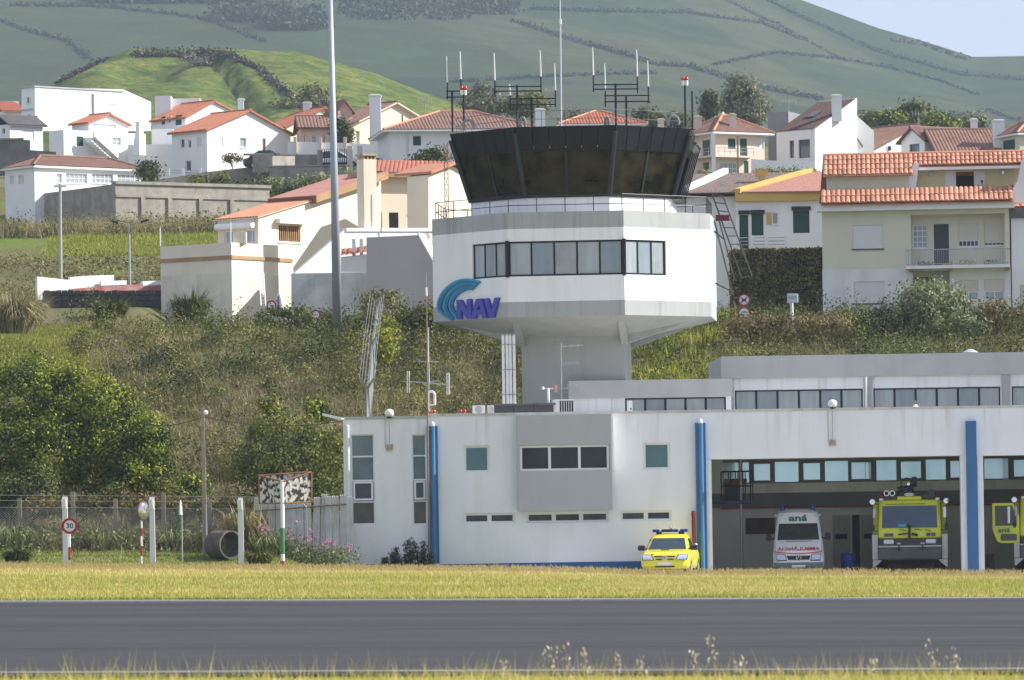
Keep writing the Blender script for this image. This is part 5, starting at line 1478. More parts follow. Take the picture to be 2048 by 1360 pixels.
def fire_truck():
    d = 201.6
    x = P(1820, 1100, d).x
    t = thing('fire_truck', 'lime yellow airport fire truck with roof turret parked whole in the garage', 'fire truck', (x, d, zf_), math.radians(-4.5))
    DK = mat('truck_charcoal', (.035, .037, .04), (.05, .052, .055), 3, .5)
    SV_ = mat('silver_panel', (.42, .42, .42), (.36, .36, .36), 2, .35, metal=.5)
    cab = [(1.44, .03, 2.2, 1.18, .1), (1.50, .0, 2.2, 1.20, .1), (1.85, .03, 2.2, 1.20, .1), (2.66, .22, 2.2, 1.165, .1), (2.86, .30, 2.2, 1.14, .12), (2.93, .42, 2.15, 1.08, .2)]
    zloft(cab).build('cab', LIME, t, local=True)
    front_plate(cab, -1.05, 1.05, 1.83, 2.67, .014, .02, x0t=-1.03, x1t=1.03, nz=4).build('windshield', mat('truck_glass', (.03, .055, .09), (.045, .075, .11), 1.2, .06, spec=.6), t, local=True)
    MB().rbox(-.46, .46, .32, 1.2, 2.9, 3.04, .03).build('roof_hump', LIME, t, local=True)
    MB().rbox(-1.19, 1.19, .0, 2.2, 1.12, 1.44, .03).build('light_panel', DK, t, local=True)
    MB().box(-1.20, 1.20, -.03, .0, 1.10, 1.16).build('trim_strip', SV_, t, local=True)
    MB().rbox(-1.22, 1.22, -.22, .5, .62, 1.095, .05).build('bumper', mat('bumper_grey', (.06, .062, .065), (.08, .082, .085), 2, .55), t, local=True)
    for s_ in (-1, 1):
        pod = MB().rbox(s_ * .80 - .20, s_ * .80 + .20, -.03, .05, 1.22, 1.40, .04).build('headlight_pod', WHITEM, t, local=True)
        for k in (-1, 1): MB().lathe((s_ * .80 + k * .085, -.03, 1.31), [(.075, -.02), (.075, .015), (.03, .03)], 12, 'Y').build('headlight', LAMP, pod, local=True)
        ind = MB().rbox(s_ * .80 - .19, s_ * .80 + .19, -.03, .06, 1.50, 1.64, .02).build('indicator_pod', mat('pod_grey', (.30, .28, .28), None, rough=.5), t, local=True)
        for k, mt in ((-1, REDL if s_ < 0 else BLUEL), (1, BLUEL if s_ < 0 else REDL)):
            MB().box(s_ * .80 + k * .085 - .07, s_ * .80 + k * .085 + .07, -.045, -.028, 1.52, 1.62).build('indicator', mat('dull_red', (.16, .05, .05), None, rough=.3) if mt is REDL else mat('dull_blue', (.05, .05, .14), None, rough=.3), ind, local=True)
        MB().rbox(s_ * 1.20 if s_ > 0 else -1.44, 1.44 if s_ > 0 else -1.20, .15, 7.5, .62, 1.60, .02).build('side_panel', SV_, t, local=True)
        MB().rbox(s_ * 1.20 if s_ > 0 else -1.42, 1.42 if s_ > 0 else -1.20, 2.2, 7.5, 1.60, 2.85, .03).build('body_side', LIME, t, local=True)
        MB().add([(s_ * 1.42, .1, .62), (s_ * 1.05, .1, .62), (s_ * 1.36, .1, .34), (s_ * 1.42, .1, .34), (s_ * 1.42, .5, .62), (s_ * 1.05, .5, .62), (s_ * 1.36, .5, .34), (s_ * 1.42, .5, .34)],
                 [(0, 1, 2, 3), (7, 6, 5, 4), (0, 4, 5, 1), (1, 5, 6, 2), (2, 6, 7, 3), (3, 7, 4, 0)]).build('mud_guard', SV_, t, local=True)
        mr = MB().rbox(s_ * 1.34 - .06, s_ * 1.34 + .06, .1, .22, 2.2, 2.62, .03).build('mirror', WHITEM if s_ > 0 else SV_, t, local=True)
        MB().path([(s_ * 1.18, .35, 2.75), (s_ * 1.40, .16, 2.78), (s_ * 1.40, .16, 1.75), (s_ * 1.2, .3, 1.7)], .02, 6).build('mirror_arm', BLACKM, mr, local=True)
        MB().lathe((s_ * 1.40, .1, 2.84), [(.03, .06), (.10, .04), (.115, -.02), (.09, -.05)], 14, 'Y').build('spot_lamp', CHROME, t, local=True)
        MB().rbox(s_ * 1.40 - .07, s_ * 1.40 + .07, .12, .24, 1.76, 1.98, .03).build('lower_mirror', BLACKM, t, local=True)
        MB().lathe((s_ * 1.05, .5, 2.93), [(.10, -.05), (.10, .04)], 12).build('beacon_base', WHITEM, t, local=True)
        MB().lathe((s_ * 1.05, .5, 2.97), [(.10, 0), (.11, .06), (.10, .17), (.05, .22)], 12).build('beacon', mat('dark_red_lens', (.12, .015, .02), None, rough=.25), t, local=True, smooth=True)
        wheel(t, s_ * 1.12, 1.35, .58, .42); wheel(t, s_ * 1.12, 5.6, .58, .42)
    MB().rbox(-1.19, 1.19, 2.2, 7.5, .7, 2.9, .05).build('tank_body', LIME, t, local=True)
    MB().box(-.95, .95, .5, 7.4, .45, .7).build('chassis', BLACK, t, local=True)
    MB().rbox(-1.02, -.44, .34, .6, 2.93, 3.1, .03).build('roof_box', DK, t, local=True)
    MB().rbox(.44, 1.02, .34, .6, 2.93, 3.1, .03).build('roof_box', DK, t, local=True)
    for xx in (-.86, -.64): 
        h = MB().lathe((xx, .3, 3.16), [(.11, .03), (.105, 0), (.06, -.12), (.04, -.3)], 14, 'Y').build('horn', WHITEM, t, local=True)
        MB().lathe((xx, .268, 3.16), [(.075, .0), (.07, .005)], 14, 'Y').build('horn_mouth', BLACK, h, local=True)
    MB().rbox(-.42, .42, .5, 1.1, 3.02, 3.2, .03).build('turret_base', DK, t, local=True)
    tu = MB()
    tu.tube((.05, .7, 3.15), (.05, .7, 3.42), .13, 10); tu.tube((-.45, .55, 3.30), (.2, .55, 3.42), .10, 10, .07)
    tu.tube((.08, .9, 3.4), (.14, -.05, 3.55), .085, 10, .06); tu.tube((-.2, .7, 3.3), (.25, .6, 3.62), .06, 8)
    tu.tube((.2, .7, 3.4), (.2, .6, 3.74), .09, 10); tu.rbox(.10, .30, .5, .75, 3.5, 3.78, .03)
    tu.path([(-.3, .6, 3.4), (-.28, .5, 3.62), (-.12, .45, 3.74), (.05, .45, 3.7), (.12, .5, 3.55)], .02, 6)
    tu.build('turret', BLACKM, t, local=True)
    MB().lathe((-.02, -.0, 3.50), [(.06, .03), (.05, -.05)], 12, 'Y').build('turret_lamp', CHROME, t, local=True)
    MB().lathe((.85, .3, 3.16), [(.14, .02), (.14, -.08)], 14, 'Y').build('siren', DK, t, local=True)
    m = MB()
    for k in range(20):
        a, c = 2 * math.pi * k / 20, 2 * math.pi * (k + 1) / 20
        m.tube((.17 * math.cos(a), .295, 3.0 + .05 * math.sin(a) + .1), (.17 * math.cos(c), .295, 3.1 + .05 * math.sin(c)), .014, 5)
    e = m.build('badge', WHITEM, t, local=True)
    MB().box(-.16, .16, .30, .34, 3.055, 3.145).build('badge_plate', DK, e, local=True)
    for k in range(4): MB().box(-.10 + k * .052, -.065 + k * .052, .29, .30, 3.08, 3.125).build('badge_mark', WHITEM, e, local=True)
    m = MB()
    for xa, xb, zb_ in ((-.40, -.15, 1.74), (.18, .45, 1.74), (.55, .8, 1.72)): m.tube((xa, -.03, zb_ + .04), (xb, -.03, zb_ - .01), .014, 5)
    m.tube((-.9, .17, 2.74), (.6, .17, 2.74), .012, 5)
    m.build('wiper', BLACKM, t, local=True)
    m = MB().tube((-.02, -.06, 1.40), (0, -.09, 1.92), .05, 8); m.tube((-.45, -.1, 1.58), (.0, -.1, 1.62), .03, 8); m.tube((.08, -.05, 1.6), (.3, -.1, 1.55), .05, 8); m.tube((-.02, -.09, 1.9), (-.05, -.2, 1.95), .06, 8)
    m.build('bumper_nozzle', BLACKM, t, local=True)
    for xx in (-.42, .48):
        m = MB().tube((xx, -.24, 1.25), (xx, -.26, .95), .02, 6); m.tube((xx - .12, -.25, 1.02), (xx + .12, -.25, 1.02), .018, 6)
        o = m.build('tow_hook', BLACKM, t, local=True)
        MB().rbox(xx - .08, xx + .08, -.28, -.22, 1.21, 1.27, .01).build('hook_plate', SV_, o, local=True)
    front_plate(cab, -.42, -.13, 1.88, 1.97, .018, .006).build('windshield_label', mat('label_blue', (.06, .30, .50), None, rough=.4), t, local=True)
    return t
ft = fire_truck()
x2 = P(2104, 1100, 201.6).x
f2 = dup(ft, (x2, 201.6, zf_), math.radians(-5.5), 'lime yellow airport fire truck standing with its cab door swung open')
XF[f2] = (Matrix.Translation((x2, 201.6, zf_)) @ Matrix.Rotation(math.radians(-5.5), 4, 'Z')).inverted()
dr = MB()
Fd = Face(x2 - 1.20, 201.85, math.radians(-5.5))
out = [(-1.02, 1.72), (-.86, 1.28), (-.72, 1.20), (0, 1.20), (0, 2.2), (-.22, 2.72), (-1.02, 2.72)]
hole = [(-.90, 1.85), (-.10, 1.85), (-.10, 2.2), (-.28, 2.60), (-.90, 2.60)]
zg = zf_
dr.fprism(Fd, [(u, z + zg) for u, z in [(-1.02, 1.72), (-.86, 1.28), (-.72, 1.20), (0, 1.20), (0, 1.85), (-1.02, 1.85)]], -.06, 0)
dr.fprism(Fd, [(u, z + zg) for u, z in [(-1.02, 1.85), (-.92, 1.85), (-.92, 2.62), (-1.02, 2.72)]], -.06, 0)
dr.fprism(Fd, [(u, z + zg) for u, z in [(-1.02, 2.72), (-.92, 2.62), (-.27, 2.62), (-.22, 2.72)]], -.06, 0)
dr.fprism(Fd, [(u, z + zg) for u, z in [(-.10, 1.85), (0, 1.85), (0, 2.2), (-.22, 2.72), (-.27, 2.62), (-.10, 2.2)]], -.06, 0)
door = dr.build('door', LIME, f2)
MB().fprism(Fd, [(u, z + zg) for u, z in [(-.92, 1.85), (-.10, 1.85), (-.10, 2.2), (-.27, 2.62), (-.92, 2.62)]], -.04, -.02).build('door_window', mat('smoky_glass', (.06, .065, .065), None, rough=.1, spec=.5), door)
MB().fprism(Fd, [(u, z + zg) for u, z in [(-.68, 1.28), (-.14, 1.28), (-.10, 1.32), (-.10, 1.50), (-.14, 1.54), (-.68, 1.54), (-.72, 1.50), (-.72, 1.32)]], .001, .012).build('lower_pane', mat('smoky_glass', (.06, .065, .065)), door)
o = put_text(door, 'an\u00e1', .26, (-1.22 - .58, .07, 1.68), mat('green_letters', (.01, .16, .12)), xscale=1.3, offset=.006)
MB().tube((x2 - 1.62, 201.56, zg + 1.95), (x2 - 1.62, 201.56, zg + 2.58), .07, 8).build('door_mirror', CHROME, f2)
p = F.pt(U(1990), zf_, -4)
t = thing('wooden_crate', 'brown wooden crate behind the open fire truck door', 'crate', p)
for i in range(5): MB().box(p.x - .4, p.x + .4, p.y, p.y + .6, p.z + i * .16, p.z + i * .16 + .15).build('plank', WOOD, t)
MB().box(p.x - .38, p.x + .38, p.y + .02, p.y + .58, p.z, p.z + .79).build('inner_box', WOOD, t)
def poly_wall(parent, F, pts, material, th=.25, name='wall', n=0.0):
    """wall whose outline is given by its corners"""
    return MB().fprism(F, [F.hit(*p) for p in pts], n - th, n).build(name, material, parent)

def ridge_z(h, px, py, d): return P(px, py, d).z

h = House('small_house', 'small white house with red roof at the end of the upper row', 520, 8, 25, 45, -25, yb=244, ye=222)
h.walls(WHITE2, [('R', 16, 228, 24, 236, 'dark1')]).gable_roof('e1', P(20, 208, 523).z, TILER); h.chimney(24, 35, 202, 214, 523, WHITE2)
h = House('shed', 'weathered white shed with a grey sheet roof', 440, 20, 40, 86, -14, yb=281, ye=248, cat='shed')
h.walls(WHITE, [('R', 46, 262, 68, 279, 'blind'), ('L', 4, 256, 10, 268, 'dark1')]).gable_roof('e1', P(50, 235, 442).z, SLATE, pitch=.3)
h = House('blank_white_building', 'large blank white windowless building against the green hill', 500, 70, 42, 302, 43, yb=242, ye=176, cat='building')
FR, FL_ = h.FR, h.FL
poly_wall(h.root, FR, [(70, 262), (302, 262), (302, 204), (247, 179), (70, 174)], WHITE2, h.L2)
z1 = FR.hit(70, 174)[1]
rcs = [FL_.rect(54.5, 193, 60, 208), FL_.rect(49, 228, 64, 236)]
for rc in rcs: window(h.root, FL_, rc, 1 if rc is rcs[0] else 3, 1, ALU, GLASS, .08, -.06)
MB().tube(FR.pt(FR.hit(186, 200)[0], z1 - .3, .08), FR.pt(FR.hit(186, 200)[0], FR.hit(186, 250)[1], .08), .07, 8).build('downpipe', GREYP, h.root)
m = MB(); u1 = FR.hit(247, 179)[0]
m.fbox(FR, -.1, u1, z1, z1 + .12, -h.L2 - .1, .1); m.build('roof', GREYP, h.root)
MB().fbox(FL_, -h.L2, 0, FL_.hit(56, 218)[1] - .1, FL_.hit(56, 218)[1], .0, .12).build('ledge', GREYP, h.root)

h = House('stair_house', 'white stepped house with a green shutter, outer stair and orange upper roof', 430, 128, 44, 292, 99, yb=318, ye=263)
h.walls(WHITE2, [('R', 153, 273, 167, 292, 'green'), ('R', 225, 275, 242, 291, 'grid'), ('R', 255, 276, 264, 290, 'blind')]).flat_roof(WHITE2, th=.15)
h2 = House('upper', '', 434, 178, 44, 256, 144, yb=264, ye=246, root=h.root)
h2.walls(WHITE2, [('R', 184, 240 + 8, 232, 248 + 8, 'grid')], sink=.5, gable='R', gz_=P(216, 228, 434).z, name='upper_wall').gable_roof('e2', P(216, 227, 434).z, TILE, ov=.25)
m = MB()
FS_ = h.FR.off(1.2)
a, b, c, e = FS_.hit(188, 263), FS_.hit(246, 311), FS_.hit(238, 318), FS_.hit(188, 272)
m.fprism(FS_, [e, c, b, a], -.2, 0); m.build('stair_parapet', WHITE2, h.root)
m = MB()
for i in range(10):
    u, z = e[0] + (c[0] - e[0]) * (i + .5) / 10, e[1] + (c[1] - e[1]) * (i + .5) / 10
    m.fbox(FS_, u - .22, u + .22, z - .4, z, -1.2, -.2)
m.build('stair', WHITE, h.root)
m = MB(); pc = P(279, 262, 431)
m.lathe((pc.x, pc.y, pc.z - 2), [(.5, 0), (.5, 1.2), (.3, 2.0), (.28, 2.6), (.34, 2.65), (.34, 2.75)], 4); m.build('chimney', WHITE2, h.root)

h = House('white_terraced_house', 'white terraced house with green shutters and rooftop blocks', 443, 372, 44, 505, 305, yb=300, ye=236)
h.walls(WHITE2, [('L', 323, 233, 330, 249, 'green'), ('L', 336, 232, 341, 245, 'dark1'), ('L', 351, 230, 363, 250, 'green'), ('L', 312, 275, 336, 284, 'dark')], gable='R', gz_=P(430, 200, 443).z, ridge=.42)
h.gable_roof('e2', P(430, 200, 443).z, TILE, ridge=.42, ov=.2)
h.chimney(476, 487, 196, 222, 445, WHITE2)
pb = P(310, 214, 447); m = MB().box(pb.x, P(342, 214, 447).x, 447, 450, pb.z - 2, P(310, 192, 447).z); m.box(P(342, 214, 448).x + .01, P(400, 214, 448).x, 448, 450.5, pb.z - 2, P(360, 197, 448).z)
m.build('rooftop_block', WHITE2, h.root)
pb = P(303, 262, 439); m = MB().box(pb.x, P(345, 214, 439).x, 439, 442.5, P(320, 312, 439).z, P(320, 258, 439).z); m.build('terrace_block', WHITE2, h.root)
m = MB().box(P(255, 300, 432).x, P(352, 300, 432).x, 432.5, 438, P(300, 345, 432).z - 1, P(300, 288, 432).z); m.build('lower_terrace', WHITE2, h.root)
h = House('white_gable_house', 'white gable-ended house with terracotta roof above the concrete walls', 420, 415, 44, 582, 345, yb=342, ye=260)
gzr = P(497, 221, 422).z
h.walls(WHITE2, [('R', 437, 275, 447, 294, 'blind'), ('R', 480, 276, 493, 295, 'pane'), ('R', 525, 277, 531.5, 308, 'wood'),
                 ('L', 361, 278, 369, 296, 'dark'), ('L', 376, 280, 382, 296, 'dark1'), ('L', 394, 275, 403, 294, 'blind'), ('L', 371, 321, 382, 343, 'dark')], gable='R', gz_=gzr)
h.gable_roof('e2', gzr, TILE, ov=.28)
m = MB()
for x in (311, 321, 336, 365, 400):
    q = P(x, 345, 417); m.box(q.x - .12, q.x + .12, 417, 417.24, q.z - 1.2, q.z + .35)
q0, q1 = P(308, 345, 417), P(405, 345, 417); m.box(q0.x, q1.x, 417.02, 417.2, q0.z - 1.4, q0.z - .25)
m.build('terrace_wall', WHITE2, h.root)
m = MB()
for y in (.0, .18): m.tube((q0.x, 417.12, q0.z - .02 + y), (q1.x, 417.12, q1.z - .02 + y), .02, 5)
m.build('terrace_railing', STEEL, h.root)
h = House('long_white_house', 'long white house with brown hipped roof and barred ribbon windows', 380, 70, 40, 286, 11, yb=421, ye=335)
h.walls(WHITE2, [('L', 20, 352, 28, 368, 'cblind'), ('L', 37, 351, 48, 368, 'cblind'), ('R', 114, 347, 124, 366, 'grid'), ('R', 132, 347, 175, 367, 'grid'), ('R', 184, 348, 227, 367, 'grid'), ('R', 235, 349, 279, 367, 'grid')], sink=2)
h.hip_roof(P(150, 310, 382).z, TILEB, ov=.25)

def retaining(name, label, d, xc, a, xr, xl, yb, ye, material, pil=(), sink=1.5, lm=None):
    h = House(name, label, d, xc, a, xr, xl, yb=yb, ye=ye, cat='wall')
    m = MB().fbox(h.FR, 0, h.L1, h.zb - sink, h.ze, -h.L2, 0)
    h.wall = m.build('wall', material, h.root)
    MB().fbox(h.FR, -.02, h.L1 + .1, h.ze + .003, h.ze + .22, -.5, .12).build('coping', CONC, h.root)
    MB().fbox(h.FR, 0, h.L1, h.ze - .9, h.ze - .72, .003, .09).build('ledge', CONC, h.root)
    for px in pil:
        u = h.FR.hit(px, ye)[0]
        MB().fbox(h.FR, u - .16, u + .16, h.zb - sink, h.ze - .9, .004, .13).build('buttress', CONC, h.root)
    return h
retaining('retaining_wall', 'long weathered concrete retaining wall with buttresses below the hip-roofed house', 372, 232, 34, 540, 74, 452, 368, CONC, (284, 338, 400, 462))
h = thing('terrace_wall', 'stained concrete wall stepping up under the white gable house', 'wall', P(420, 368, 403))
poly_wall(h, face_at(290, 404, 8), [(285, 385), (548, 385), (548, 310), (500, 310), (500, 334), (420, 343), (285, 364)], CONC, .5)
MB().fbox(face_at(500, 403.8, 8), 0, face_at(500, 403.8, 8).hit(548, 310)[0], P(520, 310, 404).z, P(520, 310, 404).z + .12, -.6, .1).build('coping', CONC, h)
h = thing('driveway_wall', 'plain concrete wall below the dark driveway gate', 'wall', P(620, 358, 396))
poly_wall(h, face_at(545, 396, 3), [(545, 375), (700, 375), (700, 334), (640, 334), (545, 332)], CONC, .4)
poly_wall(h, face_at(545, 396.3, 55), [(545, 375), (590, 375), (590, 312), (545, 312)], CONC, .3, 'return_wall')
MB().fbox(face_at(545, 396, 3), -.05, face_at(545, 396, 3).hit(700, 340)[0], P(600, 333, 396).z, P(600, 333, 396).z + .1, -.5, .06).build('coping', CONC, h)
h = thing('garden_wall', 'concrete and rail wall along the street before the pink villa', 'wall', P(640, 320, 402))
poly_wall(h, face_at(505, 402, 3), [(505, 345), (640, 345), (640, 309), (505, 309)], CONC, .3)
for x in (640, 700, 720): 
    q = P(x, 330, 401.5); MB().box(q.x - .2, q.x + .2, 401.5, 401.9, q.z - 1, P(x, 292 if x > 640 else 300, 401.5).z).build('gate_pillar', CONC if x == 640 else PALEPINK, h)
for i in range(12):
    q = P(645 + i * 4.4, 330, 401.7); MB().box(q.x - .03, q.x + .03, 401.7, 401.75, q.z - .6, P(645, 298, 401.7).z).build('gate_bar', BLACKM, h)
q0, q1 = P(643, 300, 401.7), P(697, 300, 401.7)
MB().box(q0.x, q1.x, 401.76, 401.80, q0.z - 1.1, q0.z - .95).build('gate_rail', BLACKM, h)
h = thing('street_wall', 'long white street wall below the brown hip-roofed house', 'wall', P(760, 330, 406))
poly_wall(h, face_at(580, 408, 2), [(575, 312), (860, 340), (860, 295), (720, 287), (575, 283)], WHITE2, .3)
for x in (590, 640, 690): 
    q = P(x, 283, 407.8); MB().box(q.x - .12, q.x + .12, 407.75, 408.2, q.z - 2, q.z + .35).build('pillar', PALEPINK, h)

h = House('red_roof_house', 'cream house with a broad red tiled roof before the green hill', 470, 572, 40, 722, 530, yb=300, ye=254)
gzr = P(647, 216, 472).z
h.walls(PALEY, [], gable='R', gz_=gzr).gable_roof('e2', gzr, TILER, ov=.3)
h.chimney(606, 622, 203, 226, 474, WHITE2)
h = House('pink_villa', 'pink villa with brown roof, dormer and tall white chimney', 425, 700, 44, 880, 652, yb=296, ye=252)
gzr = P(795, 204, 427).z
h.walls(PALEPINK, [('R', 712, 262, 719, 288, 'pane'), ('R', 772, 215 + 42, 778, 240 + 40, 'wood'), ('R', 790, 262, 802, 286, 'pane'), ('R', 826, 262, 836, 286, 'pane')], gable='R', gz_=gzr, left_material=PINK)
h.gable_roof('e2', gzr, TILEB, ov=.35, trim=PALEPINK)
h.chimney(740, 761, 188, 296, 424.4, WHITE2, dep=.9, parent=h.roof)
h2 = House('dormer', '', 426.5, 676, 20, 705, 652, yb=246, ye=222, root=h.root)
h2.walls(PINK, [('R', 681, 225, 692, 243, 'pane')], sink=1.0, gable='R', gz_=P(690, 205, 427).z, name='dormer').gable_roof('e2', P(690, 204, 427).z, TILEB, ov=.2)
h3 = House('wing', '', 424, 602, 6, 662, depth=5, yb=296, ye=256, root=h.root)
h3.walls(PINK, [('R', 606, 270, 612, 290, 'pane'), ('R', 622, 271, 634, 288, 'pane'), ('R', 644, 270, 652, 288, 'pane')], name='wing_wall').gable_roof('e1', P(630, 234, 426).z, TILEB, ov=.3)
h = House('hip_roof_house', 'white house with wide brown hipped roof left of the control tower', 395, 782, 8, 1075, depth=8.5, yb=332, ye=264)
h.walls(WHITE2, [('R', 826, 272, 842, 291, 'green'), ('R', 812, 272, 818, 330, 'blind'), ('R', 905, 272, 925, 290, 'green')]).hip_roof(P(900, 222, 399).z, TILEB, ov=.6, trim=TILE2)
h.chimney(1071, 1090, 216, 262, 394, WHITE2, parent=h.wall)
h = House('orange_roof_house', 'house with bright orange hipped roof behind the tower roof railing', 432, 1128, 6, 1282, depth=6.0, yb=310, ye=252)
h.walls(PALEPINK, [('R', 1150, 262, 1165, 285, 'green'), ('R', 1200, 262, 1215, 285, 'green')]).hip_roof(P(1200, 222, 435).z, TILER, ov=.5, trim=TILE2)
h.chimney(1316, 1328, 236, 254, 434, PALEPINK, parent=h.wall)
h = House('balcony_house', 'pale pink two-storey house with corner balcony and green shutters', 395, 1432, 32, 1530, 1372, yb=352, ye=268)
h.walls(PALEPINK, [('L', 1405, 280, 1420, 312, 'green'), ('R', 1456, 277, 1471, 298, 'green'), ('R', 1480, 277, 1494, 312, 'green'), ('R', 1513, 275, 1527, 298, 'blind'),
                   ('L', 1406, 325, 1418, 350, 'wood'), ('R', 1440, 325, 1475, 348, 'grid'), ('R', 1488, 322, 1497, 350, 'green')]).hip_roof(P(1460, 232, 398).z, TILEB, ov=.55, trim=TILE2)
zb0 = h.FR.hit(1460, 316)[1]
uR = h.FR.hit(1498, 316)[0]
bal = MB().slab([h.pt(-.7, -.7, zb0), h.pt(uR, -.7, zb0), h.pt(uR, -.004, zb0), h.pt(-.004, -.004, zb0), h.pt(-.004, 2.6, zb0), h.pt(-.7, 2.6, zb0)], (0, 0, .14)).build('balcony', PALEPINK, h.root)
m = MB()
for i in range(8): q = h.pt(-.65 + (uR + .6) * i / 7, -.65, zb0 + .14); m.tube(q, q + Vector((0, 0, .55)), .02, 5)
for i in range(6): q = h.pt(-.65, -.65 + 3.2 * i / 5, zb0 + .14); m.tube(q, q + Vector((0, 0, .55)), .02, 5)
for z in (.3, .55): m.tube(h.pt(-.65, -.65, zb0 + .14 + z), h.pt(uR, -.65, zb0 + .14 + z), .022, 5); m.tube(h.pt(-.65, -.65, zb0 + .14 + z), h.pt(-.65, 2.55, zb0 + .14 + z), .022, 5)
m.build('railing', STEEL, bal)
q = h.pt(-.6, -.6, h.zb - 1); MB().box(q.x - .15, q.x + .15, q.y - .15, q.y + .15, q.z, h.ze + .0).build('post', WHITE2, h.root)
h.chimney(1459, 1472, 226, 252, 396, PALEPINK); h.chimney(1388, 1403, 231, 258, 397, PALEPINK)
m = MB(); c0 = P(1446, 236, 399.5)
for dx, hh in ((-.55, .3), (-.28, .42), (0, .62), (.28, .42), (.55, .3)): m.lathe((c0.x + dx, 399.5, c0.z - .15), [(.2, 0), (.2, hh * .55), (.04, hh)], 6)
m.box(c0.x - .8, c0.x + .8, 399.3, 399.7, c0.z - .9, c0.z - .1); m.build('roof_crest', WHITE2, h.roof)
h = House('modern_house', 'modern white house with steep brown shed roof, grey block and square windows', 398, 1630, 46, 1714, 1554, yb=350, ye=259)
poly_wall(h.root, h.FR, [(1630, 360), (1714, 360), (1714, 196), (1630, 259)], WHITE2, .3)
hl_ = [h.FL.rect(1597, 279, 1620, 316), h.FL.rect(1579, 281, 1588, 316)]
wall(MB(), h.FL, -h.L2, 0, h.zb - 1.5, h.ze, hl_, .3).build('front_wall', WHITE2, h.root) if False else None
m = wall(MB(), h.FL, -h.L2, -.302, h.zb - 1.5, h.ze, hl_, .3); m.build('front_wall', WHITE2, h.root)
for rc in hl_: style(h.root, h.FL, rc, 'big')
top = h.FR.hit(1714, 196)
a0, a1 = h.pt(.02, -.05, h.ze + .05), h.pt(.02, h.L2, h.ze + .05)
b0 = h.pt(top[0] - .15, .02, top[1] - .12); up = b0 - h.pt(.02, .02, h.ze + .05)
m = MB(); tiled(m, h.pt(.02, h.L2, h.ze + .08), h.pt(.02, .02, h.ze + .08), up.length, up); rf_ = m.build('roof', mat('dark_brown_tile', (.12, .07, .055), (.09, .055, .045), 1.5, .8, bump=.15), h.root); h.roof = rf_
MB().slab([h.pt(.02, h.L2, h.ze), h.pt(.02, .3, h.ze), h.pt(.02, .3, h.ze) + up, h.pt(.02, h.L2, h.ze) + up], (0, 0, .06)).build('roof_deck', GREYP, rf_)
MB().slab([h.pt(top[0], .31, top[1]), h.pt(top[0], h.L2, top[1]), h.pt(top[0], h.L2, h.zb), h.pt(top[0], .31, h.zb)], (.2, .1, 0)).build('back_wall', WHITE2, h.root)
sk = h.pt(2.0, h.L2 * .45, h.ze + 2.0 / up.xy.length * up.z + .16); un = up.normalized(); e2v = Vector((h.e2[0], h.e2[1], 0))
MB().slab([sk, sk + e2v * .9, sk + e2v * .9 + un * 1.0, sk + un * 1.0], (0, 0, .05)).build('skylight', GLASS, rf_)
h.chimney(1664, 1683, 188, 216, 399.5, WHITE2)
GB = mat('grey_plaster', (.27, .27, .275), (.24, .24, .245), .8, .85)
gp0, gp1 = P(1537, 330, 403), P(1592, 330, 403)
MB().hexa([(gp0.x, 403.0, gp0.z - 2), (P(1578, 300, 402).x, 402.2, gp0.z - 2), (P(1625, 300, 406).x, 407.5, gp0.z - 2), (gp0.x + 1.8, 408.5, gp0.z - 2),
           (gp0.x, 403.0, P(1540, 225, 403).z), (P(1578, 300, 402).x, 402.2, P(1540, 225, 403).z), (P(1625, 300, 406).x, 407.5, P(1540, 225, 403).z), (gp0.x + 1.8, 408.5, P(1540, 225, 403).z)]).build('grey_block', GB, h.root)
poly_wall(h.root, face_at(1505, 394.5, 4), [(1503, 360), (1628, 360), (1628, 322), (1560, 322), (1503, 318)], WHITE2, .25, 'garden_wall')
poly_wall(h.root, face_at(1714, 403, 10), [(1700, 330), (1748, 330), (1748, 262), (1714, 232), (1700, 228)], WHITE2, 3.0, 'rear_wing')
h = House('pale_blue_house', 'pale blue and white house with brown gabled roof and round window', 405, 1742, 42, 1922, 1662, yb=345, ye=301)
gzr = P(1832, 251, 408).z
h.walls(WHITE2, [], gable='R', gz_=gzr, left_material=PALEBLUE).gable_roof('e2', gzr, TILEB, ov=.3)
c0 = h.FR.pt(h.FR.hit(1778, 297)[0], h.FR.hit(1778, 297)[1], .02)
m = MB(); nrm = h.FR
for k in range(14):
    a, b = 2 * math.pi * k / 14, 2 * math.pi * (k + 1) / 14
    uu, vv = nrm.hit(1778, 297)
    m.tube(nrm.pt(uu + .24 * math.cos(a), vv + .24 * math.sin(a), .02), nrm.pt(uu + .24 * math.cos(b), vv + .24 * math.sin(b), .02), .05, 5)
rw_ = m.build('round_window', ALU, h.root)
MB().fprism(nrm, [(uu + .22 * math.cos(a), vv + .22 * math.sin(a)) for a in np.linspace(0, 2 * math.pi, 13)[:-1]], -.01, .015).build('pane', GLASS, rw_)
h2 = House('wing', '', 403.2, 1672, 4, 1716, depth=5.5, yb=345, ye=283, root=h.root)
h2.walls(PALEBLUE, [('R', 1689, 290, 1700, 308, 'pane')], gable='R', gz_=P(1694, 252, 403).z, name='wing_wall').gable_roof('e2', P(1694, 251, 403).z, TILEB, ov=.35)
h = House('white_brown_roof_house', 'white house with small gable, blue window and long brown roof', 401, 1850, 38, 1946, 1803, yb=340, ye=279)
gzr = P(1828, 259, 403).z
h.walls(WHITE2, [('L', 1819, 288, 1839, 308, 'big')], gable='L', gz_=gzr).gable_roof('e1', gzr, TILEB, ov=.3)
h.chimney(1942, 1955, 236, 262, 403, WHITE2)
h = House('brown_roof_house', 'low house showing a broad brown roof slope with tiled chimney', 398, 1880, 8, 2004, depth=7, yb=340, ye=305)
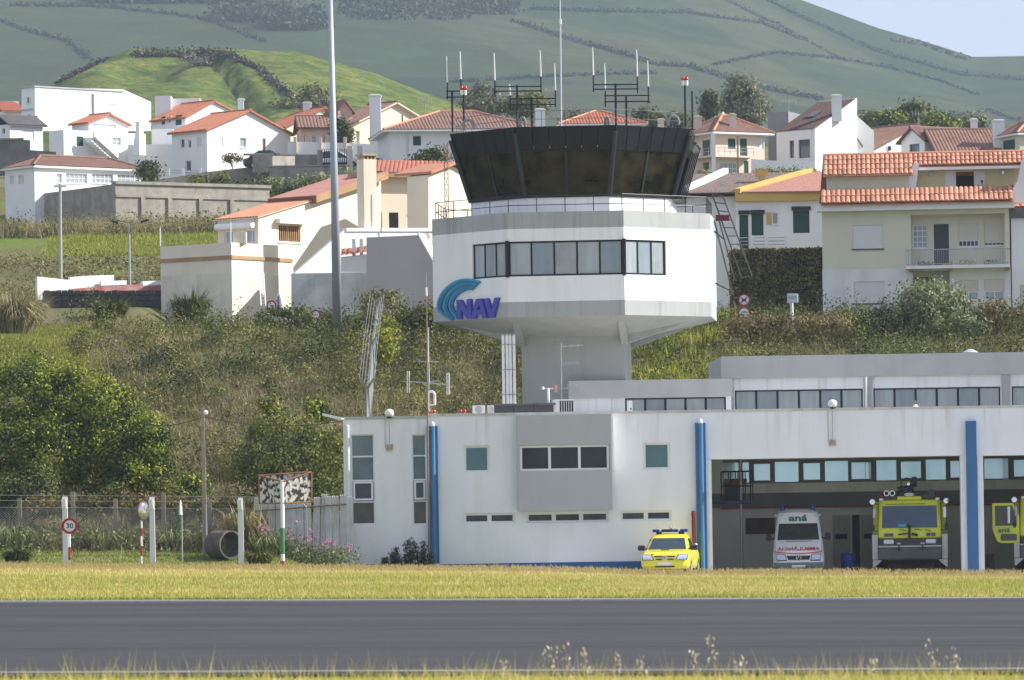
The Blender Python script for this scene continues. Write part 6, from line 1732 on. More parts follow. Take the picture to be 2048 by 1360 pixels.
h.walls(WHITE2, [('R', 1900, 312, 1912, 325, 'dark')]).gable_roof('e1', P(1940, 262, 402).z, TILEB, ov=.4)
h.chimney(1987, 2009, 238, 285, 399, WHITE2)
h = House('green_shutter_house', 'cream house with hipped brown roof and green shutters beside the tiled chimney', 396, 2040, 20, 2140, 1998, yb=330, ye=270)
h.walls(PALEY, [('L', 2006, 280, 2030, 301, 'green')]).hip_roof(P(2060, 238, 399).z, TILEB, ov=.35, trim=TILE2)

ch = House('cream_house', 'cream house with red roofs, tall chimney and walled terrace on the bank', 284, 465, 55, 588, 323, yb=640, ye=485)
root = ch.root
m = MB().fbox(ch.FR, 0, ch.L1, ch.zb - 1.5, ch.FR.hit(500, 548)[1], -ch.L2, 0); m.build('terrace_base', CREAMW, root)
z0 = ch.FR.hit(500, 548)[1]
wall(wall(MB(), ch.FR, 0, ch.L1, z0 + .002, ch.ze, (), .25), ch.FL, -ch.L2, -.252, z0 + .002, ch.ze, (), .25).build('terrace_parapet', CREAM, root)
zb_ = ch.FR.hit(500, 520)[1]
m = MB().fbox(ch.FR, .0, ch.L1 * .98, zb_, zb_ + .2, .003, .06); m.fbox(ch.FL, -ch.L2, .06, zb_, zb_ + .2, .003, .06); m.build('brown_band', BROWNTRIM, root)
p = P(482, 478, 284.3); MB().box(p.x - .45, p.x + .25, 284.6, 285.6, ch.ze - .02, P(482, 462, 284).z).build('terrace_pier', CREAM, root)
D2, A2 = 289, 50
mh = House('body', '', D2, 517, A2, 760, 438, yb=600, ye=434, root=root)
FRm, FLm = mh.FR, mh.FL
hw_ = FRm.rect(557, 449, 601, 485)
poly_wall(root, FRm, [(517, 610), (557, 610), (557, 424), (517, 436)], CREAM, .3, 'wall')
poly_wall(root, FRm, [(557, 449), (601, 449), (601, 411), (557, 424)], CREAM, .3, 'wall')
poly_wall(root, FRm, [(557, 610), (601, 610), (601, 485), (557, 485)], CREAM, .3, 'wall')
poly_wall(root, FRm, [(601, 610), (762, 610), (762, 358), (620, 404), (601, 411)], CREAM, .3, 'wall')
o = window(root, FRm, hw_, 2, 1, ALU, GLASS, .08, .1, True)
mm = MB()
for i in range(11):
    u = hw_[0] + (hw_[1] - hw_[0]) * (i + .5) / 11
    mm.fbox(FRm, u - .03, u + .03, hw_[2] + .05, hw_[3] - .05, -.12, -.07)
mm.build('security_bars', BROWNTRIM, o)
MB().fbox(FRm, hw_[0] - .25, hw_[1] + .2, hw_[3] + .02, hw_[3] + .28, .003, .35).build('shutter_box', CREAM, root)
hlm = [FLm.rect(448, 461, 468, 490), FLm.rect(490, 458, 514, 486)]
m = wall(MB(), FLm, -mh.L2, -.302, mh.zb - 1, mh.ze, hlm, .3); m.build('wall', CREAM, root)
for rc in hlm: window(root, FLm, rc, 2, 1, ALU, GLASSC, .07, .1)
zs = FLm.hit(480, 452)[1]
m = MB().tube(FLm.pt(-mh.L2 * .98, zs, .2), FLm.pt(-.15, zs, .2), .17, 10); m.build('awning_roll', WHITEM, root)
uA, zA_ = FRm.hit(512, 436); uB, zB_ = FRm.hit(622, 402)
def rp(u, v, z): return mh.pt(u, v, z)
L2m = mh.L2 + .4
A_, B_ = rp(uA, -.15, zA_), rp(uB, -.15, zB_)
e2v = Vector((mh.e2[0], mh.e2[1], 0))
up = B_ - A_
m = MB(); tiled(m, A_ + e2v * L2m + Vector((0, 0, .06)), A_ + Vector((0, 0, .06)), up.length, up, pitch=.22)
lr = m.build('roof', TILE2, root)
MB().slab([A_, B_, B_ + e2v * L2m, A_ + e2v * L2m], (0, 0, .04)).build('roof_deck', CREAM, lr)
uC, zC = FRm.hit(765, 352)
A2_, B2_ = rp(uB - .1, -.45, zB_ + .25), rp(uC, -.45, zC + .2)
L3 = mh.L2 * 1.22
ur_ = MB().slab([A2_, B2_, B2_ + e2v * L3, A2_ + e2v * L3], (0, 0, .05)).build('upper_roof', TILEP, root)
fm = MB().slab([A2_, B2_, B2_ + e2v * .12, A2_ + e2v * .12], (0, 0, -.38)); fm.build('verge_board', BROWNTRIM, ur_)
MB().slab([A2_, A2_ + e2v * L3, A2_ + e2v * L3 + up.normalized() * .1, A2_ + up.normalized() * .1], (0, 0, -.40)).build('eave_board', mat('red_brown_fascia', (.22, .085, .06), None, rough=.8), ur_)
c0, c1 = P(715, 470, 286.6), P(752, 318, 286.6)
Fc = Face((c0.x + c1.x) / 2, 287.1, math.radians(30)); cw = (c1.x - c0.x) / 2 / (math.cos(math.radians(30)) + math.sin(math.radians(30)))
chm = MB().fbox(Fc, -cw, cw, c0.z - 2, c1.z, -cw, cw).build('chimney', CREAM, root)
m = MB()
for u_ in np.linspace(-cw + .06, cw - .06, 4): m.fbox(Fc, u_ - .05, u_ + .05, c1.z, c1.z + .2, -cw + .02, cw - .02)
m.fbox(Fc, -cw - .06, cw + .06, c1.z + .2, c1.z + .3, -cw - .06, cw + .06); m.build('chimney_cap', mat('cap_stone', (.5, .42, .27), (.35, .28, .17), 4, .9), chm)
Fq = face_at(745, 297, 26)
hs = [Fq.rect(751, 425, 764, 457), Fq.rect(778, 425, 797, 457), Fq.rect(813, 428, 842, 464)]
uq = Fq.hit(885, 400)[0]
m = wall(MB(), Fq, -.6, uq, 15, Fq.hit(800, 356)[1], hs, .3); m.build('recessed_wall', CREAM, root)
for rc in hs[:2]:
    o = window(root, Fq, rc, 1, 1, ALU, GLASS, .05, .14)
    mm = MB()
    for i in range(5): u = rc[0] + (rc[1] - rc[0]) * (i + .5) / 5; mm.fbox(Fq, u - .02, u + .02, rc[2], rc[3], -.06, -.03)
    mm.build('security_bars', BLACKM, o)
window(root, Fq, hs[2], 2, 1, ALU, GLASS, .10, .1)
zt = Fq.hit(800, 356)[1]
MB().fbox(Fq, -.8, uq, zt + .002, zt + .28, -.4, .5).build('brown_fascia', BROWNTRIM, root)
m = MB(); q0 = Fq.pt(-.8, zt + .29, .55); q1 = Fq.pt(uq + 1.2, zt + .29, .55); tiled(m, q0, q1, 6.0, Vector((0, 5.6, 1.0))); m.build('rear_roof', TILER, root)
rb = House('block', '', 291.5, 857, 48, 950, 848, yb=470, ye=350, root=root)
poly_wall(root, rb.FR, [(857, 480), (945, 480), (945, 352), (905, 332), (857, 350)], CREAM, 1.6, 'gable_wall')
m = MB(); a, b = rb.FR.hit(855, 348), rb.FR.hit(906, 329)
m.slab([rb.FR.pt(*a, .3), rb.FR.pt(*b, .3), rb.FR.pt(*b, -2.5), rb.FR.pt(*a, -2.5)], (0, 0, .14)); m.build('gable_roof', TILE2, root)
a, b = rb.FR.hit(907, 329), rb.FR.hit(950, 352)
MB().slab([rb.FR.pt(*a, .3), rb.FR.pt(*b, .3), rb.FR.pt(*b, -2.5), rb.FR.pt(*a, -2.5)], (0, 0, .14)).build('gable_roof', TILE2, root)
Fs = face_at(583, 283, 5)
poly_wall(root, Fs, [(583, 650), (736, 650), (736, 545), (583, 547)], mat('stained_white_wall', (.56, .57, .57), (.40, .41, .41), 1.2, .9, bump=.15, streak=(1.6, .6, (.17, .17, .165))), .3, 'lower_wall')
Ft = face_at(583, 284, 30)
poly_wall(root, Ft, [(583, 552), (880, 552), (880, 457), (692, 457)], WHITE2, .3, 'stair_flank')
MB().fprism(Ft, [Ft.hit(692, 463), Ft.hit(880, 463), Ft.hit(880, 456), Ft.hit(692, 456)], -.35, .06).build('coping', WHITE2, root)
MAUVE = mat('mauve_plaster', (.47, .43, .42), (.44, .40, .39), .6, .9, bump=.05)
Fm = face_at(733, 281, -8)
poly_wall(root, Fm, [(733, 650), (900, 650), (900, 560), (866, 522), (837, 470), (733, 475)], MAUVE, .35, 'flank_wall')
Fw = face_at(837, 281.3, 20)
MB().slab([P(837, 470, 280.9), P(868, 524, 280.9), P(868, 524, 280.9) + Vector((.35, 1.2, 0)), P(837, 470, 280.9) + Vector((.35, 1.2, 0))], (0, 0, .12)).build('flank_coping', WHITE2, root)
q0, q1 = P(836, 530, 282), P(858, 466, 282)
m = MB().box(q0.x, q1.x, 282, 282.6, q0.z - 1, q1.z); m.box(q0.x - .05, q1.x + .05, 281.95, 282.65, q1.z - .22, q1.z - .1); m.build('barbecue_chimney', PALEPINK, root)
for x in (708, 723):
    q = P(x, 505, 283.6); MB().box(q.x - .09, q.x + .09, 283.5, 283.68, q.z - 1, P(x, 478, 283.6).z).build('post', WHITE2, root)
q0, q1 = P(682, 512, 283.2), P(735, 505, 283.2)
m = MB(); tiled(m, q0, q1, 1.2, Vector((0, 1, .35))); m.build('porch_roof', TILER, root)
poly_wall(root, face_at(682, 283.3, 3), [(682, 560), (736, 560), (736, 508), (682, 514)], WHITE, .3, 'porch_wall')
b = P(526, 628, 281.5)
t = thing('ladder', 'white aluminium ladder leaning on the stained cream wall', 'ladder', b)
l0, l1 = P(522, 612, 281.6), P(518, 545, 283.0); sd = Vector((.24, 0, 0))
MB().tube(l0, l1, .035, 6).build('rail', WHITEM, t); MB().tube(l0 + sd, l1 + sd, .035, 6).build('rail', WHITEM, t)
for i in range(9): q = l0.lerp(l1, (i + .5) / 9); MB().tube(q, q + sd, .022, 6).build('rung', WHITEM, t)

h = House('ochre_trim_house', 'white house with ochre roof trim and dark green shutters above the hedge', 300, 1473, 3, 1652, depth=8, yb=520, ye=395)
h.walls(WHITE2, [('R', 1479, 430, 1497, 500, 'green'), ('R', 1503, 428, 1527, 471, 'green'), ('R', 1544, 425, 1557, 449, 'pane'), ('R', 1586, 421, 1619, 466, 'green')])
for a, b, y in ((1477, 1499, 429), (1501, 1529, 428), (1583, 1621, 421)):
    u0, u1 = h.FR.hit(a, y)[0], h.FR.hit(b, y)[0]; z = h.FR.hit(a, y)[1]
    MB().fbox(h.FR, u0, u1, z, z + .22, .003, .14).build('shutter_box', BLACKM, h.root)
u0, u1 = h.FR.hit(1533, 437)[0], h.FR.hit(1543, 437)[0]; MB().fbox(h.FR, u0, u1, h.FR.hit(1540, 449)[1], h.FR.hit(1540, 425)[1], .003, .05).build('open_shutter', OCHRE, h.root)
MB().fbox(h.FR, -.05, h.L1 + .1, h.FR.hit(1560, 402)[1], h.FR.hit(1560, 383)[1], .003, .3).build('ochre_fascia', OCHRE, h.root)
ze_, zr_ = P(1560, 385, 299.7).z, P(1560, 347, 304.6).z
def rp_(px, up_): q = P(px, 385 if not up_ else 347, 299.7 if not up_ else 304.6); return Vector((q.x, q.y, zr_ if up_ else ze_))
h.roof = MB().slab([rp_(1473, 0), rp_(1655, 0), rp_(1658, 1), rp_(1618, 1)], (0, 0, .07)).build('roof', mat('fine_pink_tile', (.44, .22, .17), (.33, .15, .11), 5, .85, bump=.5, bscale=14, stretch=(3, .6, 1)), h.root)
v0, v1 = rp_(1473, 0), rp_(1618, 1); sd_ = Vector((.34, -.12, 0))
MB().slab([v0 - sd_ * .5, v0 + sd_ * .6, v1 + sd_ * .6, v1 - sd_ * .5], (0, 0, .26)).build('ochre_verge', OCHRE, h.roof)
e0, e1 = rp_(1618, 1), rp_(1660, 1)
MB().slab([e0, e1 + Vector((0, 0, -.4)), e1 + Vector((0, .3, -.4)), e0 + Vector((0, .3, 0))], (0, 0, .26)).build('ochre_verge', OCHRE, h.roof)
MB().slab([rp_(1500, 1), rp_(1658, 1), rp_(1658, 1) + Vector((0, 4, -1.8)), rp_(1500, 1) + Vector((0, 4, -1.8))], (0, 0, .05)).build('back_roof', TILEP, h.roof)
q = P(1524, 380, 302); zt = P(1524, 342, 302).z
m = MB().box(q.x - .16, q.x + .16, 302, 302.35, q.z - .6, zt); m.box(q.x - .36, q.x + .36, 301.95, 302.4, zt - .28, zt - .05)
for s_ in (-.3, 0, .3): m.box(q.x + s_ - .07, q.x + s_ + .07, 301.97, 302.38, zt - .05, zt + .16)
m.build('chimney', OCHRE, h.roof)
m = MB()
for x in (1470, 1503, 1533, 1573): q = P(x, 496, 299); m.box(q.x - .1, q.x + .1, 298.9, 299.1, q.z - .8, P(x, 471, 299).z)
m.build('terrace_pier', WHITE2, h.root)
m = MB()
for y in (476, 483, 490): m.tube(P(1470, y, 299), P(1573, y - 1.6, 299), .03, 6)
m.build('terrace_rail', STEEL, h.root)
t = thing('brown_roof_neighbour', 'plain white house with mossy brown roof adjoining the ochre-trim house', 'house', P(1420, 600, 300.4))
poly_wall(t, face_at(1330, 300.3, 0), [(1330, 640), (1472, 640), (1472, 393), (1330, 396)], WHITE, .3)
MB().box(P(1330, 500, 300.7).x, P(1470, 500, 300.7).x, 300.7, 308, P(1400, 640, 300).z, ze_ - .1).build('house_core', WHITE, t)
br_ = MB().slab([rp_(1325, 0), rp_(1473, 0) - Vector((.06, 0, 0)), rp_(1618, 1) - Vector((.06, 0, 0)), rp_(1325, 1)], (0, 0, .06)).build('roof', mat('mossy_tile', (.215, .155, .13), (.13, .10, .085), 2.5, .9, bump=.5, bscale=14, stretch=(3, .6, 1)), t)
MB().slab([rp_(1325, 1), rp_(1618, 1), rp_(1618, 1) + Vector((0, 4, -1.8)), rp_(1325, 1) + Vector((0, 4, -1.8))], (0, 0, .06)).build('back_roof', TILEB, br_)
m = MB(); p_, q_ = rp_(1362, 0) + Vector((0, .3, .1)), rp_(1446, 1) + Vector((0, -.2, .05)); sd_ = Vector((.3, 0, 0))
m.slab([p_, p_ + sd_, q_ + sd_, q_], (0, 0, .3)); m.build('white_verge', WHITE2, br_)

hd = 278.0
h = House('tiled_cream_house', 'pale yellow three-level house with bright clay tile roofs and a long balcony', hd, 1647, -4.0, 2022, depth=11, yb=640, ye=424)
FRh = h.FR
zmid = FRh.hit(1800, 536)[1]
rects = {k: FRh.rect(*v) for k, v in dict(bl1=(1705, 450, 1766, 497), log=(1822, 428, 2011, 532), bl2=(1708, 563, 1769, 606), ent=(1826, 541, 1900, 640), bl3=(1917, 560, 1957, 601), bl4=(1969, 558, 2009, 600)).items()}
m = wall(MB(), FRh, 0, h.L1, zmid, h.ze, [rects['bl1'], rects['log']], .3)
m.fbox(FRh, 0, .3, zmid, h.ze, -11, -.302); m.fbox(FRh, h.L1 - .3, h.L1, zmid, h.ze, -11, -.302); m.fbox(FRh, .3, h.L1 - .3, zmid, h.ze, -11, -10.7)
m.build('upper_wall', PALEY, h.root)
m = wall(MB(), FRh, -.02, h.L1 + .02, h.zb - 1.0, zmid - .002, [rects['bl2'], rects['ent'], rects['bl3'], rects['bl4']], .32)
m.fbox(FRh, -.02, .3, h.zb - 1, zmid - .002, -11, -.322); m.fbox(FRh, h.L1 - .3, h.L1 + .02, h.zb - 1, zmid - .002, -11, -.322)
m.build('ground_floor_wall', mat('white_ground_floor', (.74, .745, .74), (.66, .67, .67), .9, .85, bump=.06, streak=(1.5, .35, (.42, .43, .42))), h.root)
for k in ('bl1', 'bl2'): 
    o = style(h.root, FRh, rects[k], 'blind'); u0, u1, z0, z1 = rects[k]
    MB().fbox(FRh, u0 - .05, u1 + .05, z0 - .08, z0 - .005, -.05, .06).build('sill', CONCD, o)
for k in ('bl3', 'bl4'):
    u0, u1, z0, z1 = rects[k]; zm = z0 + (z1 - z0) * .45
    style(h.root, FRh, (u0, u1, zm, z1), 'cblind'); window(h.root, FRh, (u0, u1, z0, zm - .01), 2, 1, ALU, GLASSC, .06, .1)
u0, u1, z0, z1 = rects['ent']; eb = FRh.off(-1.2)
MB().fbox(eb, u0 - .1, u1 + .1, z0, z1 + .1, -.1, 0).build('entrance_wall', PALEY, h.root)
MB().fbox(eb, u0 + .1, u0 + 1.0, z0, z1 - .3, .003, .05).build('front_door', BLACKM, h.root)
lf = FRh.off(-.9); u0, u1, z0, z1 = rects['log']
lr_ = {k: lf.rect(*v) for k, v in dict(g=(1825, 450, 1855, 496), d=(1868, 448, 1898, 532), b1=(1917, 447, 1957, 493), b2=(1968, 446, 2008, 491)).items()}
m = wall(MB(), lf, u0 - .1, u1 + .1, z0 - .1, z1 + .1, list(lr_.values()), .2); m.build('loggia_wall', PALEY, h.root)
MB().fbox(FRh, u0 - .1, u1 + .1, z0 - .1, z0, -1.0, -.302).build('loggia_floor', WHITE, h.root)
window(h.root, lf, lr_['g'], 3, 4, ALU, GLASSC, .06, .08, True, mw=.05)
dr_ = MB().fbox(lf, *lr_['d'], -.12, -.05).build('balcony_door', mat('slate_door', (.05, .055, .07), None, rough=.5), h.root)
uu0, uu1, zz0, zz1 = lr_['d']
for i in range(2):
    for j in range(4): MB().fbox(lf, uu0 + .06 + i * (uu1 - uu0) / 2, uu0 - .06 + (i + 1) * (uu1 - uu0) / 2, zz0 + .08 + j * (zz1 - zz0) / 4, zz0 + (j + 1) * (zz1 - zz0) / 4 - .06, -.05, -.035).build('panel', mat('slate_door', (.05, .055, .07)), dr_)
for k, f in (('b1', .28), ('b2', .16)):
    a, b, c, e = lr_[k]; zm = c + (e - c) * f
    style(h.root, lf, (a, b, zm, e), 'cblind'); window(h.root, lf, (a, b, c, zm - .01), 5, 1, ALU, GLASS, .04, .09, True)
u0, u1 = FRh.hit(1812, 535)[0], h.L1 - .02
zb0 = FRh.hit(1900, 538)[1]
bal = MB().fbox(FRh, u0, u1, zb0, zb0 + .16, .003, .9).build('balcony', WHITE2, h.root)
zr0, zr1 = zb0 + .16, FRh.hit(1900, 500)[1]
m = MB(); n_ = 56
for i in range(n_ + 1):
    u = u0 + .03 + (u1 - u0 - .06) * i / n_; m.tube(FRh.pt(u, zr0, .86), FRh.pt(u, zr1, .86), .012, 5)
m.tube(FRh.pt(u0, zr1, .86), FRh.pt(u1, zr1, .86), .028, 6); m.tube(FRh.pt(u0, zr0 + .08, .86), FRh.pt(u1, zr0 + .08, .86), .02, 6)
for u in (u0 + .03, u1 - .03): m.tube(FRh.pt(u, zr1, .05), FRh.pt(u, zr1, .86), .025, 6)
m.build('railing', STEEL, bal)
for px in (1822, 1900, 2015): u = FRh.hit(px, 538)[0]; MB().fbox(FRh, u - .1, u + .1, zb0 - .12, zb0 - .002, .003, .7).build('bracket', BROWNTRIM, bal)
MB().fbox(FRh, -.25, h.L1 + .25, h.ze + .002, FRh.hit(1800, 409)[1], -.5, .55).build('cornice', WHITE2, h.root)
def tile_mesh(L, w_, r):
    vs, fs = [], []
    arc = [math.pi * i / 5 for i in range(6)]
    for y, q in ((0, 1.0), (L, .86)):
        for a in arc: vs.append((-w_ / 2 * q * math.cos(a), y, r * q * math.sin(a) + (.025 if y == 0 else 0)))
    for i in range(5): fs.append((i, i + 1, i + 7, i + 6))
    fs.append((0, 5, 4, 3, 2, 1))
    me = bpy.data.meshes.new('roof_tile'); me.from_pydata(vs, [], fs); me.materials.append(TILETOP); me.update()
    return me
TILETOP = mat('barrel_tile', (.54, .255, .16), (.45, .20, .12), 1.5, .75, bump=.1, bscale=9, rand=.32)
def tile_roof(parent, A, B, up, rows, pitch):
    """A-B eave in world coordinates, up slope vector; every tile an object"""
    e = (B - A); L = e.length; e.normalize(); H = up.length; un = up.normalized(); nn = e.cross(un); nn = nn if nn.z > 0 else -nn
    k = int(round(L / pitch)); w_ = L / k; h_ = H / rows
    me = tile_mesh(h_ * 1.12, w_ * 1.02, .095)
    M3 = Matrix((e, un, nn)).transposed().to_4x4()
    for i in range(k):
        for j in range(rows):
            p = A + e * (w_ * (i + .5)) + un * (h_ * j) + nn * (.03 + .012 * (R.random()))
            o = piece('tile', me, parent)
            o.matrix_local = XF[parent] @ Matrix.Translation(p) @ M3 @ Matrix.Rotation(R.uniform(-.015, .015), 4, 'Z')
    return w_
zc0 = FRh.hit(1800, 409)[1]
A, B = FRh.pt(FRh.hit(1642, 410)[0], zc0 + .03, .75), FRh.pt(FRh.hit(2026, 410)[0], zc0 + .03, .75)
topz = FRh.off(-.9).hit(1830, 381)[1]
upv = FRh.pt(0, topz - zc0, -.9) - FRh.pt(0, 0, .75); 
lrf = MB().slab([A, B, B + upv, A + upv], (0, 0, -.05)).build('lower_roof', TILE, h.root)
tile_roof(lrf, A, B, upv, 2, .255)
F2 = FRh.off(-1.5)
zu0 = topz - .3; ztf = topz - 1.05
ul, um, ur2 = F2.hit(1653, 365)[0], F2.hit(1818, 365)[0], F2.hit(2046, 365)[0]
zl1 = F2.hit(1735, 352)[1]
m = wall(MB(), F2, ul, um, zu0, zl1, (), .3); m.fbox(F2, ul, ul + .3, zu0, zl1, -8, -.302); m.build('attic_wall', PALEY, h.root)
F3 = FRh.off(-3.2)
op = F3.rect(1912, 343, 1948, 381); zr3 = F3.hit(1930, 326)[1]
um3, ur3 = F3.hit(1812, 350)[0], F3.hit(2060, 350)[0]
YEL = mat('attic_yellow', (.72, .66, .40), (.69, .63, .38), .6, .88, bump=.04)
m = wall(MB(), F3, um3, ur3, ztf - .1, zr3 + .3, [op], .25); m.build('attic_wall', YEL, h.root)
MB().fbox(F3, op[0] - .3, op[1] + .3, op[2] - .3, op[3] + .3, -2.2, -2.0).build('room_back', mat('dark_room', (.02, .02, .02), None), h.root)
for a, b in ((1891, 1911), (1949, 1970)):
    rc = F3.rect(a, 342, b, 381); shutter(h.root, F3, rc, WHITEM, .003, .05, 10, 'open_shutter')
for px, py in ((1861, 349), (2004, 345)):
    q = F3.pt(*F3.hit(px, py), .1); MB().lathe((q.x, q.y, q.z - .14), [(.05, 0), (.09, .05), (.11, .25), (.04, .30)], 8).build('wall_lamp', BLIND, h.root)
MB().fbox(F2, um - .05, ur2, ztf, topz + .06, -.2, .05).build('terrace_parapet', PALEY, h.root)
MB().fbox(F2, um - .05, ur2, ztf - .1, ztf, -1.9, -.202).build('terrace_floor', WHITE, h.root)
poly_wall(h.root, F2.off(-.02), [(1808, 385), (1830, 385), (1838, 327), (1828, 327), (1816, 352), (1808, 352)], WHITE2, 2.0, 'cheek_wall')
poly_wall(h.root, FRh.off(-.4), [(2024, 410), (2052, 410), (2056, 318), (2044, 318), (2036, 360), (2026, 376)], WHITE2, 2.5, 'cheek_wall')
A, B = F2.pt(F2.hit(1646, 355)[0], zl1 - .02, .45), F2.pt(F2.hit(1826, 355)[0], zl1 - .02, .45)
zt2 = F2.off(-1.9).hit(1735, 311)[1]
upv = F2.pt(0, zt2 - zl1, -1.9) - F2.pt(0, 0, .45)
MB().fbox(F2, ul - .15, um + .05, zl1 - .04, zl1 + .1, .003, .42).build('cornice', WHITE2, h.root)
urf = MB().slab([A, B, B + upv, A + upv], (0, 0, -.05)).build('upper_roof', TILE, h.root)
tile_roof(urf, A, B, upv, 4, .25)
f = .42
A2_ = B + upv * f + Vector((.02, 0, 0)); ex_ = F2.hit(2052, 330)[0] - F2.hit(1826, 355)[0]
B2_ = A2_ + (B - A).normalized() * ex_
urf2 = MB().slab([A2_, B2_, B2_ + upv * (1 - f), A2_ + upv * (1 - f)], (0, 0, -.05)).build('upper_roof', TILE, h.root)
tile_roof(urf2, A2_, B2_, upv * (1 - f), 3, .25)
MB().slab([A2_ - Vector((0, 0, .06)), B2_ - Vector((0, 0, .06)), B2_ + Vector((0, .3, -.06)), A2_ + Vector((0, .3, -.06))], (0, 0, -.14)).build('eave_board', WHITE2, urf2)
MB().tube(A + upv + Vector((0, 0, .05)), B2_ + upv * (1 - f) + Vector((0, 0, .05)), .13, 8).build('ridge_cap', TILETOP, urf)
MB().slab([A + upv, B2_ + upv * (1 - f), B2_ + upv * (1 - f) + Vector((0, 4, -2.2)), A + upv + Vector((0, 4, -2.2))], (0, 0, -.05)).build('back_roof', TILE, h.root)
FLW = leafmat('balcony_flowers', [(.02, .03, .012), (.05, .07, .02), (.10, .10, .03)], trans=.2)
for a, b in ((1836, 1866), (1918, 1952), (1968, 1994), (1885, 1905)):
    uu0, uu1 = FRh.hit(a, 527)[0], FRh.hit(b, 527)[0]
    p = FRh.pt((uu0 + uu1) / 2, zr0, .6)
    t = thing('flower_box', 'dark flower box with small plants on the long balcony', 'flower box', p, group='flower boxes on the balcony')
    MB().fbox(FRh, uu0, uu1, zr0, zr0 + .1, .5, .72).build('trough', BROWNTRIM, t)
    n_ = 60; cc = np.array([[*FRh.pt(R.uniform(uu0, uu1), zr0 + R.uniform(.08, .24), R.uniform(.5, .72))] for _ in range(n_)])
    tag(quads('plants', leaves(cc, .11), rng.uniform(0, 1, n_), FLW, t), kind='stuff')
h = House('edge_house', 'white house with grey roof edge touching the tiled cream house', 277.5, 2025, -4.0, 2160, depth=9, yb=640, ye=436)
h.walls(WHITE2, [('R', 2040, 570, 2075, 625, 'cblind'), ('R', 2050, 460, 2080, 500, 'blind')])
MB().fbox(h.FR, -.1, h.L1, h.ze + .002, h.ze + .55, -9, .2).build('roof_edge', SLATE, h.root)
m = MB(); tiled(m, h.FR.pt(-.1, h.ze + .56, .2), h.FR.pt(h.L1, h.ze + .56, .2), 3.2, Vector((0, 2.9, 1.3))); m.build('roof', TILE, h.root)

F5 = face_at(75, 290, 32)
t = thing('lane_wall', 'low white and red painted wall beside the lane', 'wall', F5.pt(3, F5.hit(150, 600)[1]))
poly_wall(t, F5, [(75, 600), (140, 600), (140, 560), (75, 553)][::1], WHITE2, .25, 'white_wall')
poly_wall(t, F5.off(-.02), [(140, 600), (228, 600), (228, 550), (185, 551), (140, 554)], WHITE2, .25, 'white_wall')
poly_wall(t, F5.off(.3), [(140, 600), (330, 600), (330, 568), (228, 570), (140, 578)], mat('faded_red_wall', (.36, .10, .10), (.48, .32, .30), 1.4, .9), .2, 'red_wall')
m = MB()
for a, b in ((197, 248), (280, 330)): m.fprism(F5.off(.32), [F5.hit(a, 572), F5.hit(b, 570), F5.hit(b, 561), F5.hit(a, 563)], -.25, 0)
m.build('white_coping', WHITE2, t)
F6 = face_at(60, 289, 2)
t = thing('stone_wall', 'low dark stone wall along the lane below the red and white wall', 'wall', F6.pt(3, F6.hit(150, 605)[1]))
DST = mat('dark_basalt', (.05, .047, .045), (.085, .08, .075), 3, .95, bump=.4)
MB().fprism(F6, [F6.hit(85, 625), F6.hit(335, 625), F6.hit(335, 588), F6.hit(85, 584)], -.4, -.05).build('wall_core', DST, t)
k = 0
for row in range(3):
    x = 88.0 + (row % 2) * 4
    while x < 330:
        w_ = R.uniform(9, 15)
        y = 612 - row * 11
        m = MB(); u0, zA0 = F6.hit(x, y); u1, _ = F6.hit(x + w_ - 1, y); hgt = .26 * R.uniform(.85, 1.05)
        j = lambda: R.uniform(-.02, .02)
        m.hexa([F6.pt(u0 + j(), zA0 + j(), R.uniform(0, .05)), F6.pt(u1 + j(), zA0 + j(), R.uniform(0, .05)), F6.pt(u1, zA0, -.2), F6.pt(u0, zA0, -.2),
                F6.pt(u0 + j(), zA0 + hgt + j(), R.uniform(0, .03)), F6.pt(u1 + j(), zA0 + hgt + j(), R.uniform(0, .03)), F6.pt(u1, zA0 + hgt, -.2), F6.pt(u0, zA0 + hgt, -.2)])
        m.build('stone', DST, t); x += w_; k += 1

t = thing('yard_wall', 'dark stained yard wall beside the long white house', 'wall', P(40, 335, 402))
poly_wall(t, face_at(-30, 402, 4), [(-40, 350), (112, 350), (112, 304), (60, 300), (60, 280), (-40, 278)], CONCD, .5)
MB().fbox(face_at(-30, 402, 4), 0, 3.4, P(20, 279, 402).z, P(20, 279, 402).z + .12, -.6, .08).build('coping', CONC, t)
for px, d, y0, y1, lab in ((850, 399, 224, 200, 'brown hip-roofed house'), (1578, 404, 226, 202, 'grey block of the modern house'), (1838, 408, 252, 226, 'pale blue house'), (222, 436, 230, 208, 'stair house'), (640, 474, 218, 198, 'red-roofed cream house')):
    b = P(px, y0, d)
    t = thing('roof_aerial', 'thin television aerial on the ' + lab, 'aerial', b)
    zt = P(px, y1, d).z
    MB().tube(b - Vector((0, 0, .5)), (b.x, d, zt), .025, 5).build('mast', STEEL, t)
    MB().tube((b.x - .55, d, zt - .08), (b.x + .55, d, zt - .04), .018, 5).build('boom', STEEL, t)
    for k in range(5): MB().tube((b.x - .5 + k * .25, d - .02, zt - .28), (b.x - .5 + k * .25, d - .02, zt + .14), .012, 4).build('element', STEEL, t)
def band_post(t, px, d, y0, y1, bands, r, n=10):
    """painted post: bands of (y_top, material) from the ground up"""
    prev = y0
    for y, mt in bands:
        a, b = P(px, prev, d), P(px, y, d)
        MB().tube((a.x, d, a.z), (a.x, d, b.z), r, n).build('post_band', mt, t); prev = y
WP = 'white boundary posts on the grass'
first = None
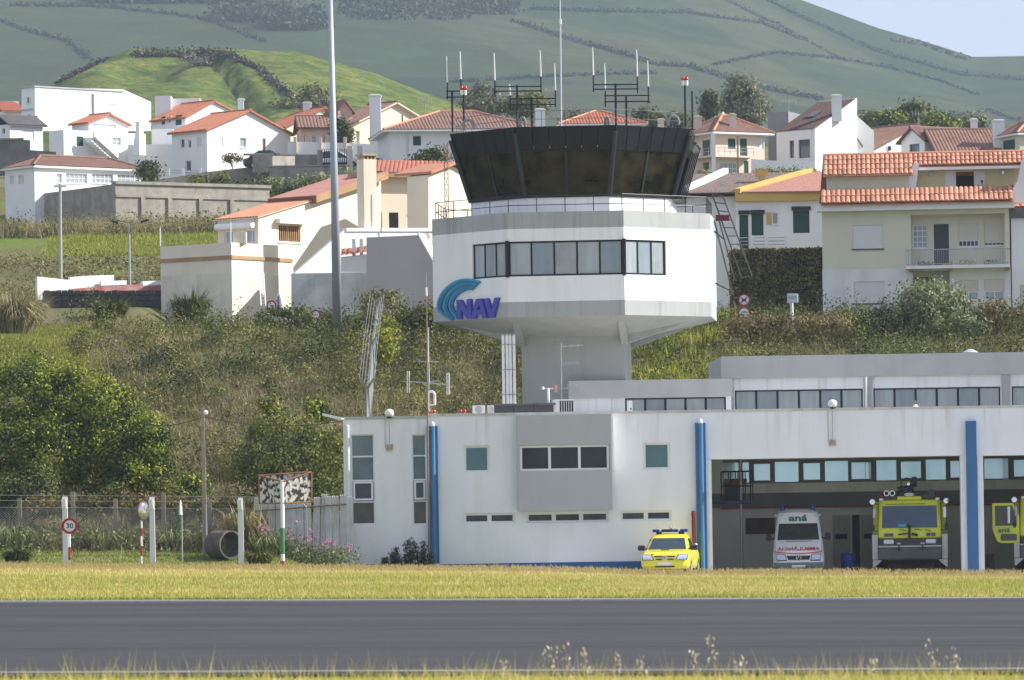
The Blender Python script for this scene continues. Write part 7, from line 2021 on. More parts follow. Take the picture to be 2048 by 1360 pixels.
for px, yt, lab in ((125, 993, 'round 30 speed sign'), (299, 990, 'traffic mirror'), (476, 998, 'concrete pipe')):
    d = 192.0; b = on(px, d)
    if first is None:
        t = thing('white_post', 'white notched square post on the grass beside the ' + lab, 'post', b, group=WP)
        hh = P(px, yt, d).z - b.z
        m = MB(); 
        m.hexa([(-.10, -.10, -.2), (.10, -.10, -.2), (.10, .10, -.2), (-.10, .10, -.2), (-.085, -.08, hh), (.085, -.08, hh), (.085, .08, hh), (-.085, .08, hh)])
        m.build('shaft', WHITEM, t, local=True)
        m = MB(); m.hexa([(-.09, -.16, hh * .82), (.05, -.16, hh * .82), (.05, -.09, hh * .82), (-.09, -.09, hh * .82), (-.12, -.18, hh * .96), (.04, -.18, hh * .96), (.04, -.07, hh * .96), (-.12, -.07, hh * .96)])
        m.build('notch_block', WHITEM, t, local=True)
        first = t
    else: dup(first, b, label='white notched square post on the grass beside the ' + lab)
d = 191.0; b = on(139, d)
t = thing('speed_sign', 'round 30 speed limit sign with red rim on a red and white post', 'sign', b)
b2 = P(139, 1138, d)
band_post(t, 139, d, 1140, 1066, [(1120, WHITEM), (1094, REDP), (1036, WHITEM)], .045)
c = P(139.5, 1052, d)
disc = MB().lathe((c.x, d - .06, c.z), [(.29, -.02), (.29, .02)], 28, 'Y').build('disc', REDP, t)
MB().lathe((c.x, d - .085, c.z), [(.20, 0), (.20, .008)], 28, 'Y').build('face', WHITEM, disc)
put_text(disc, '30', .25, (c.x - b.x, d - .10 - b.y, c.z - b.z), mat('numeral_navy', (.02, .03, .06), None, rough=.5), 'numerals', offset=.004, xscale=1.1)
b = on(283, d)
t = thing('traffic_mirror', 'round convex traffic mirror on a red and white post', 'mirror', b)
band_post(t, 283, d, 1142, 1040, [(1128, REDP), (1112, WHITEM), (1092, REDP), (1072, WHITEM), (1056, REDP), (1036, WHITEM)], .035)
c = P(286, 1022, d)
o = MB().lathe((0, 0, 0), [(.30, -.06), (.33, -.02), (.33, .02), (.30, .04)], 24, 'Y').build('backing', mat('mirror_back', (.22, .07, .05), None, rough=.5), t, local=True)
o.location = (c.x - b.x, -.05, c.z - b.z); o.rotation_euler = (.05, 0, math.radians(52))
g = MB().lathe((0, 0, 0), [(.315, .042), (.26, .075), (.15, .10), (.05, .112)], 24, 'Y').build('mirror_glass', mat('mirror_silver', (.62, .60, .56), None, rough=.12, metal=.9), o, local=True, smooth=True)
b = on(565, d)
t = thing('three_sided_sign', 'peeling three-sided white sign with rusty frame on a green, red and white post', 'sign', b)
band_post(t, 565.5, d, 1142, 960, [(1122, REDP), (1108, WHITEM), (1056, GREENP), (960, WHITEM)], .075, 12)
PEEL = mat('peeling_white_paint', (.62, .61, .58), (.06, .05, .045), 8.0, .9, bump=.3, mid=.49, detail=14, band=.05, stretch=(1, 1, .7))
el, er, ap = P(517, 951, 191.35), P(623, 944, 191.35), P(565, 963, 190.95)
bl, br, bp_ = P(519, 1007, 191.35), P(623, 1004, 191.35), P(565, 1006, 190.95)
MB().slab([el, ap, bp_, bl], (0, .03, 0)).build('panel', PEEL, t); MB().slab([ap, er, br, bp_], (0, .03, 0)).build('panel', PEEL, t); MB().slab([el, er, br, bl], (0, .03, 0)).build('panel', PEEL, t)
m = MB()
for a, c in ((el, ap), (ap, er), (bl, bp_), (bp_, br), (el, bl), (er, br), (el, er)): m.tube(a, c, .03, 6)
m.build('frame', RUST, t)
dd = 196.5; c = on(441, dd)
t = thing('concrete_pipe', 'weathered concrete pipe section lying on the grass', 'pipe', (c.x, dd, c.z), math.radians(-52))
m = MB(); ro, ri, L = .54, .475, 1.0; n = 26; vs = []
for x, r in ((-L / 2, ro), (L / 2, ro), (L / 2, ri), (-L / 2, ri)):
    for i in range(n): a = 2 * math.pi * i / n; vs.append((x, r * math.cos(a), ro + r * math.sin(a)))
m.add(vs, [(j * n + i, j * n + (i + 1) % n, ((j + 1) % 4) * n + (i + 1) % n, ((j + 1) % 4) * n + i) for j in range(4) for i in range(n)])
m.build('ring', mat('mossy_concrete', (.15, .14, .12), (.08, .075, .065), 2.5, .95, bump=.4), t, local=True)
m = MB().box(-.4, -.3, -.25, .25, 0, .05); m.build('wedge', WOOD, t, local=True)
dd = 197.3; b = on(404, dd)
t = thing('utility_pole', 'slim concrete pole with a small white lamp carrying a cable', 'pole', b)
zt = P(402, 815, dd).z
m = MB(); m.hexa([(b.x - .10, dd - .08, b.z - .3), (b.x + .10, dd - .08, b.z - .3), (b.x + .10, dd + .08, b.z - .3), (b.x - .10, dd + .08, b.z - .3), (b.x - .06, dd - .05, zt), (b.x + .04, dd - .05, zt), (b.x + .04, dd + .05, zt), (b.x - .06, dd + .05, zt)])
m.build('shaft', POSTC, t)
lz = P(405, 826, dd).z
MB().lathe((b.x + .10, dd - .08, lz - .08), [(.04, 0), (.09, .05), (.09, .14), (.03, .18)], 10).build('lamp', WHITEM, t, smooth=True)
MB().tube((b.x, dd, lz), (b.x + .10, dd - .08, lz + .02), .02, 6).build('lamp_arm', STEEL, t)
MB().tube((b.x + .06, dd - .1, b.z), (b.x + .06, dd - .1, b.z + 1.9), .03, 6).build('conduit', STEEL, t)
def cable(label, pts, r=.012, sag=.25):
    t = None
    out = []
    for a, c in zip(pts[:-1], pts[1:]):
        for i in range(8): f = i / 8; q = a.lerp(c, f); q.z -= sag * 4 * f * (1 - f); out.append(q)
    out.append(pts[-1])
    t = thing('overhead_cable', label, 'cable', out[0])
    MB().path(out, r, 5).build('strand', BLACK, t)
cable('black cable from the left trees over the slim lamp pole to the station', [P(262, 842, 212), Vector((b.x, dd, zt - .35)), Vector((F.pt(ua, 0).x, 200.2, zA - .05))])
dd = 195.5; b = on(358, dd)
t = thing('marker_post', 'short grey marker post with a pale triangular tip', 'post', b)
MB().tube((b.x, dd, b.z - .2), (b.x, dd, P(358, 1008, dd).z), .03, 8).build('shaft', STEEL, t)
zt = P(358, 1005, dd).z
MB().lathe((b.x - .03, dd, zt - .45), [(.07, 0), (.06, .3), (.01, .55)], 4).build('tip', WHITEM, t)

FD = 199.7
fb0 = on(345, FD)
t = thing('boundary_fence', 'chain link fence on concrete posts at the foot of the bank', 'fence', fb0)
xs = [P(px, 1050, FD).x for px in (-60, 40, 147, 232, 328, 420, 512, 590, 640, 700)]
def fpost(x, hh):
    m = MB(); z = gzf(x, FD)
    m.hexa([(x - .10, FD - .08, z - .3), (x + .10, FD - .08, z - .3), (x + .10, FD + .08, z - .3), (x - .10, FD + .08, z - .3), (x - .085, FD - .06, z + hh), (x + .06, FD - .06, z + hh), (x + .06, FD + .06, z + hh), (x - .085, FD + .06, z + hh)])
    return m
for i, x in enumerate(xs): fpost(x, 2.15 if i in (2, 4) else 1.9).build('post', POSTC, t)
m = MB(); hm = 1.55
gx = np.linspace(xs[0], xs[-1], 28)
for k in range(4):
    pts = [Vector((x, FD - .1, gzf(x, FD) + (.05, hm, 1.8, 2.0)[k])) for x in gx]
    m.path(pts, .008, 4)
m.build('wire', STEEL, t)
m = MB(); step = .11; x = xs[0]
while x < xs[-1] - hm:
    z0, z1 = gzf(x, FD) + .05, gzf(x + hm, FD) + hm
    m.tube((x, FD - .095, z0), (x + hm, FD - .095, z1), .0045, 3, cap=False); m.tube((x + hm, FD - .105, gzf(x + hm, FD) + .05), (x, FD - .105, gzf(x, FD) + hm), .0045, 3, cap=False); x += step
tag(m.build('chain_link', STEEL, t), kind='stuff')
SH = mat('corrugated_sheet', (.60, .62, .62), (.48, .50, .50), 2, .6, streak=(2.5, .4, (.22, .20, .18)))
t = thing('sheet_fence', 'patched screen of grey corrugated sheets beside the station wall', 'screen', on(600, 199.0))
k = 0
for px in np.arange(509, 694, 14.2):
    x0 = P(px, 1030, 199.0).x; w_ = 13.6 / S(199.0)
    g = gzf(x0, 199.0); zt = P(px, 997 - 5 * (px > 560) - (4 if k % 3 == 0 else 0) + (R.random() * 3), 199.0).z
    m = MB(); n = 6; vs = []
    ln = R.uniform(-.02, .02) + (.12 if 8 <= k <= 9 else 0)
    for z, sh in ((g - .2, 0), (zt, ln)):
        for i in range(n + 1): vs.append((x0 + w_ * i / n + sh, 199.0 + (.025 if i % 2 else 0) + .03 * (k % 2), z))
    m.add(vs, [(i, i + 1, i + n + 2, i + n + 1) for i in range(n)])
    m.build('sheet', SH if k % 4 else mat('pale_sheet', (.55, .56, .55), (.46, .47, .46), 2, .6), t); k += 1
m = MB().tube((P(509, 1010, 198.9).x, 198.92, P(509, 1022, 198.9).z), (P(693, 1010, 198.9).x, 198.92, P(693, 1008, 198.9).z), .03, 6); m.build('rail', WOOD, t)
b = on(608, 198.2); t = thing('bent_post', 'thin bent steel post before the corrugated screen', 'post', b)
MB().path([b, Vector((b.x, 198.2, P(608, 1015, 198.2).z)), P(604, 1006, 198.2)], .025, 6).build('tube', STEEL, t)
MB().box(b.x - .08, b.x + .08, 198.12, 198.28, b.z - .05, b.z + .03).build('foot', CONC, t)

t = None
sp = []
for px, d, lean in ((737, 238, -.10), (746, 248, -.05), (757, 257.5, -.03)):
    sp.append((on(px, d), lean))
t = thing('security_fence', 'climbing security fence with forked concrete posts and wire on the bank', 'fence', sp[0][0])
arms = []
for b, ln in sp:
    top = b + Vector((ln, 0, 2.35))
    m = MB(); m.hexa([b + Vector((-.11, -.1, -.4)), b + Vector((.11, -.1, -.4)), b + Vector((.11, .1, -.4)), b + Vector((-.11, .1, -.4)), top + Vector((-.10, -.09, 0)), top + Vector((.10, -.09, 0)), top + Vector((.10, .09, 0)), top + Vector((-.10, .09, 0))])
    ps_ = m.build('post', POSTC, t)
    for s_ in (-1, 1):
        e_ = top + Vector((s_ * .33, 0, .42)); sd = Vector((.06, 0, .05 * -s_))
        m = MB(); m.hexa([top + Vector((-.08, -.08, -.08)), top + Vector((.08, -.08, -.08)), top + Vector((.08, .08, -.08)), top + Vector((-.08, .08, -.08)), e_ + Vector((-.06, -.06, 0)), e_ + Vector((.06, -.06, 0)), e_ + Vector((.06, .06, 0)), e_ + Vector((-.06, .06, 0))])
        m.build('arm', POSTC, ps_)
    arms.append(top)
m = MB()
for (b0, l0), (b1, l1) in zip(sp[:-1], sp[1:]):
    for f in np.linspace(.1, 2.3, 9): m.tube(b0 + Vector((l0 * f / 2.3, 0, f)), b1 + Vector((l1 * f / 2.3, 0, f)), .008, 4)
    for s_ in (-1, 1):
        for q in (.35, .7, 1.0): m.tube(b0 + Vector((l0 + s_ * .33 * q, 0, 2.35 + .42 * q)), b1 + Vector((l1 + s_ * .33 * q, 0, 2.35 + .42 * q)), .008, 4)
b0 = sp[0][0]
e0 = on(731, 224)
for f in np.linspace(.1, 2.3, 9): m.tube(e0 + Vector((0, 0, f)), b0 + Vector((sp[0][1] * f / 2.3, 0, f)), .008, 4)
m.build('wire', STEEL, t)
m = MB(); pts = [e0] + [q for q, _ in sp]
for a, c in zip(pts[:-1], pts[1:]):
    n = int((c - a).length / .3)
    for i in range(n): q = a.lerp(c, i / n); m.tube(q, q + Vector((0, 0, 2.25)), .004, 3, cap=False)
tag(m.build('mesh', mat('pale_wire', (.62, .63, .62), None, rough=.5), t), kind='stuff')

d = 266.0; b = P(675, 634, d); b.z = gzf(b.x, d)
t = thing('tall_pole', 'very tall tapering grey steel pole rising past the cream house', 'pole', b)
top = P(659.5, -60, d)
MB().tube(b - Vector((0, 0, .5)), top, .255, 18, .10).build('shaft', POLEM, t, smooth=True)
MB().lathe(b, [(.40, -.1), (.40, .06), (.26, .08)], 14).build('base_flange', CONC, t)
MB().lathe(top, [(.10, 0), (.16, .05), (.16, .2), (.03, .3)], 10).build('cap', STEEL, t)
d = 300; b = on(123, d)
t = thing('pale_pole', 'pale weathered pole standing by the lane wall', 'pole', b)
MB().tube(b - Vector((0, 0, .3)), P(120, 368, d), .12, 10, .085).build('shaft', mat('pale_pole_wood', (.42, .43, .38), (.33, .34, .29), 1.5, .9, stretch=(4, 4, .3)), t)
q = P(120, 372, d); MB().box(q.x - .35, q.x + .35, d - .06, d + .06, q.z - .08, q.z + .05).build('crossarm', WHITEM, t)
d = 294; b = on(262, d)
t = thing('street_lamp', 'double-armed street lamp beside the lane', 'street lamp', b)
zt = P(262, 450, d).z
MB().tube(b - Vector((0, 0, .3)), (b.x, d, zt), .075, 10, .05).build('post', POLEM, t)
for px, py in ((222, 443), (298, 440)):
    e_ = P(px, py, d); a0 = Vector((b.x, d, zt))
    ar = MB().path([a0, a0.lerp(e_, .35) + Vector((0, 0, .05)), a0.lerp(e_, .68) + Vector((0, 0, .02))], .03, 6).build('arm', POLEM, t)
    q0, q1 = a0.lerp(e_, .6), e_; sd = Vector((0, .12, 0)); uz = Vector((0, 0, .06))
    MB().hexa([q0 - sd - uz, q0 + sd - uz, q1 + sd * .7 - uz * .3, q1 - sd * .7 - uz * .3, q0 - sd + uz, q0 + sd + uz, q1 + sd * .7 + uz, q1 - sd * .7 + uz]).build('lamp_head', PLASTIC, ar)
for px, d, yt, lab in ((324, 284.6, 456, 'thin white flagpole at the left corner of the terrace parapet'), (465, 284.0, 444, 'thin white flagpole at the middle corner of the terrace parapet'), (1482, 392, 272, 'thin street pole before the pink balcony house'), (1527, 408, 198, 'dark utility pole beside the eucalyptus'), (812, 399, 230, 'thin pole with lamp before the hip-roofed house')):
    b = on(px, d); zb_ = ch.ze if d < 285 else b.z
    t = thing('slim_pole', lab, 'pole', (b.x, d, zb_))
    MB().tube((b.x, d, zb_ - .1), (b.x, d, P(px, yt, d).z), .035 if d < 300 else .06, 6).build('shaft', WHITEM if d < 300 else WOOD, t)
    MB().lathe((b.x, d, P(px, yt, d).z), [(.05, 0), (.05, .05), (.02, .08)], 8).build('finial', STEEL, t)
d = 287; b = on(898, d)
t = thing('lattice_mast', 'slender rusty lattice mast beside the left of the tower cab', 'mast', b)
zb_, zt = b.z, P(898, 285, d).z
m = MB()
for s_ in (-.1, .1): m.tube((b.x + s_, d, zb_), (b.x + s_, d, zt), .02, 5)
n = 16
m.build('leg', RUST, t)
m = MB()
for i in range(n): 
    z0, z1 = zb_ + (zt - zb_) * i / n, zb_ + (zt - zb_) * (i + 1) / n
    m.tube((b.x - .1, d, z0), (b.x + .1, d, z1), .013, 4); m.tube((b.x + .1, d, z0), (b.x - .1, d, z1), .013, 4)
m.build('brace', RUST, t)
d = 263
b = on(1488, d)
t = thing('round_signs', 'two round red-rimmed road signs one above the other on a post', 'sign', b)
MB().tube(b - Vector((0, 0, .2)), P(1487, 588, d), .04, 8).build('post', STEEL, t)
for y, k in ((600, 0), (626, 1)):
    c = P(1488, y, d); o = MB().lathe((c.x, d - .05, c.z), [(.31, -.015), (.31, .015)], 24, 'Y').build('disc', REDP, t)
    MB().lathe((c.x, d - .07, c.z), [(.235, 0), (.235, .006)], 24, 'Y').build('face', WHITEM, o)
    m = MB()
    if k == 0:
        for s_ in (-1, 1): m.tube((c.x - .15, d - .085, c.z - s_ * .14), (c.x + .15, d - .085, c.z + s_ * .14), .028, 5)
        m.tube((c.x - .12, d - .085, c.z), (c.x + .12, d - .085, c.z), .035, 5)
    else: m.tube((c.x - .1, d - .085, c.z + .05), (c.x + .12, d - .085, c.z + .05), .03, 5)
    m.build('symbol', mat('sign_symbol', (.08, .08, .09), None), o)
b = on(1585, d)
t = thing('white_board_sign', 'small white square board sign on a white post before the hedge', 'sign', b)
c = P(1585, 597, d)
MB().tube(b - Vector((0, 0, .2)), (b.x, d, c.z), .10, 8, .08).build('post', WHITEM, t)
o = MB().rbox(c.x - .27, c.x + .27, d - .14, d - .09, c.z - .22, c.z + .24, .02).build('board', mat('board_grey', (.62, .64, .66), None, rough=.5), t)
m = MB()
for k in range(3): m.box(c.x - .2 + k * .14, c.x - .1 + k * .14, d - .148, d - .141, c.z - .04, c.z + .12)
m.build('marks', mat('grey_mark', (.38, .42, .48), None), o)
for px, yt in ((1471, 602), (1700, 592)):
    b = on(px, 261.5); t = thing('fence_stub', 'lone thin ' + ('rusty stake left of the round signs' if px < 1500 else 'bent stake before the tiled cream house'), 'stake', b)
    e_ = P(px, yt + 8, 261.5); MB().path([b - Vector((0, 0, .2)), Vector((b.x, 261.5, e_.z)), P(px - 5, yt, 261.5)], .03, 6).build('shaft', RUST if px < 1500 else STEEL, t)
    MB().box(b.x - .05, b.x + .05, 261.45, 261.55, b.z - .1, b.z + .05).build('foot', CONC, t)
for px, py, lab in ((543, 611, 'round red-rimmed sign behind the ladder wall bushes'), (631, 630, 'round red-rimmed sign near the foot of the tall pole')):
    d = 281.0 if px < 600 else 268.0; c = P(px, py, d); b = on(px, d)
    t = thing('round_sign', lab, 'sign', (c.x, d, min(b.z, c.z - .5)))
    MB().tube((c.x, d, min(b.z, c.z - .6) - .2), (c.x, d, c.z), .035, 6).build('post', STEEL, t)
    o = MB().lathe((c.x, d - .05, c.z), [(.27, -.015), (.27, .015)], 20, 'Y').build('disc', REDP, t)
    MB().lathe((c.x, d - .07, c.z), [(.19, 0), (.19, .006)], 20, 'Y').build('face', WHITEM, o)
d = 281.2; c = P(557, 618, d); zt = P(557, 585, d).z
t = thing('surfboard', 'blue and white board standing upright against the stained wall', 'board', c)
F7 = Face(c.x, d, 0)
zz_ = np.linspace(c.z - .5, zt, 9); ww = [.10, .14, .16, .165, .165, .16, .14, .09, .02]
poly = [(w_, z) for w_, z in zip(ww, zz_)] + [(-w_, z) for w_, z in zip(ww[::-1], zz_[::-1])]
MB().fprism(F7, poly, -.03, .03).build('board', WHITEM, t)
MB().fbox(F7, -.05, .05, c.z - .4, zt - .2, .031, .036).build('stripe', mat('board_blue', (.08, .14, .45), None, rough=.4), t)

def car(label, px, d, colour, rz, yb_=None):
    x = P(px, 320, d).x
    z = P(px, yb_, d).z
    t = thing('parked_car', label, 'car', (x, d, z), math.radians(rz))
    low = [(.22, .1, 4.1, .75, .3), (.4, .0, 4.2, .82, .3), (.65, .03, 4.2, .84, .3), (.85, .25, 4.15, .80, .35)]
    zloft(low).build('body', colour, t, local=True)
    cab = [(.82, .95, 3.9, .76, .25), (1.1, 1.45, 3.6, .68, .25), (1.36, 1.9, 3.2, .58, .3), (1.42, 2.1, 3.0, .5, .3)]
    zloft(cab).build('cabin', GLASS, t, local=True)
    MB().rbox(-.55, .55, 2.0, 3.1, 1.37, 1.44, .03).build('roof', colour, t, local=True)
    for sx in (-1, 1):
        for y in (.85, 3.35): wheel(t, sx * .74, y, .3, .2)
        MB().rbox(sx * .86 - .08, sx * .86 + .08, 1.3, 1.42, .88, 1.0, .02).build('mirror', PLASTIC, t, local=True)
        MB().tube((sx * .74, 1.15, .86), (sx * .60, 1.95, 1.38), .04, 6).build('pillar', colour, t, local=True)
    return t
car('silver blue parked car behind the tall chimney', 778, 399, mat('silver_blue_paint', (.30, .38, .48), None, rough=.25, metal=.4, coat=.5), 35, 350)
car('dark grey parked car behind the concrete driveway wall', 597, 404.5, mat('dark_grey_paint', (.06, .065, .07), None, rough=.25, coat=.5), 78, 337)
car('white parked car by the street wall pillars', 730, 404.5, CARWHITE, 80, 338)

def skin(name, parent, verts, edges, radii, material, root=0, sub=2):
    me = bpy.data.meshes.new(name); me.from_pydata(verts, edges, []); me.materials.append(material)
    o = bpy.data.objects.new(name, me); C.objects.link(o); o.parent = parent; XF[o] = XF[parent]
    o.modifiers.new('skin', 'SKIN').use_smooth_shade = True
    for v, r in zip(me.skin_vertices[0].data, radii): v.radius = r; v.use_root = False
    me.skin_vertices[0].data[root].use_root = True
    s = o.modifiers.new('sub', 'SUBSURF'); s.levels = s.render_levels = sub
    return o
px_ = P(1964, 370, 280.6)
t = thing('person', 'person in an olive top with raised hands at the roof terrace parapet', 'person', (px_.x, 280.6, ztf), math.radians(12))
SKN = mat('skin', (.42, .25, .17), None, rough=.6); OLV = mat('olive_cloth', (.12, .12, .05), (.16, .15, .07), 8, .9); HAIR = mat('dark_hair', (.03, .02, .015), None, rough=.7)
V = [(0, 0, .92), (0, 0, 1.12), (0, -.01, 1.34), (0, 0, 1.42), (0, -.02, 1.52), (0, -.03, 1.63), (.17, 0, 1.36), (.22, -.06, 1.12), (.09, -.24, 1.30), (-.17, 0, 1.36), (-.22, -.06, 1.12), (-.09, -.24, 1.30), (.09, 0, .86), (.10, -.02, .48), (.10, .02, .08), (-.09, 0, .86), (-.10, -.02, .48), (-.10, .02, .08), (.10, -.14, .03), (-.10, -.14, .03), (.03, -.27, 1.40), (-.03, -.27, 1.40)]
E = [(0, 1), (1, 2), (2, 3), (3, 4), (4, 5), (2, 6), (6, 7), (7, 8), (2, 9), (9, 10), (10, 11), (0, 12), (12, 13), (13, 14), (0, 15), (15, 16), (16, 17), (14, 18), (17, 19), (8, 20), (11, 21)]
rr = [.13, .12, .12, .05, .075, .07, .055, .042, .032, .055, .042, .032, .085, .06, .042, .085, .06, .042, .035, .035, .022, .022]
skin('body', t, V, E, [(r, r) for r in rr], SKN)
sv = [V[i] for i in (0, 1, 2, 6, 7, 9, 10)] + [(.13, -.19, 1.25), (-.13, -.19, 1.25)]
skin('shirt', t, sv, [(0, 1), (1, 2), (2, 3), (3, 4), (2, 5), (5, 6), (4, 7), (6, 8)], [(q, q) for q in (.15, .14, .14, .07, .056, .07, .056, .045, .045)], OLV)
skin('trousers', t, [V[i] for i in (0, 12, 13, 14, 15, 16, 17)], [(0, 1), (1, 2), (2, 3), (0, 4), (4, 5), (5, 6)], [(q, q) for q in (.15, .10, .075, .06, .10, .075, .06)], mat('dark_trousers', (.03, .035, .05), None, rough=.9))
MB().lathe((0, .015, 1.56), [(.085, -.03), (.10, .03), (.095, .09), (.06, .13), (.01, .145)], 12).build('hair', HAIR, t, local=True, smooth=True)
MB().lathe((0, -.105, 1.55), [(.012, -.02), (.016, 0), (.006, .03)], 6).build('nose', SKN, t, local=True)
L_BRIGHT = leafmat('bright_tree_leaves', [(0.012, 0.026, 0.005), (0.05, 0.078, 0.01), (0.2, 0.235, 0.02), (0.46, 0.47, 0.05)], trans=.22, nscale=.5, namt=.2)
L_DARK = leafmat('dark_tree_leaves', [(0.016, 0.028, 0.009), (0.05, 0.068, 0.016), (0.11, 0.125, 0.028), (0.19, 0.195, 0.05)], trans=.25, nscale=.5, namt=.3)
L_OLIVE = leafmat('olive_leaves', [(0.05, 0.055, 0.016), (0.12, 0.125, 0.034), (0.22, 0.21, 0.058), (0.33, 0.29, 0.1)], trans=.25, nscale=.35, namt=.3)
L_DRY = leafmat('dry_scrub_stems', [(0.1, 0.08, 0.04), (0.19, 0.155, 0.075), (0.29, 0.24, 0.12), (0.4, 0.33, 0.18)], trans=.2, nscale=.3, namt=.3)
L_SUCC = leafmat('succulent_leaves', [(0.06, 0.09, 0.012), (0.17, 0.21, 0.02), (0.32, 0.335, 0.034), (0.5, 0.47, 0.06)], trans=.3, nscale=.6, namt=.3)
L_SAGE = leafmat('sage_leaves', [(0.075, 0.09, 0.045), (0.15, 0.18, 0.0825), (0.255, 0.285, 0.128), (0.375, 0.39, 0.195)], trans=.25, nscale=.8, namt=.2)
L_HEDGE = leafmat('hedge_leaves', [(.04, .042, .013), (.12, .11, .036), (.27, .22, .08), (.46, .37, .16)], trans=.15, nscale=.8, namt=.25)
L_RED = leafmat('reddish_leaves', [(0.06, 0.055, 0.022), (0.13, 0.11, 0.042), (0.22, 0.155, 0.065), (0.25, 0.21, 0.08)], trans=.25, nscale=.8, namt=.2)
L_EUC = leafmat('eucalyptus_leaves', [(0.068, 0.085, 0.051), (0.136, 0.153, 0.085), (0.221, 0.221, 0.128), (0.34, 0.323, 0.187)], trans=.25, nscale=.4, namt=.25)
L_PAMPAS = leafmat('pampas_blades', [(0.12, 0.12, 0.0525), (0.255, 0.225, 0.105), (0.405, 0.345, 0.18), (0.54, 0.45, 0.255)], trans=.25, nscale=.5, namt=.2)
L_PINKF = leafmat('pink_petals', [(.45, .12, .30), (.60, .22, .42), (.70, .32, .52)], trans=.3)
BARK = mat('bark', (.10, .075, .05), (.06, .045, .03), 3, .95, bump=.5, stretch=(3, 3, .6))

def crown_points(blobs, nclump, per, sig, fill=.55):
    """blobs: (centre, radii); clumps sit mostly near the surface of the blobs"""
    out = []
    vol = np.array([b[1][0] * b[1][1] * b[1][2] for b in blobs]) ** .7
    pick = rng.choice(len(blobs), nclump, p=vol / vol.sum())
    for i in pick:
        c, r = np.array(blobs[i][0]), np.array(blobs[i][1])
        v = unit(rng.normal(size=(1, 3)))[0]
        q = c + v * r * rng.uniform(fill, 1.02) ** .5
        s = sig * rng.uniform(.6, 1.35)
        k = int(per * rng.uniform(.6, 1.4))
        pts = rng.normal(size=(k, 3)) * np.array([s, s, s * .75]) + q
        out.append((pts, q, v))
    return out

def tree(name, label, base, blobs, nclump, per, sig, leaf, material, trunk_r=.14, cat='tree', group=None, aspect=.55, limbs=7, up=.2):
    base = Vector(base)
    t = thing(name, label, cat, base, group=group)
    cl = crown_points(blobs, nclump, per, sig)
    top = Vector(blobs[0][0])
    m = MB()
    fork = base.lerp(top, .55)
    m.path([base - Vector((0, 0, .4)), base.lerp(fork, .5) + Vector((.06, 0, 0)), fork], trunk_r, 8, trunk_r * .7)
    idx = rng.choice(len(cl), min(limbs, len(cl)), replace=False)
    for i in idx:
        q = Vector(cl[i][1]); mid = fork.lerp(q, .5) + Vector((0, 0, .12 * (q - fork).length))
        m.path([fork, mid, q], trunk_r * .45, 6, trunk_r * .12)
    m.build('trunk', BARK, t)
    pts = np.concatenate([c[0] for c in cl])
    out = np.concatenate([np.tile(c[2] * .6, (len(c[0]), 1)) for c in cl])
    rn = np.concatenate([np.clip(rng.normal(rng.uniform(.2, .8), .11, len(c[0])), 0, 1) for c in cl])
    nr = np.concatenate([(c[0] - c[1]) / sig + c[2] * .7 + np.array([0, 0, .25]) for c in cl])
    quads('crown', leaves(pts, leaf, aspect, up, out, unit(nr)), rn, material, t)
    return t

def px_blob(px, py, d, rx, rz, ry=None):
    """blob centred on that pixel at distance d; radii given in pixels"""
    c = P(px, py, d); s = S(d)
    return ((c.x, d, c.z), (rx / s, (ry or (rx + rz) / 2) / s, rz / s))

TG = 'bright leafy trees at the foot of the bank'
def base_of(px, d): return on(px, d)
tree('leafy_tree', 'big bright leafy tree at the picture edge foot of the bank, tallest of its row', base_of(70, 227.5), [px_blob(60, 800, 227.5, 95, 80), px_blob(150, 800, 226.5, 75, 65), px_blob(20, 900, 225.5, 70, 70), px_blob(110, 900, 225, 85, 70)], 240, 170, .33, .145, L_BRIGHT, .2)
tree('leafy_tree', 'bright leafy tree with rounded top beside the biggest one', base_of(240, 225.5), [px_blob(218.5, 840, 225.5, 60, 75), px_blob(250, 905, 225, 70, 70), px_blob(190, 930, 224.5, 60, 60)], 160, 160, .31, .14, L_BRIGHT, .16)
tree('leafy_tree', 'smaller bright leafy tree near the slim lamp pole', base_of(310, 223.5), [px_blob(300, 895, 223.5, 38, 62), px_blob(290, 955, 223, 50, 45)], 80, 130, .26, .14, L_BRIGHT, .12)
tree('dark_shrub_tree', 'dark low tree in front of the leafy row by the fence', base_of(60, 220.5), [px_blob(60, 985, 220.5, 50, 50), px_blob(10, 1000, 220.5, 40, 45)], 80, 90, .25, .14, L_DARK, .09)
tree('olive_tree', 'broad olive green tree behind the peeling three-sided sign', base_of(580, 222.5), [px_blob(560, 900, 222.5, 85, 72), px_blob(645, 915, 223, 50, 65), px_blob(510, 950, 222, 50, 50), px_blob(640, 980, 221.5, 60, 40)], 190, 95, .28, .14, leafmat('olive_bright', [(0.04, 0.0504, 0.0144), (0.096, 0.118, 0.0259), (0.192, 0.21, 0.0432), (0.32, 0.319, 0.0792)], trans=.3, nscale=.5, namt=.25), .14)
tree('young_tree', 'slim yellow green sapling above the broad olive tree', base_of(545, 229.5), [px_blob(545, 815, 229.5, 16, 28), px_blob(635, 820, 228.5, 20, 22), px_blob(540, 850, 229.5, 22, 22)], 50, 40, .2, .18, L_BRIGHT, .06)
tree('young_tree', 'small leafy tree behind the slim lamp pole', base_of(385, 220.5), [px_blob(380, 975, 220.5, 26, 30), px_blob(370, 1000, 220, 36, 26)], 60, 44, .22, .18, L_BRIGHT, .06)
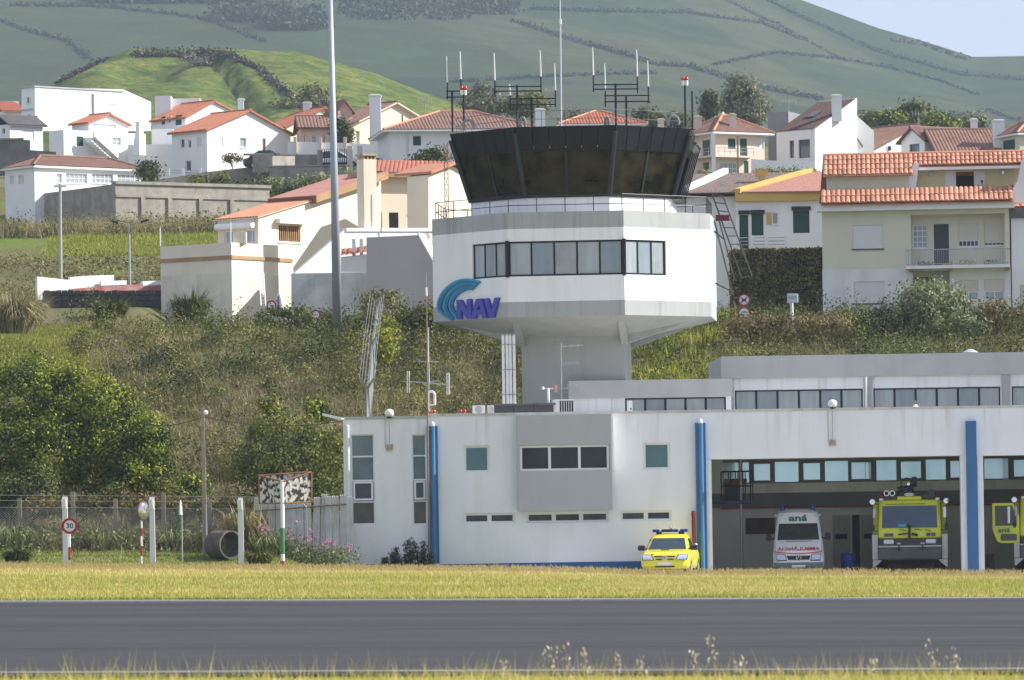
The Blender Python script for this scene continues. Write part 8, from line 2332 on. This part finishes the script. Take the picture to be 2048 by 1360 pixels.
tree('low_shrub', 'reddish low shrub at the fence by the leafy trees', base_of(150, 200.6), [px_blob(155, 1010, 200.6, 70, 22), px_blob(60, 1015, 200.6, 50, 18)], 60, 40, .18, .13, leafmat('rusty_green', [(.03, .04, .012), (.085, .09, .025), (.17, .14, .045), (.32, .16, .075)], trans=.25), .05, cat='shrub')
tree('low_shrub', 'reddish low shrub at the fence below the slim lamp pole', base_of(310, 200.6), [px_blob(290, 1005, 200.6, 55, 22), px_blob(380, 1010, 200.6, 45, 18), px_blob(230, 990, 201, 30, 25)], 60, 40, .18, .13, leafmat('rusty_green', [(.03, .04, .012), (.085, .09, .025), (.17, .14, .045), (.32, .16, .075)], trans=.25), .05, cat='shrub')

tree('crest_shrub', 'dark rounded bush between the mauve wall and the forked fence', base_of(765, 263), [px_blob(765, 625, 263, 48, 42), px_blob(740, 665, 262, 40, 35)], 110, 46, .25, .17, L_OLIVE, .08, cat='shrub')
tree('crest_shrub', 'dark bush in the shade under the tower corner', base_of(850, 262), [px_blob(845, 640, 262, 42, 28), px_blob(900, 660, 262, 50, 20)], 80, 46, .25, .17, L_DARK, .08, cat='shrub')
tree('crest_shrub', 'yellow green bush climbing the forked fence', base_of(768, 252), [px_blob(768, 690, 252, 18, 32), px_blob(772, 655, 253, 14, 16)], 55, 40, .2, .17, L_SUCC, .06, cat='shrub')
tree('crest_shrub', 'dark bush below the terrace ladder wall', base_of(590, 270), [px_blob(570, 645, 270, 60, 30), px_blob(650, 650, 269, 55, 25)], 120, 46, .25, .17, L_DARK, .08, cat='shrub')
tree('crest_shrub', 'large pale sage green bush before the tiled cream house', base_of(1870, 262), [px_blob(1865, 615, 262, 75, 55), px_blob(1910, 650, 261, 70, 40), px_blob(1830, 645, 261, 50, 35)], 230, 52, .24, .17, L_SAGE, .1, cat='shrub')
tree('crest_shrub', 'reddish green bush at the right end of the bank crest', base_of(1985, 262), [px_blob(1985, 640, 262, 50, 40), px_blob(2045, 655, 261, 40, 35)], 100, 44, .24, .15, L_RED, .08, cat='shrub')
tree('crest_shrub', 'dark green scrub bush beside the pale sage bush', base_of(1770, 262), [px_blob(1765, 640, 262, 40, 28), px_blob(1720, 650, 261, 35, 22)], 90, 44, .24, .15, L_DARK, .08, cat='shrub')
tree('crest_shrub', 'rusty scrub bush in front of the round road signs', base_of(1500, 258), [px_blob(1500, 655, 258, 60, 22), px_blob(1590, 655, 258, 60, 20), px_blob(1660, 655, 258, 50, 18)], 110, 44, .24, .15, L_RED, .08, cat='shrub')

d = 286.0
x0, x1 = P(1464, 560, d).x, P(1650, 560, d).x; zt = P(1555, 496, d).z; zb_ = gzf((x0 + x1) / 2, d) - .3
t = thing('clipped_hedge', 'tall dark clipped hedge between the ochre-trim house and the tower', 'hedge', ((x0 + x1) / 2, d, zb_))
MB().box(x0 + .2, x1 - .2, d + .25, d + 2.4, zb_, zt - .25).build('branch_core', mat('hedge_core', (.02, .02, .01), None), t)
n = 16000
pp = np.stack([rng.uniform(x0, x1, n), d + .15 + np.abs(rng.normal(0, .12, n)) * rng.choice([-.5, 1], n), rng.uniform(zb_, zt, n)], 1)
n2 = 5000
pt_ = np.stack([rng.uniform(x0, x1, n2), rng.uniform(d, d + 2.5, n2), zt - .15 + rng.normal(0, .07, n2)], 1)
n3 = 2500
ps_ = np.stack([x1 - .1 + rng.normal(0, .08, n3), rng.uniform(d, d + 2.5, n3), rng.uniform(zb_, zt, n3)], 1)
pl_ = ps_.copy(); pl_[:, 0] = x0 + .1 + rng.normal(0, .08, n3)
pp = np.concatenate([pp, pt_, ps_, pl_])
quads('foliage', leaves(pp, .15, .6, .2), rng.uniform(0, 1, len(pp)), L_HEDGE, t)

def tuft(name, label, px, d, h, r, n, material, cat='grass tuft', group=None, lean=.35, wd=.03):
    b = on(px, d)
    t = thing(name, label, cat, b, group=group)
    a = rng.uniform(0, 2 * np.pi, n); q = np.sqrt(rng.uniform(0, 1, n)) * r * .45
    p = np.stack([b.x + q * np.cos(a), b.y + q * np.sin(a), np.full(n, b.z - .05)], 1)
    hh = rng.uniform(.5, 1.0, n) * h
    ld = np.stack([np.cos(a), np.sin(a), np.zeros(n)], 1) * (rng.uniform(.1, .75, n) * r / h)[:, None]
    s = wd * (np.stack([-np.sin(a), np.cos(a), np.zeros(n)], 1))
    mid = p + ld * hh[:, None] * .55 + np.array([0, 0, 1]) * (hh * .68)[:, None]
    tip = p + ld * hh[:, None] * 1.35 + np.array([0, 0, 1]) * hh[:, None] * rng.uniform(.3, 1, n)[:, None]
    rn = rng.uniform(0, 1, n)
    quads('blades', np.concatenate([np.stack([p - s, p + s, mid + s * .7, mid - s * .7], 1), np.stack([mid - s * .7, mid + s * .7, tip + s * .1, tip - s * .1], 1)]), np.tile(rn, 2), material, t)
    m = MB()
    for i in range(5): m.tube(b - Vector((0, 0, .1)), b + Vector((R.gauss(0, .2), R.gauss(0, .1), h * R.uniform(.7, 1.05))), .012, 4)
    m.build('stems', material, t)
tuft('pampas_grass', 'big golden pampas tuft on the grassy mound', 25, 262, 2.6, 2.0, 2600, L_PAMPAS)
tuft('pampas_grass', 'golden pampas tuft drooping beside the lane wall', 62, 268, 1.9, 1.4, 1200, L_PAMPAS)
tuft('pampas_grass', 'dark spiky tuft before the cream terrace wall', 382, 279, 2.1, 1.5, 1200, L_DARK)
tuft('pampas_grass', 'dark rounded tuft on the mound before the lane wall', 222, 272, 1.3, 1.5, 900, L_DARK)
tuft('tall_reed', 'tall pale reeds growing by the chain link fence', 485, 198.6, 2.3, 1.2, 420, L_PAMPAS)
tuft('tall_reed', 'straw reeds on the bank beside the forked fence', 705, 236, 2.0, 2.2, 700, L_PAMPAS)
tuft('grass_clump', 'dark rounded grass clump on the lawn below the speed sign', 28, 192.5, .75, .75, 900, L_DARK)
tuft('grass_clump', 'dark rounded grass clump beside the white post and pipe', 512, 192.5, .75, .75, 900, L_OLIVE)
for px, d, h_, lab in ((20, 198.4, 1.3, 'tall straw weeds behind the dark grass clump'), (205, 198.5, 1.1, 'straw weeds between the speed sign and the traffic mirror'), (340, 198.7, 1.2, 'straw weeds behind the short marker post'), (525, 197.4, 1.0, 'straw weeds beside the peeling three-sided sign')):
    tuft('tall_weed', lab, px, d + .6, h_, 1.5, 200, L_SAGE, cat='weeds')
for i, px in enumerate((545, 588, 632, 672)):
    b = on(px, 198.0)
    t = thing('pink_flower_bush', 'leafy bush with pink flower spikes before the corrugated sheets', 'flower bush', b, group='pink flower bushes')
    n = 700
    pp = rng.normal(size=(n, 3)) * np.array([.38, .3, .26]) + np.array([b.x, b.y, b.z + .42])
    quads('leaves', leaves(pp, .13, .35, .9), rng.uniform(0, 1, n), L_SAGE, t)
    k = 60
    st = np.repeat(rng.normal(size=(6, 3)) * np.array([.4, .2, .12]) + np.array([b.x, b.y - .1, b.z + .95]), 10, 0) + rng.normal(size=(k, 3)) * .05
    quads('flowers', leaves(st, .09, .8), rng.uniform(0, 1, k), L_PINKF, t)['kind'] = 'stuff'
b = Vector((P(812, 1130, 198.6).x, 198.6, 0)); b.z = gzf(b.x, 198.6)
t = thing('spiky_shrub', 'dark spiky shrub against the station wall beside the thin mast', 'shrub', b)
n = 4200; br = []
for px, h_ in ((772, .35), (786, .55), (800, .75), (812, .95), (826, 1.05), (838, .9), (848, .95), (862, .5), (790, .4), (820, .6), (845, .6)):
    x = P(px, 1130, 198.6).x; tl = R.uniform(-.35, .1)
    for _ in range(380):
        f = R.random(); br.append((x + tl * f * h_ * .8 + R.gauss(0, .07), 198.6 + R.gauss(0, .2), b.z + f * h_ + .1 + R.gauss(0, .03)))
br = np.array(br); quads('foliage', leaves(br, .12, .25, 1.6), rng.uniform(0, .7, len(br)), leafmat('blue_dark_needles', [(.008, .016, .012), (.02, .035, .022), (.045, .07, .04)], trans=.15), t)
MB().path([b, b + Vector((-.2, 0, .3)), b + Vector((-.3, 0, .7))], .03, 6, .012).build('stem', BARK, t)

def keep_bank(x, y): return np.abs(x) < y * .105 + 5
def cover(name, label, N, per, zone, size, material, h=.45, rad=.45, kind='leaf', up=.3, wd=.035, lean=.35):
    y = rng.uniform(212, 272, N); x = rng.uniform(-1, 1, N) * (y * .1 + 5)
    k = (zone(x, y) > rng.uniform(0, 1, N)) & ~((px_of(x, y) < 175 + 25 * np.sin(y)) & (y > 246))
    x, y = x[k], y[k]
    c = np.stack([x, y, gz(x, y)], 1)
    s = rng.uniform(.5, 1.4, len(x))
    pts = np.repeat(c, per, 0); sc = np.repeat(s, per)
    off = rng.normal(size=(len(pts), 3)) * np.stack([rad * sc, rad * sc, sc * 0], 1)
    pts = pts + off; pts[:, 2] = gz(pts[:, 0], pts[:, 1])
    rn = np.clip(np.repeat(rng.uniform(.1, .9, len(x)), per) + rng.normal(0, .18, len(pts)), 0, 1)
    if kind == 'leaf':
        r2 = np.sum((off[:, :2] / (rad * sc)[:, None]) ** 2, 1)
        pts[:, 2] += h * sc * np.exp(-r2 * .5) * rng.uniform(.25, 1.0, len(pts))
        nr = np.concatenate([off[:, :2] / (rad * sc)[:, None], np.full((len(pts), 1), .8)], 1)
        co = leaves(pts, size, .5, up, None, unit(nr), .5)
    else:
        co = blades(pts, size * sc * rng.uniform(.6, 1.2, len(pts)), wd, lean)
    o = quads(name, co, rn, material)
    return tag(o, label, 'ground cover', kind='stuff')
def px_of(x, y): return 1024 + x / y * FPX
def zpix(x, y):
    v = (gz(x, y) - HC) / y * FPX
    return HORIZON - v
nz = lambda x, y, s, q: .5 + .5 * vnoise(x, y, s, q)
def z_dry(x, y): return (1 - .8 * z_succ(x, y)) * (1 - .65 * sst(246, 255, y)) * sst(216, 222, y) * (1 - sst(262, 268, y)) * (.25 + .7 * nz(x, y, 6, 8)) * (1 - .75 * sst(-4, 3, x) * (px_of(x, y) > 1250))
def z_green(x, y): return (1 - .8 * z_succ(x, y)) * (sst(234, 250, y) * .85 + .32) * (.25 + .9 * nz(x, y, 5, 9)) * (1 - sst(268, 272, y))
def z_succ(x, y):
    px = px_of(x, y)
    a = ((px > 1240) & (px < 1500)) * (1 - .5 * sst(250, 258, y)) + ((px > 1500)) * (.75 * (1 - sst(240, 254, y)))
    b = ((px > 735) & (px < 1060)) * (1 - sst(234, 244, y)) * sst(735, 800, px)
    return np.clip((a + b) * (.5 + .8 * nz(x, y, 3.5, 12)), 0, 1)
cover('dry_scrub', 'dry brown grass and scrub covering the middle of the bank', 6200, 34, z_dry, .55, L_DRY, rad=.55, kind='blade', wd=.032, lean=.5)
cover('dry_brush', 'brown leafless brush scattered over the bank', 3000, 36, z_dry, .14, L_OLIVE, h=.65, rad=.45)
cover('green_scrub', 'dark green scrub along the top of the bank', 3600, 60, z_green, .135, leafmat('scrub_green', [(0.03, 0.042, 0.011), (0.085, 0.1, 0.024), (0.17, 0.18, 0.045), (0.28, 0.27, 0.09)], trans=.25, nscale=.3, namt=.35), h=.95, rad=.5)
cover('green_grass_scrub', 'tufts of green grass among the bank scrub', 2600, 24, lambda x, y: z_green(x, y) * .8 + .15, .55, L_OLIVE, rad=.45, kind='blade', wd=.04)
cover('fleshy_ground_cover', 'yellow green upright fleshy plants beside the tower shaft', 6000, 26, z_succ, .55, L_SUCC, rad=.4, kind='blade', wd=.09, lean=.22)
cover('fleshy_ground_cover', 'yellow green leafy creeper spreading on the bank near the tower', 2600, 20, z_succ, .2, L_SUCC, h=.55, rad=.4)

cover('bank_bushes', 'rounded dark green bushes crowding the upper bank', 900, 420, lambda x, y: sst(243, 253, y) * (.3 + .6 * nz(x, y, 7, 21)) * (1 - .8 * z_succ(x, y)), .15, L_DARK, h=1.5, rad=.7)
cover('bank_bushes', 'rounded olive bushes scattered over the bank', 300, 520, lambda x, y: .25 + .5 * nz(x, y, 6, 23), .14, L_OLIVE, h=1.15, rad=.6)
def slope_cover(name, label, N, per, x0, x1, y0, y1, size, material, h, rad, dens, kind='leaf', wd=.05):
    x, y = rng.uniform(x0, x1, N), rng.uniform(y0, y1, N)
    k = dens(x, y) > rng.uniform(0, 1, N); x, y = x[k], y[k]
    pts = np.repeat(np.stack([x, y, gz(x, y)], 1), per, 0); s = np.repeat(rng.uniform(.5, 1.4, len(x)), per)
    off = rng.normal(size=(len(pts), 2)) * (rad * s)[:, None]
    pts[:, :2] += off; pts[:, 2] = gz(pts[:, 0], pts[:, 1])
    rn = np.clip(np.repeat(rng.uniform(.1, .9, len(x)), per) + rng.normal(0, .15, len(pts)), 0, 1)
    if kind == 'leaf':
        pts[:, 2] += h * s * np.exp(-np.sum((off / (rad * s)[:, None]) ** 2, 1) * .5) * rng.uniform(.2, 1, len(pts)); co = leaves(pts, size, .5, .3, None, unit(np.concatenate([off / (rad * s)[:, None], np.full((len(pts), 1), .8)], 1)), .5)
    else: co = blades(pts, size * s * rng.uniform(.6, 1.2, len(pts)), wd, .35)
    return tag(quads(name, co, rn, material), label, 'ground cover', kind='stuff')
one = lambda x, y: np.ones_like(x)
slope_cover('rusty_scrub', 'rusty brown scrub on the slope above the lane', 900, 30, -36, -15, 299, 352, .2, L_RED, .7, .7, lambda x, y: .5 + .5 * vnoise(x, y, 7, 3))
slope_cover('slope_scrub', 'dark green scrub on the slope below the concrete wall', 900, 30, -42, -13, 300, 353, .2, L_OLIVE, .9, .7, lambda x, y: .4 + .6 * vnoise(x, y, 8, 5))
slope_cover('wall_foot_brush', 'tall pale brush at the foot of the concrete retaining wall', 420, 30, -42, -17, 366, 371.5, .95, L_PAMPAS, 1, .5, one, 'blade', .05)
slope_cover('wall_foot_scrub', 'dark bushes along the foot of the concrete wall', 260, 40, -40, -14, 366, 370, .22, L_OLIVE, 1.5, .7, one)
slope_cover('meadow', 'bright green meadow strip above the scrubby slope', 5200, 6, -31, -13, 354, 366, .22, leafmat('meadow_grass', [(0.18, 0.22, 0.03), (0.28, 0.31, 0.045), (0.38, 0.38, 0.08)], trans=.3), 1, .3, one, 'blade', .07)
fl = lambda x, y: np.ones_like(x)
slope_cover('fence_weeds', 'soft green and straw weeds along the chain link fence', 620, 46, -23, -6.6, 198.7, 200.8, .13, L_SAGE, .8, .42, lambda x, y: .25 + .75 * nz(x, y, 2.2, 41))
slope_cover('fence_weeds', 'pale dry weed stalks along the chain link fence', 520, 26, -23, -6.6, 198.6, 200.8, .75, L_DRY, .7, .4, lambda x, y: .2 + .8 * nz(x, y, 1.7, 43), 'blade', .018)
slope_cover('fence_weeds', 'grey green leafy weeds along the chain link fence', 300, 40, -23, -6.6, 198.6, 200.2, .13, L_SAGE, .6, .35, lambda x, y: .1 + .9 * nz(x, y, 2.6, 47))
slope_cover('mound_grass', 'bright green grass on the mound above the leafy trees', 9000, 8, -30, -16.5, 250, 268, .16, leafmat('mound_grass', [(0.16, 0.2, 0.03), (0.26, 0.28, 0.045), (0.36, 0.35, 0.09)], trans=.3), 1, .3, lambda x, y: (px_of(x, y) < 200).astype(float), 'blade', .05)
slope_cover('garden_scrub', 'green bushes around the driveway walls and upper gardens', 260, 44, -24, -3, 384, 396, .3, L_DARK, 1.3, .7, one)

tree('garden_bush', 'dark bush at the end of the long white house', on(297, 384), [px_blob(297, 343, 384, 15, 18)], 34, 40, .28, .26, L_DARK, .08, cat='shrub')
tree('garden_bush', 'dark leafy tree before the pink villa dormer', on(683, 421), [px_blob(683, 262, 421, 18, 22)], 40, 40, .3, .26, L_DARK, .08, cat='tree')
tree('garden_bush', 'spreading green bush below the hip-roofed house', on(865, 388), [px_blob(865, 318, 388, 32, 17), px_blob(845, 328, 387, 25, 10)], 60, 40, .3, .26, L_DARK, .08, cat='shrub')
tree('garden_bush', 'creeper bush hanging over the cream house roof wall', on(570, 390), [px_blob(560, 372, 390, 45, 12), px_blob(640, 366, 391, 55, 12), px_blob(690, 352, 392, 28, 10)], 90, 40, .28, .25, L_SAGE, .06, cat='shrub')
tree('garden_bush', 'low bush along the stained concrete terrace wall', on(400, 398), [px_blob(400, 362, 398, 20, 8), px_blob(440, 358, 398, 14, 7)], 34, 34, .25, .24, L_OLIVE, .05, cat='shrub')
tree('garden_bush', 'garden greenery below the pink balcony house', on(1560, 389), [px_blob(1540, 348, 389, 40, 7), px_blob(1600, 346, 389, 40, 8), px_blob(1410, 352, 389, 25, 9)], 50, 34, .22, .22, L_SAGE, .05, cat='shrub')
tree('pergola_vine', 'small rusty vine over the terrace of the white gable house', on(472, 414), [px_blob(465, 318, 414, 16, 6)], 16, 34, .2, .2, leafmat('rusty_green', [(.03, .04, .012), (.085, .09, .025), (.17, .14, .045), (.32, .16, .075)], trans=.25), .05, cat='shrub')

def sky_tree(name, label, px, yb_, d, blobs, n, per, material, leaf=.38, sig=.5):
    b = on(px, d)
    return tree(name, label, b, [px_blob(x, y, d, rx, rz) for x, y, rx, rz in blobs], int(n * 1.3), int(per * 1.5), sig, leaf, material, .25)
sky_tree('eucalyptus_tree', 'tall pale eucalyptus with open crown behind the pink balcony house', 1488, 250, 560, [(1485, 185, 24, 26), (1465, 210, 24, 24), (1510, 215, 20, 26), (1487, 230, 36, 22), (1478, 168, 12, 14)], 130, 40, L_EUC)
sky_tree('slim_tree', 'slim dark conifer-like tree left of the eucalyptus', 1420, 250, 545, [(1420, 205, 9, 16), (1419, 228, 13, 14), (1421, 192, 5, 8)], 40, 30, L_DARK, .4, .35)
sky_tree('pine_tree', 'dark dense pine behind the pale blue house', 1830, 250, 560, [(1828, 226, 22, 14), (1852, 238, 16, 12), (1812, 236, 12, 10)], 60, 40, L_DARK)
sky_tree('round_tree', 'yellow green round tree behind the pale blue house', 1772, 250, 545, [(1772, 242, 30, 10), (1750, 245, 18, 8)], 50, 38, L_BRIGHT)
sky_tree('round_tree', 'yellow green low tree beside the dark pine', 1890, 255, 545, [(1885, 246, 24, 9), (1862, 245, 14, 8)], 40, 38, L_BRIGHT)
sky_tree('bare_tree', 'brownish thin tree behind the small tiled chimney', 1950, 255, 560, [(1945, 247, 26, 11)], 30, 34, L_EUC)
sky_tree('bare_tree', 'pale bushy tree left of the dark pine', 1725, 250, 560, [(1725, 244, 28, 10)], 30, 34, L_EUC)
sky_tree('round_tree', 'pale green tree behind the left whip antennas', 965, 225, 540, [(965, 190, 16, 16), (960, 210, 24, 14), (985, 212, 14, 12)], 70, 40, L_EUC)
sky_tree('round_tree', 'dark green tree group behind the long crossbar antennas', 1045, 225, 540, [(1035, 212, 24, 12), (1068, 206, 20, 13)], 60, 40, L_OLIVE)
sky_tree('round_tree', 'small dark tree on the foot of the green hill', 632, 215, 700, [(632, 196, 20, 15)], 40, 40, L_OLIVE, .6, .7)
sky_tree('round_tree', 'dark shrubs behind the right roof railing of the tower', 1295, 255, 540, [(1290, 238, 16, 14), (1365, 245, 16, 12), (1315, 244, 14, 10)], 50, 38, L_DARK)
sky_tree('round_tree', 'green bush behind the tall white mast', 1160, 250, 540, [(1155, 240, 22, 10)], 30, 36, L_EUC)

def hits(px, py, d0, d1, n=700):
    ds = np.linspace(d0, d1, n); a, b = ray(px, py)
    z = HC + b * ds; g = gz(a * ds, ds)
    k = np.nonzero(g > z)[0]
    if len(k) == 0: return None
    d = ds[k[0]]
    return (a * d, d, float(gz(a * d, d)))
L_FAR = leafmat('far_hedge_leaves', [(0.016, 0.029, 0.011), (0.022, 0.037, 0.014), (0.03, 0.047, 0.018)], trans=.1, nscale=.05, namt=.2)
def hedgerow(line, d0, d1, step, hgt, leaf, per, label='dark hedgerow line crossing the far green hillside', group='hedgerows on the far hillside', material=None, gap=.0, name='hedgerow', cat='hedge'):
    pts = []
    for (x0, y0), (x1, y1) in zip(line[:-1], line[1:]):
        L = math.hypot(x1 - x0, y1 - y0); n = max(2, int(L / step))
        for i in range(n):
            if R.random() < gap: continue
            f = (i + R.random()) / n
            h = hits(x0 + (x1 - x0) * f, y0 + (y1 - y0) * f + R.gauss(0, .8), d0, d1)
            if h: pts.append(h)
    if not pts: return
    pts = np.array(pts)
    sc = rng.uniform(.5, 1.3, len(pts))
    q = np.repeat(pts, per, 0); s = np.repeat(sc, per)[:, None]
    off = rng.normal(size=(len(q), 3)) * np.array([.55, .8, .35]) * hgt * s
    off[:, 2] = np.abs(off[:, 2]) * 1.1
    rn = rng.uniform(0, 1, len(q))
    t = thing(name, label, cat, Vector(pts[len(pts) // 2]), group=group)
    quads('foliage', leaves(q + off, leaf, .7), rn, material or L_FAR, t)
LABS = ['dark hedgerow on the far hillside left of the green cone', 'long thin hedgerow above the green cone under the dark woods', 'long diagonal hedgerow passing behind the tower antennas', 'nearly level hedgerow high on the hill above the tower antennas', 'thin arched hedgerow on the far hill above the modern house', 'long hedgerow descending below the right skyline', 'broken row of bushes near the summit beside the skyline', 'low hedgerow on the far hill above the tiled cream house', 'faint level hedgerow on the far hill behind the whip antennas']
for lab, (line, st, hg) in zip(LABS, (([(0, 42), (70, 68), (130, 82), (180, 122)], 5, 2.6), ([(20, 12), (200, 14), (330, 28), (420, 42), (530, 85)], 4.5, 2.2),
                     ([(1024, 42), (1124, 76), (1249, 110), (1304, 130), (1374, 134), (1424, 148), (1524, 178), (1640, 200)], 3.5, 2.6), ([(1061, 20), (1174, 23), (1374, 27), (1524, 48), (1609, 82)], 4, 2.6),
                     ([(1424, 131), (1549, 106), (1674, 118), (1774, 136), (1874, 161), (1954, 191)], 4, 1.7), ([(1534, 2), (1639, 52), (1749, 102), (1849, 131), (1924, 151), (2048, 161)], 4, 3.0),
                     ([(1450, 0), (1520, 35), (1560, 52), (1600, 75), (1680, 118)], 8, 2.0), ([(1880, 238), (1974, 222), (2048, 246)], 5, 2.0),
                     ([(900, 165), (1000, 160), (1150, 152), (1310, 148)], 5, 1.8), )):
    hedgerow(line, 1305, 2595, st * .6, hg * .62, 1.05, 16, lab)
hedgerow([(1780, 82), (1850, 92), (1880, 104), (1935, 122)], 1900, 2598, 6, 2.6, 1.8, 10, 'small dark bushes along the ridge line at the right', 'ridge bushes', name='ridge_bushes', cat='bushes')
def wood(name, label, polys, N, d0, d1, hgt, leaf, per):
    pts = []
    for (xa, xb, ya, yb_) in polys:
        for _ in range(N):
            h = hits(R.uniform(xa, xb), R.uniform(ya, yb_), d0, d1, 350)
            if h: pts.append(h)
    pts = np.array(pts); q = np.repeat(pts, per, 0)
    off = rng.normal(size=(len(q), 3)) * np.array([.5, .5, .4]) * hgt; off[:, 2] = np.abs(off[:, 2]) * 1.6
    o = quads(name, leaves(q + off, leaf, .7), rng.uniform(0, 1, len(q)), L_FAR)
    tag(o, label, 'woodland', kind='stuff')
wood('far_wood', 'dark wooded patches high on the far hill', [(690, 940, 2, 42), (180, 500, 2, 9), (440, 530, 22, 46), (540, 640, 36, 62), (940, 1024, 8, 30)], 170, 1305, 2595, 4.0, 1.7, 26)
hedgerow([(440, 106), (470, 118), (520, 142), (545, 165), (575, 190), (606, 208)], 700, 960, 1.2, .75, .42, 20, 'dark overgrown stone wall running down the green cone', 'walls on the green cone', leafmat('stony_dark', [(.03, .028, .025), (.06, .055, .05), (.09, .085, .08)], trans=.02), name='overgrown_wall', cat='wall')
hedgerow([(100, 172), (140, 155), (180, 135), (215, 118)], 700, 960, 1.4, .65, .4, 18, 'stony hedge bank climbing the side of the green cone', 'walls on the green cone', MATS['stony_dark'], name='overgrown_wall', cat='wall')
hedgerow([(270, 112), (330, 112), (380, 112), (420, 108), (455, 112)], 700, 960, 1.7, 1.2, .5, 30, 'brown and dark shrubs in the hollow below the rim of the cone', 'shrubs on the cone', leafmat('rim_shrubs', [(0.05, 0.055, 0.025), (0.09, 0.09, 0.045), (0.14, 0.125, 0.07)], trans=.15), name='rim_shrubs', cat='shrubs')
hedgerow([(375, 120), (400, 132), (420, 128), (440, 118)], 700, 960, 1.8, 1.5, .5, 34, 'greyish clump of bare shrubs on the cone', 'shrubs on the cone', leafmat('bare_shrubs', [(.06, .055, .04), (.10, .09, .07), (.14, .13, .10)], trans=.15), name='rim_shrubs', cat='shrubs')
hedgerow([(560, 212), (600, 214), (640, 210)], 660, 900, 3, 1.6, .6, 30, 'dark shrubs at the foot of the overgrown wall', 'shrubs on the cone', L_OLIVE, name='rim_shrubs', cat='shrubs')
hz = bpy.data.materials.new('hazy_air'); hz.use_nodes = True
hn = hz.node_tree.nodes; hl2 = hz.node_tree.links
for n_ in list(hn):
    if n_.type == 'BSDF_PRINCIPLED': hn.remove(n_)
pv = hn.new('ShaderNodeVolumePrincipled')
pv.inputs['Color'].default_value = (.70, .84, 1.0, 1)
pv.inputs['Density'].default_value = .00011
pv.inputs['Anisotropy'].default_value = .0
hl2.new(pv.outputs[0], hn['Material Output'].inputs['Volume'])
o = MB().box(-1130, 1130, -75, 4230, -4.5, 352).build('haze', hz)
tag(o, kind='stuff')
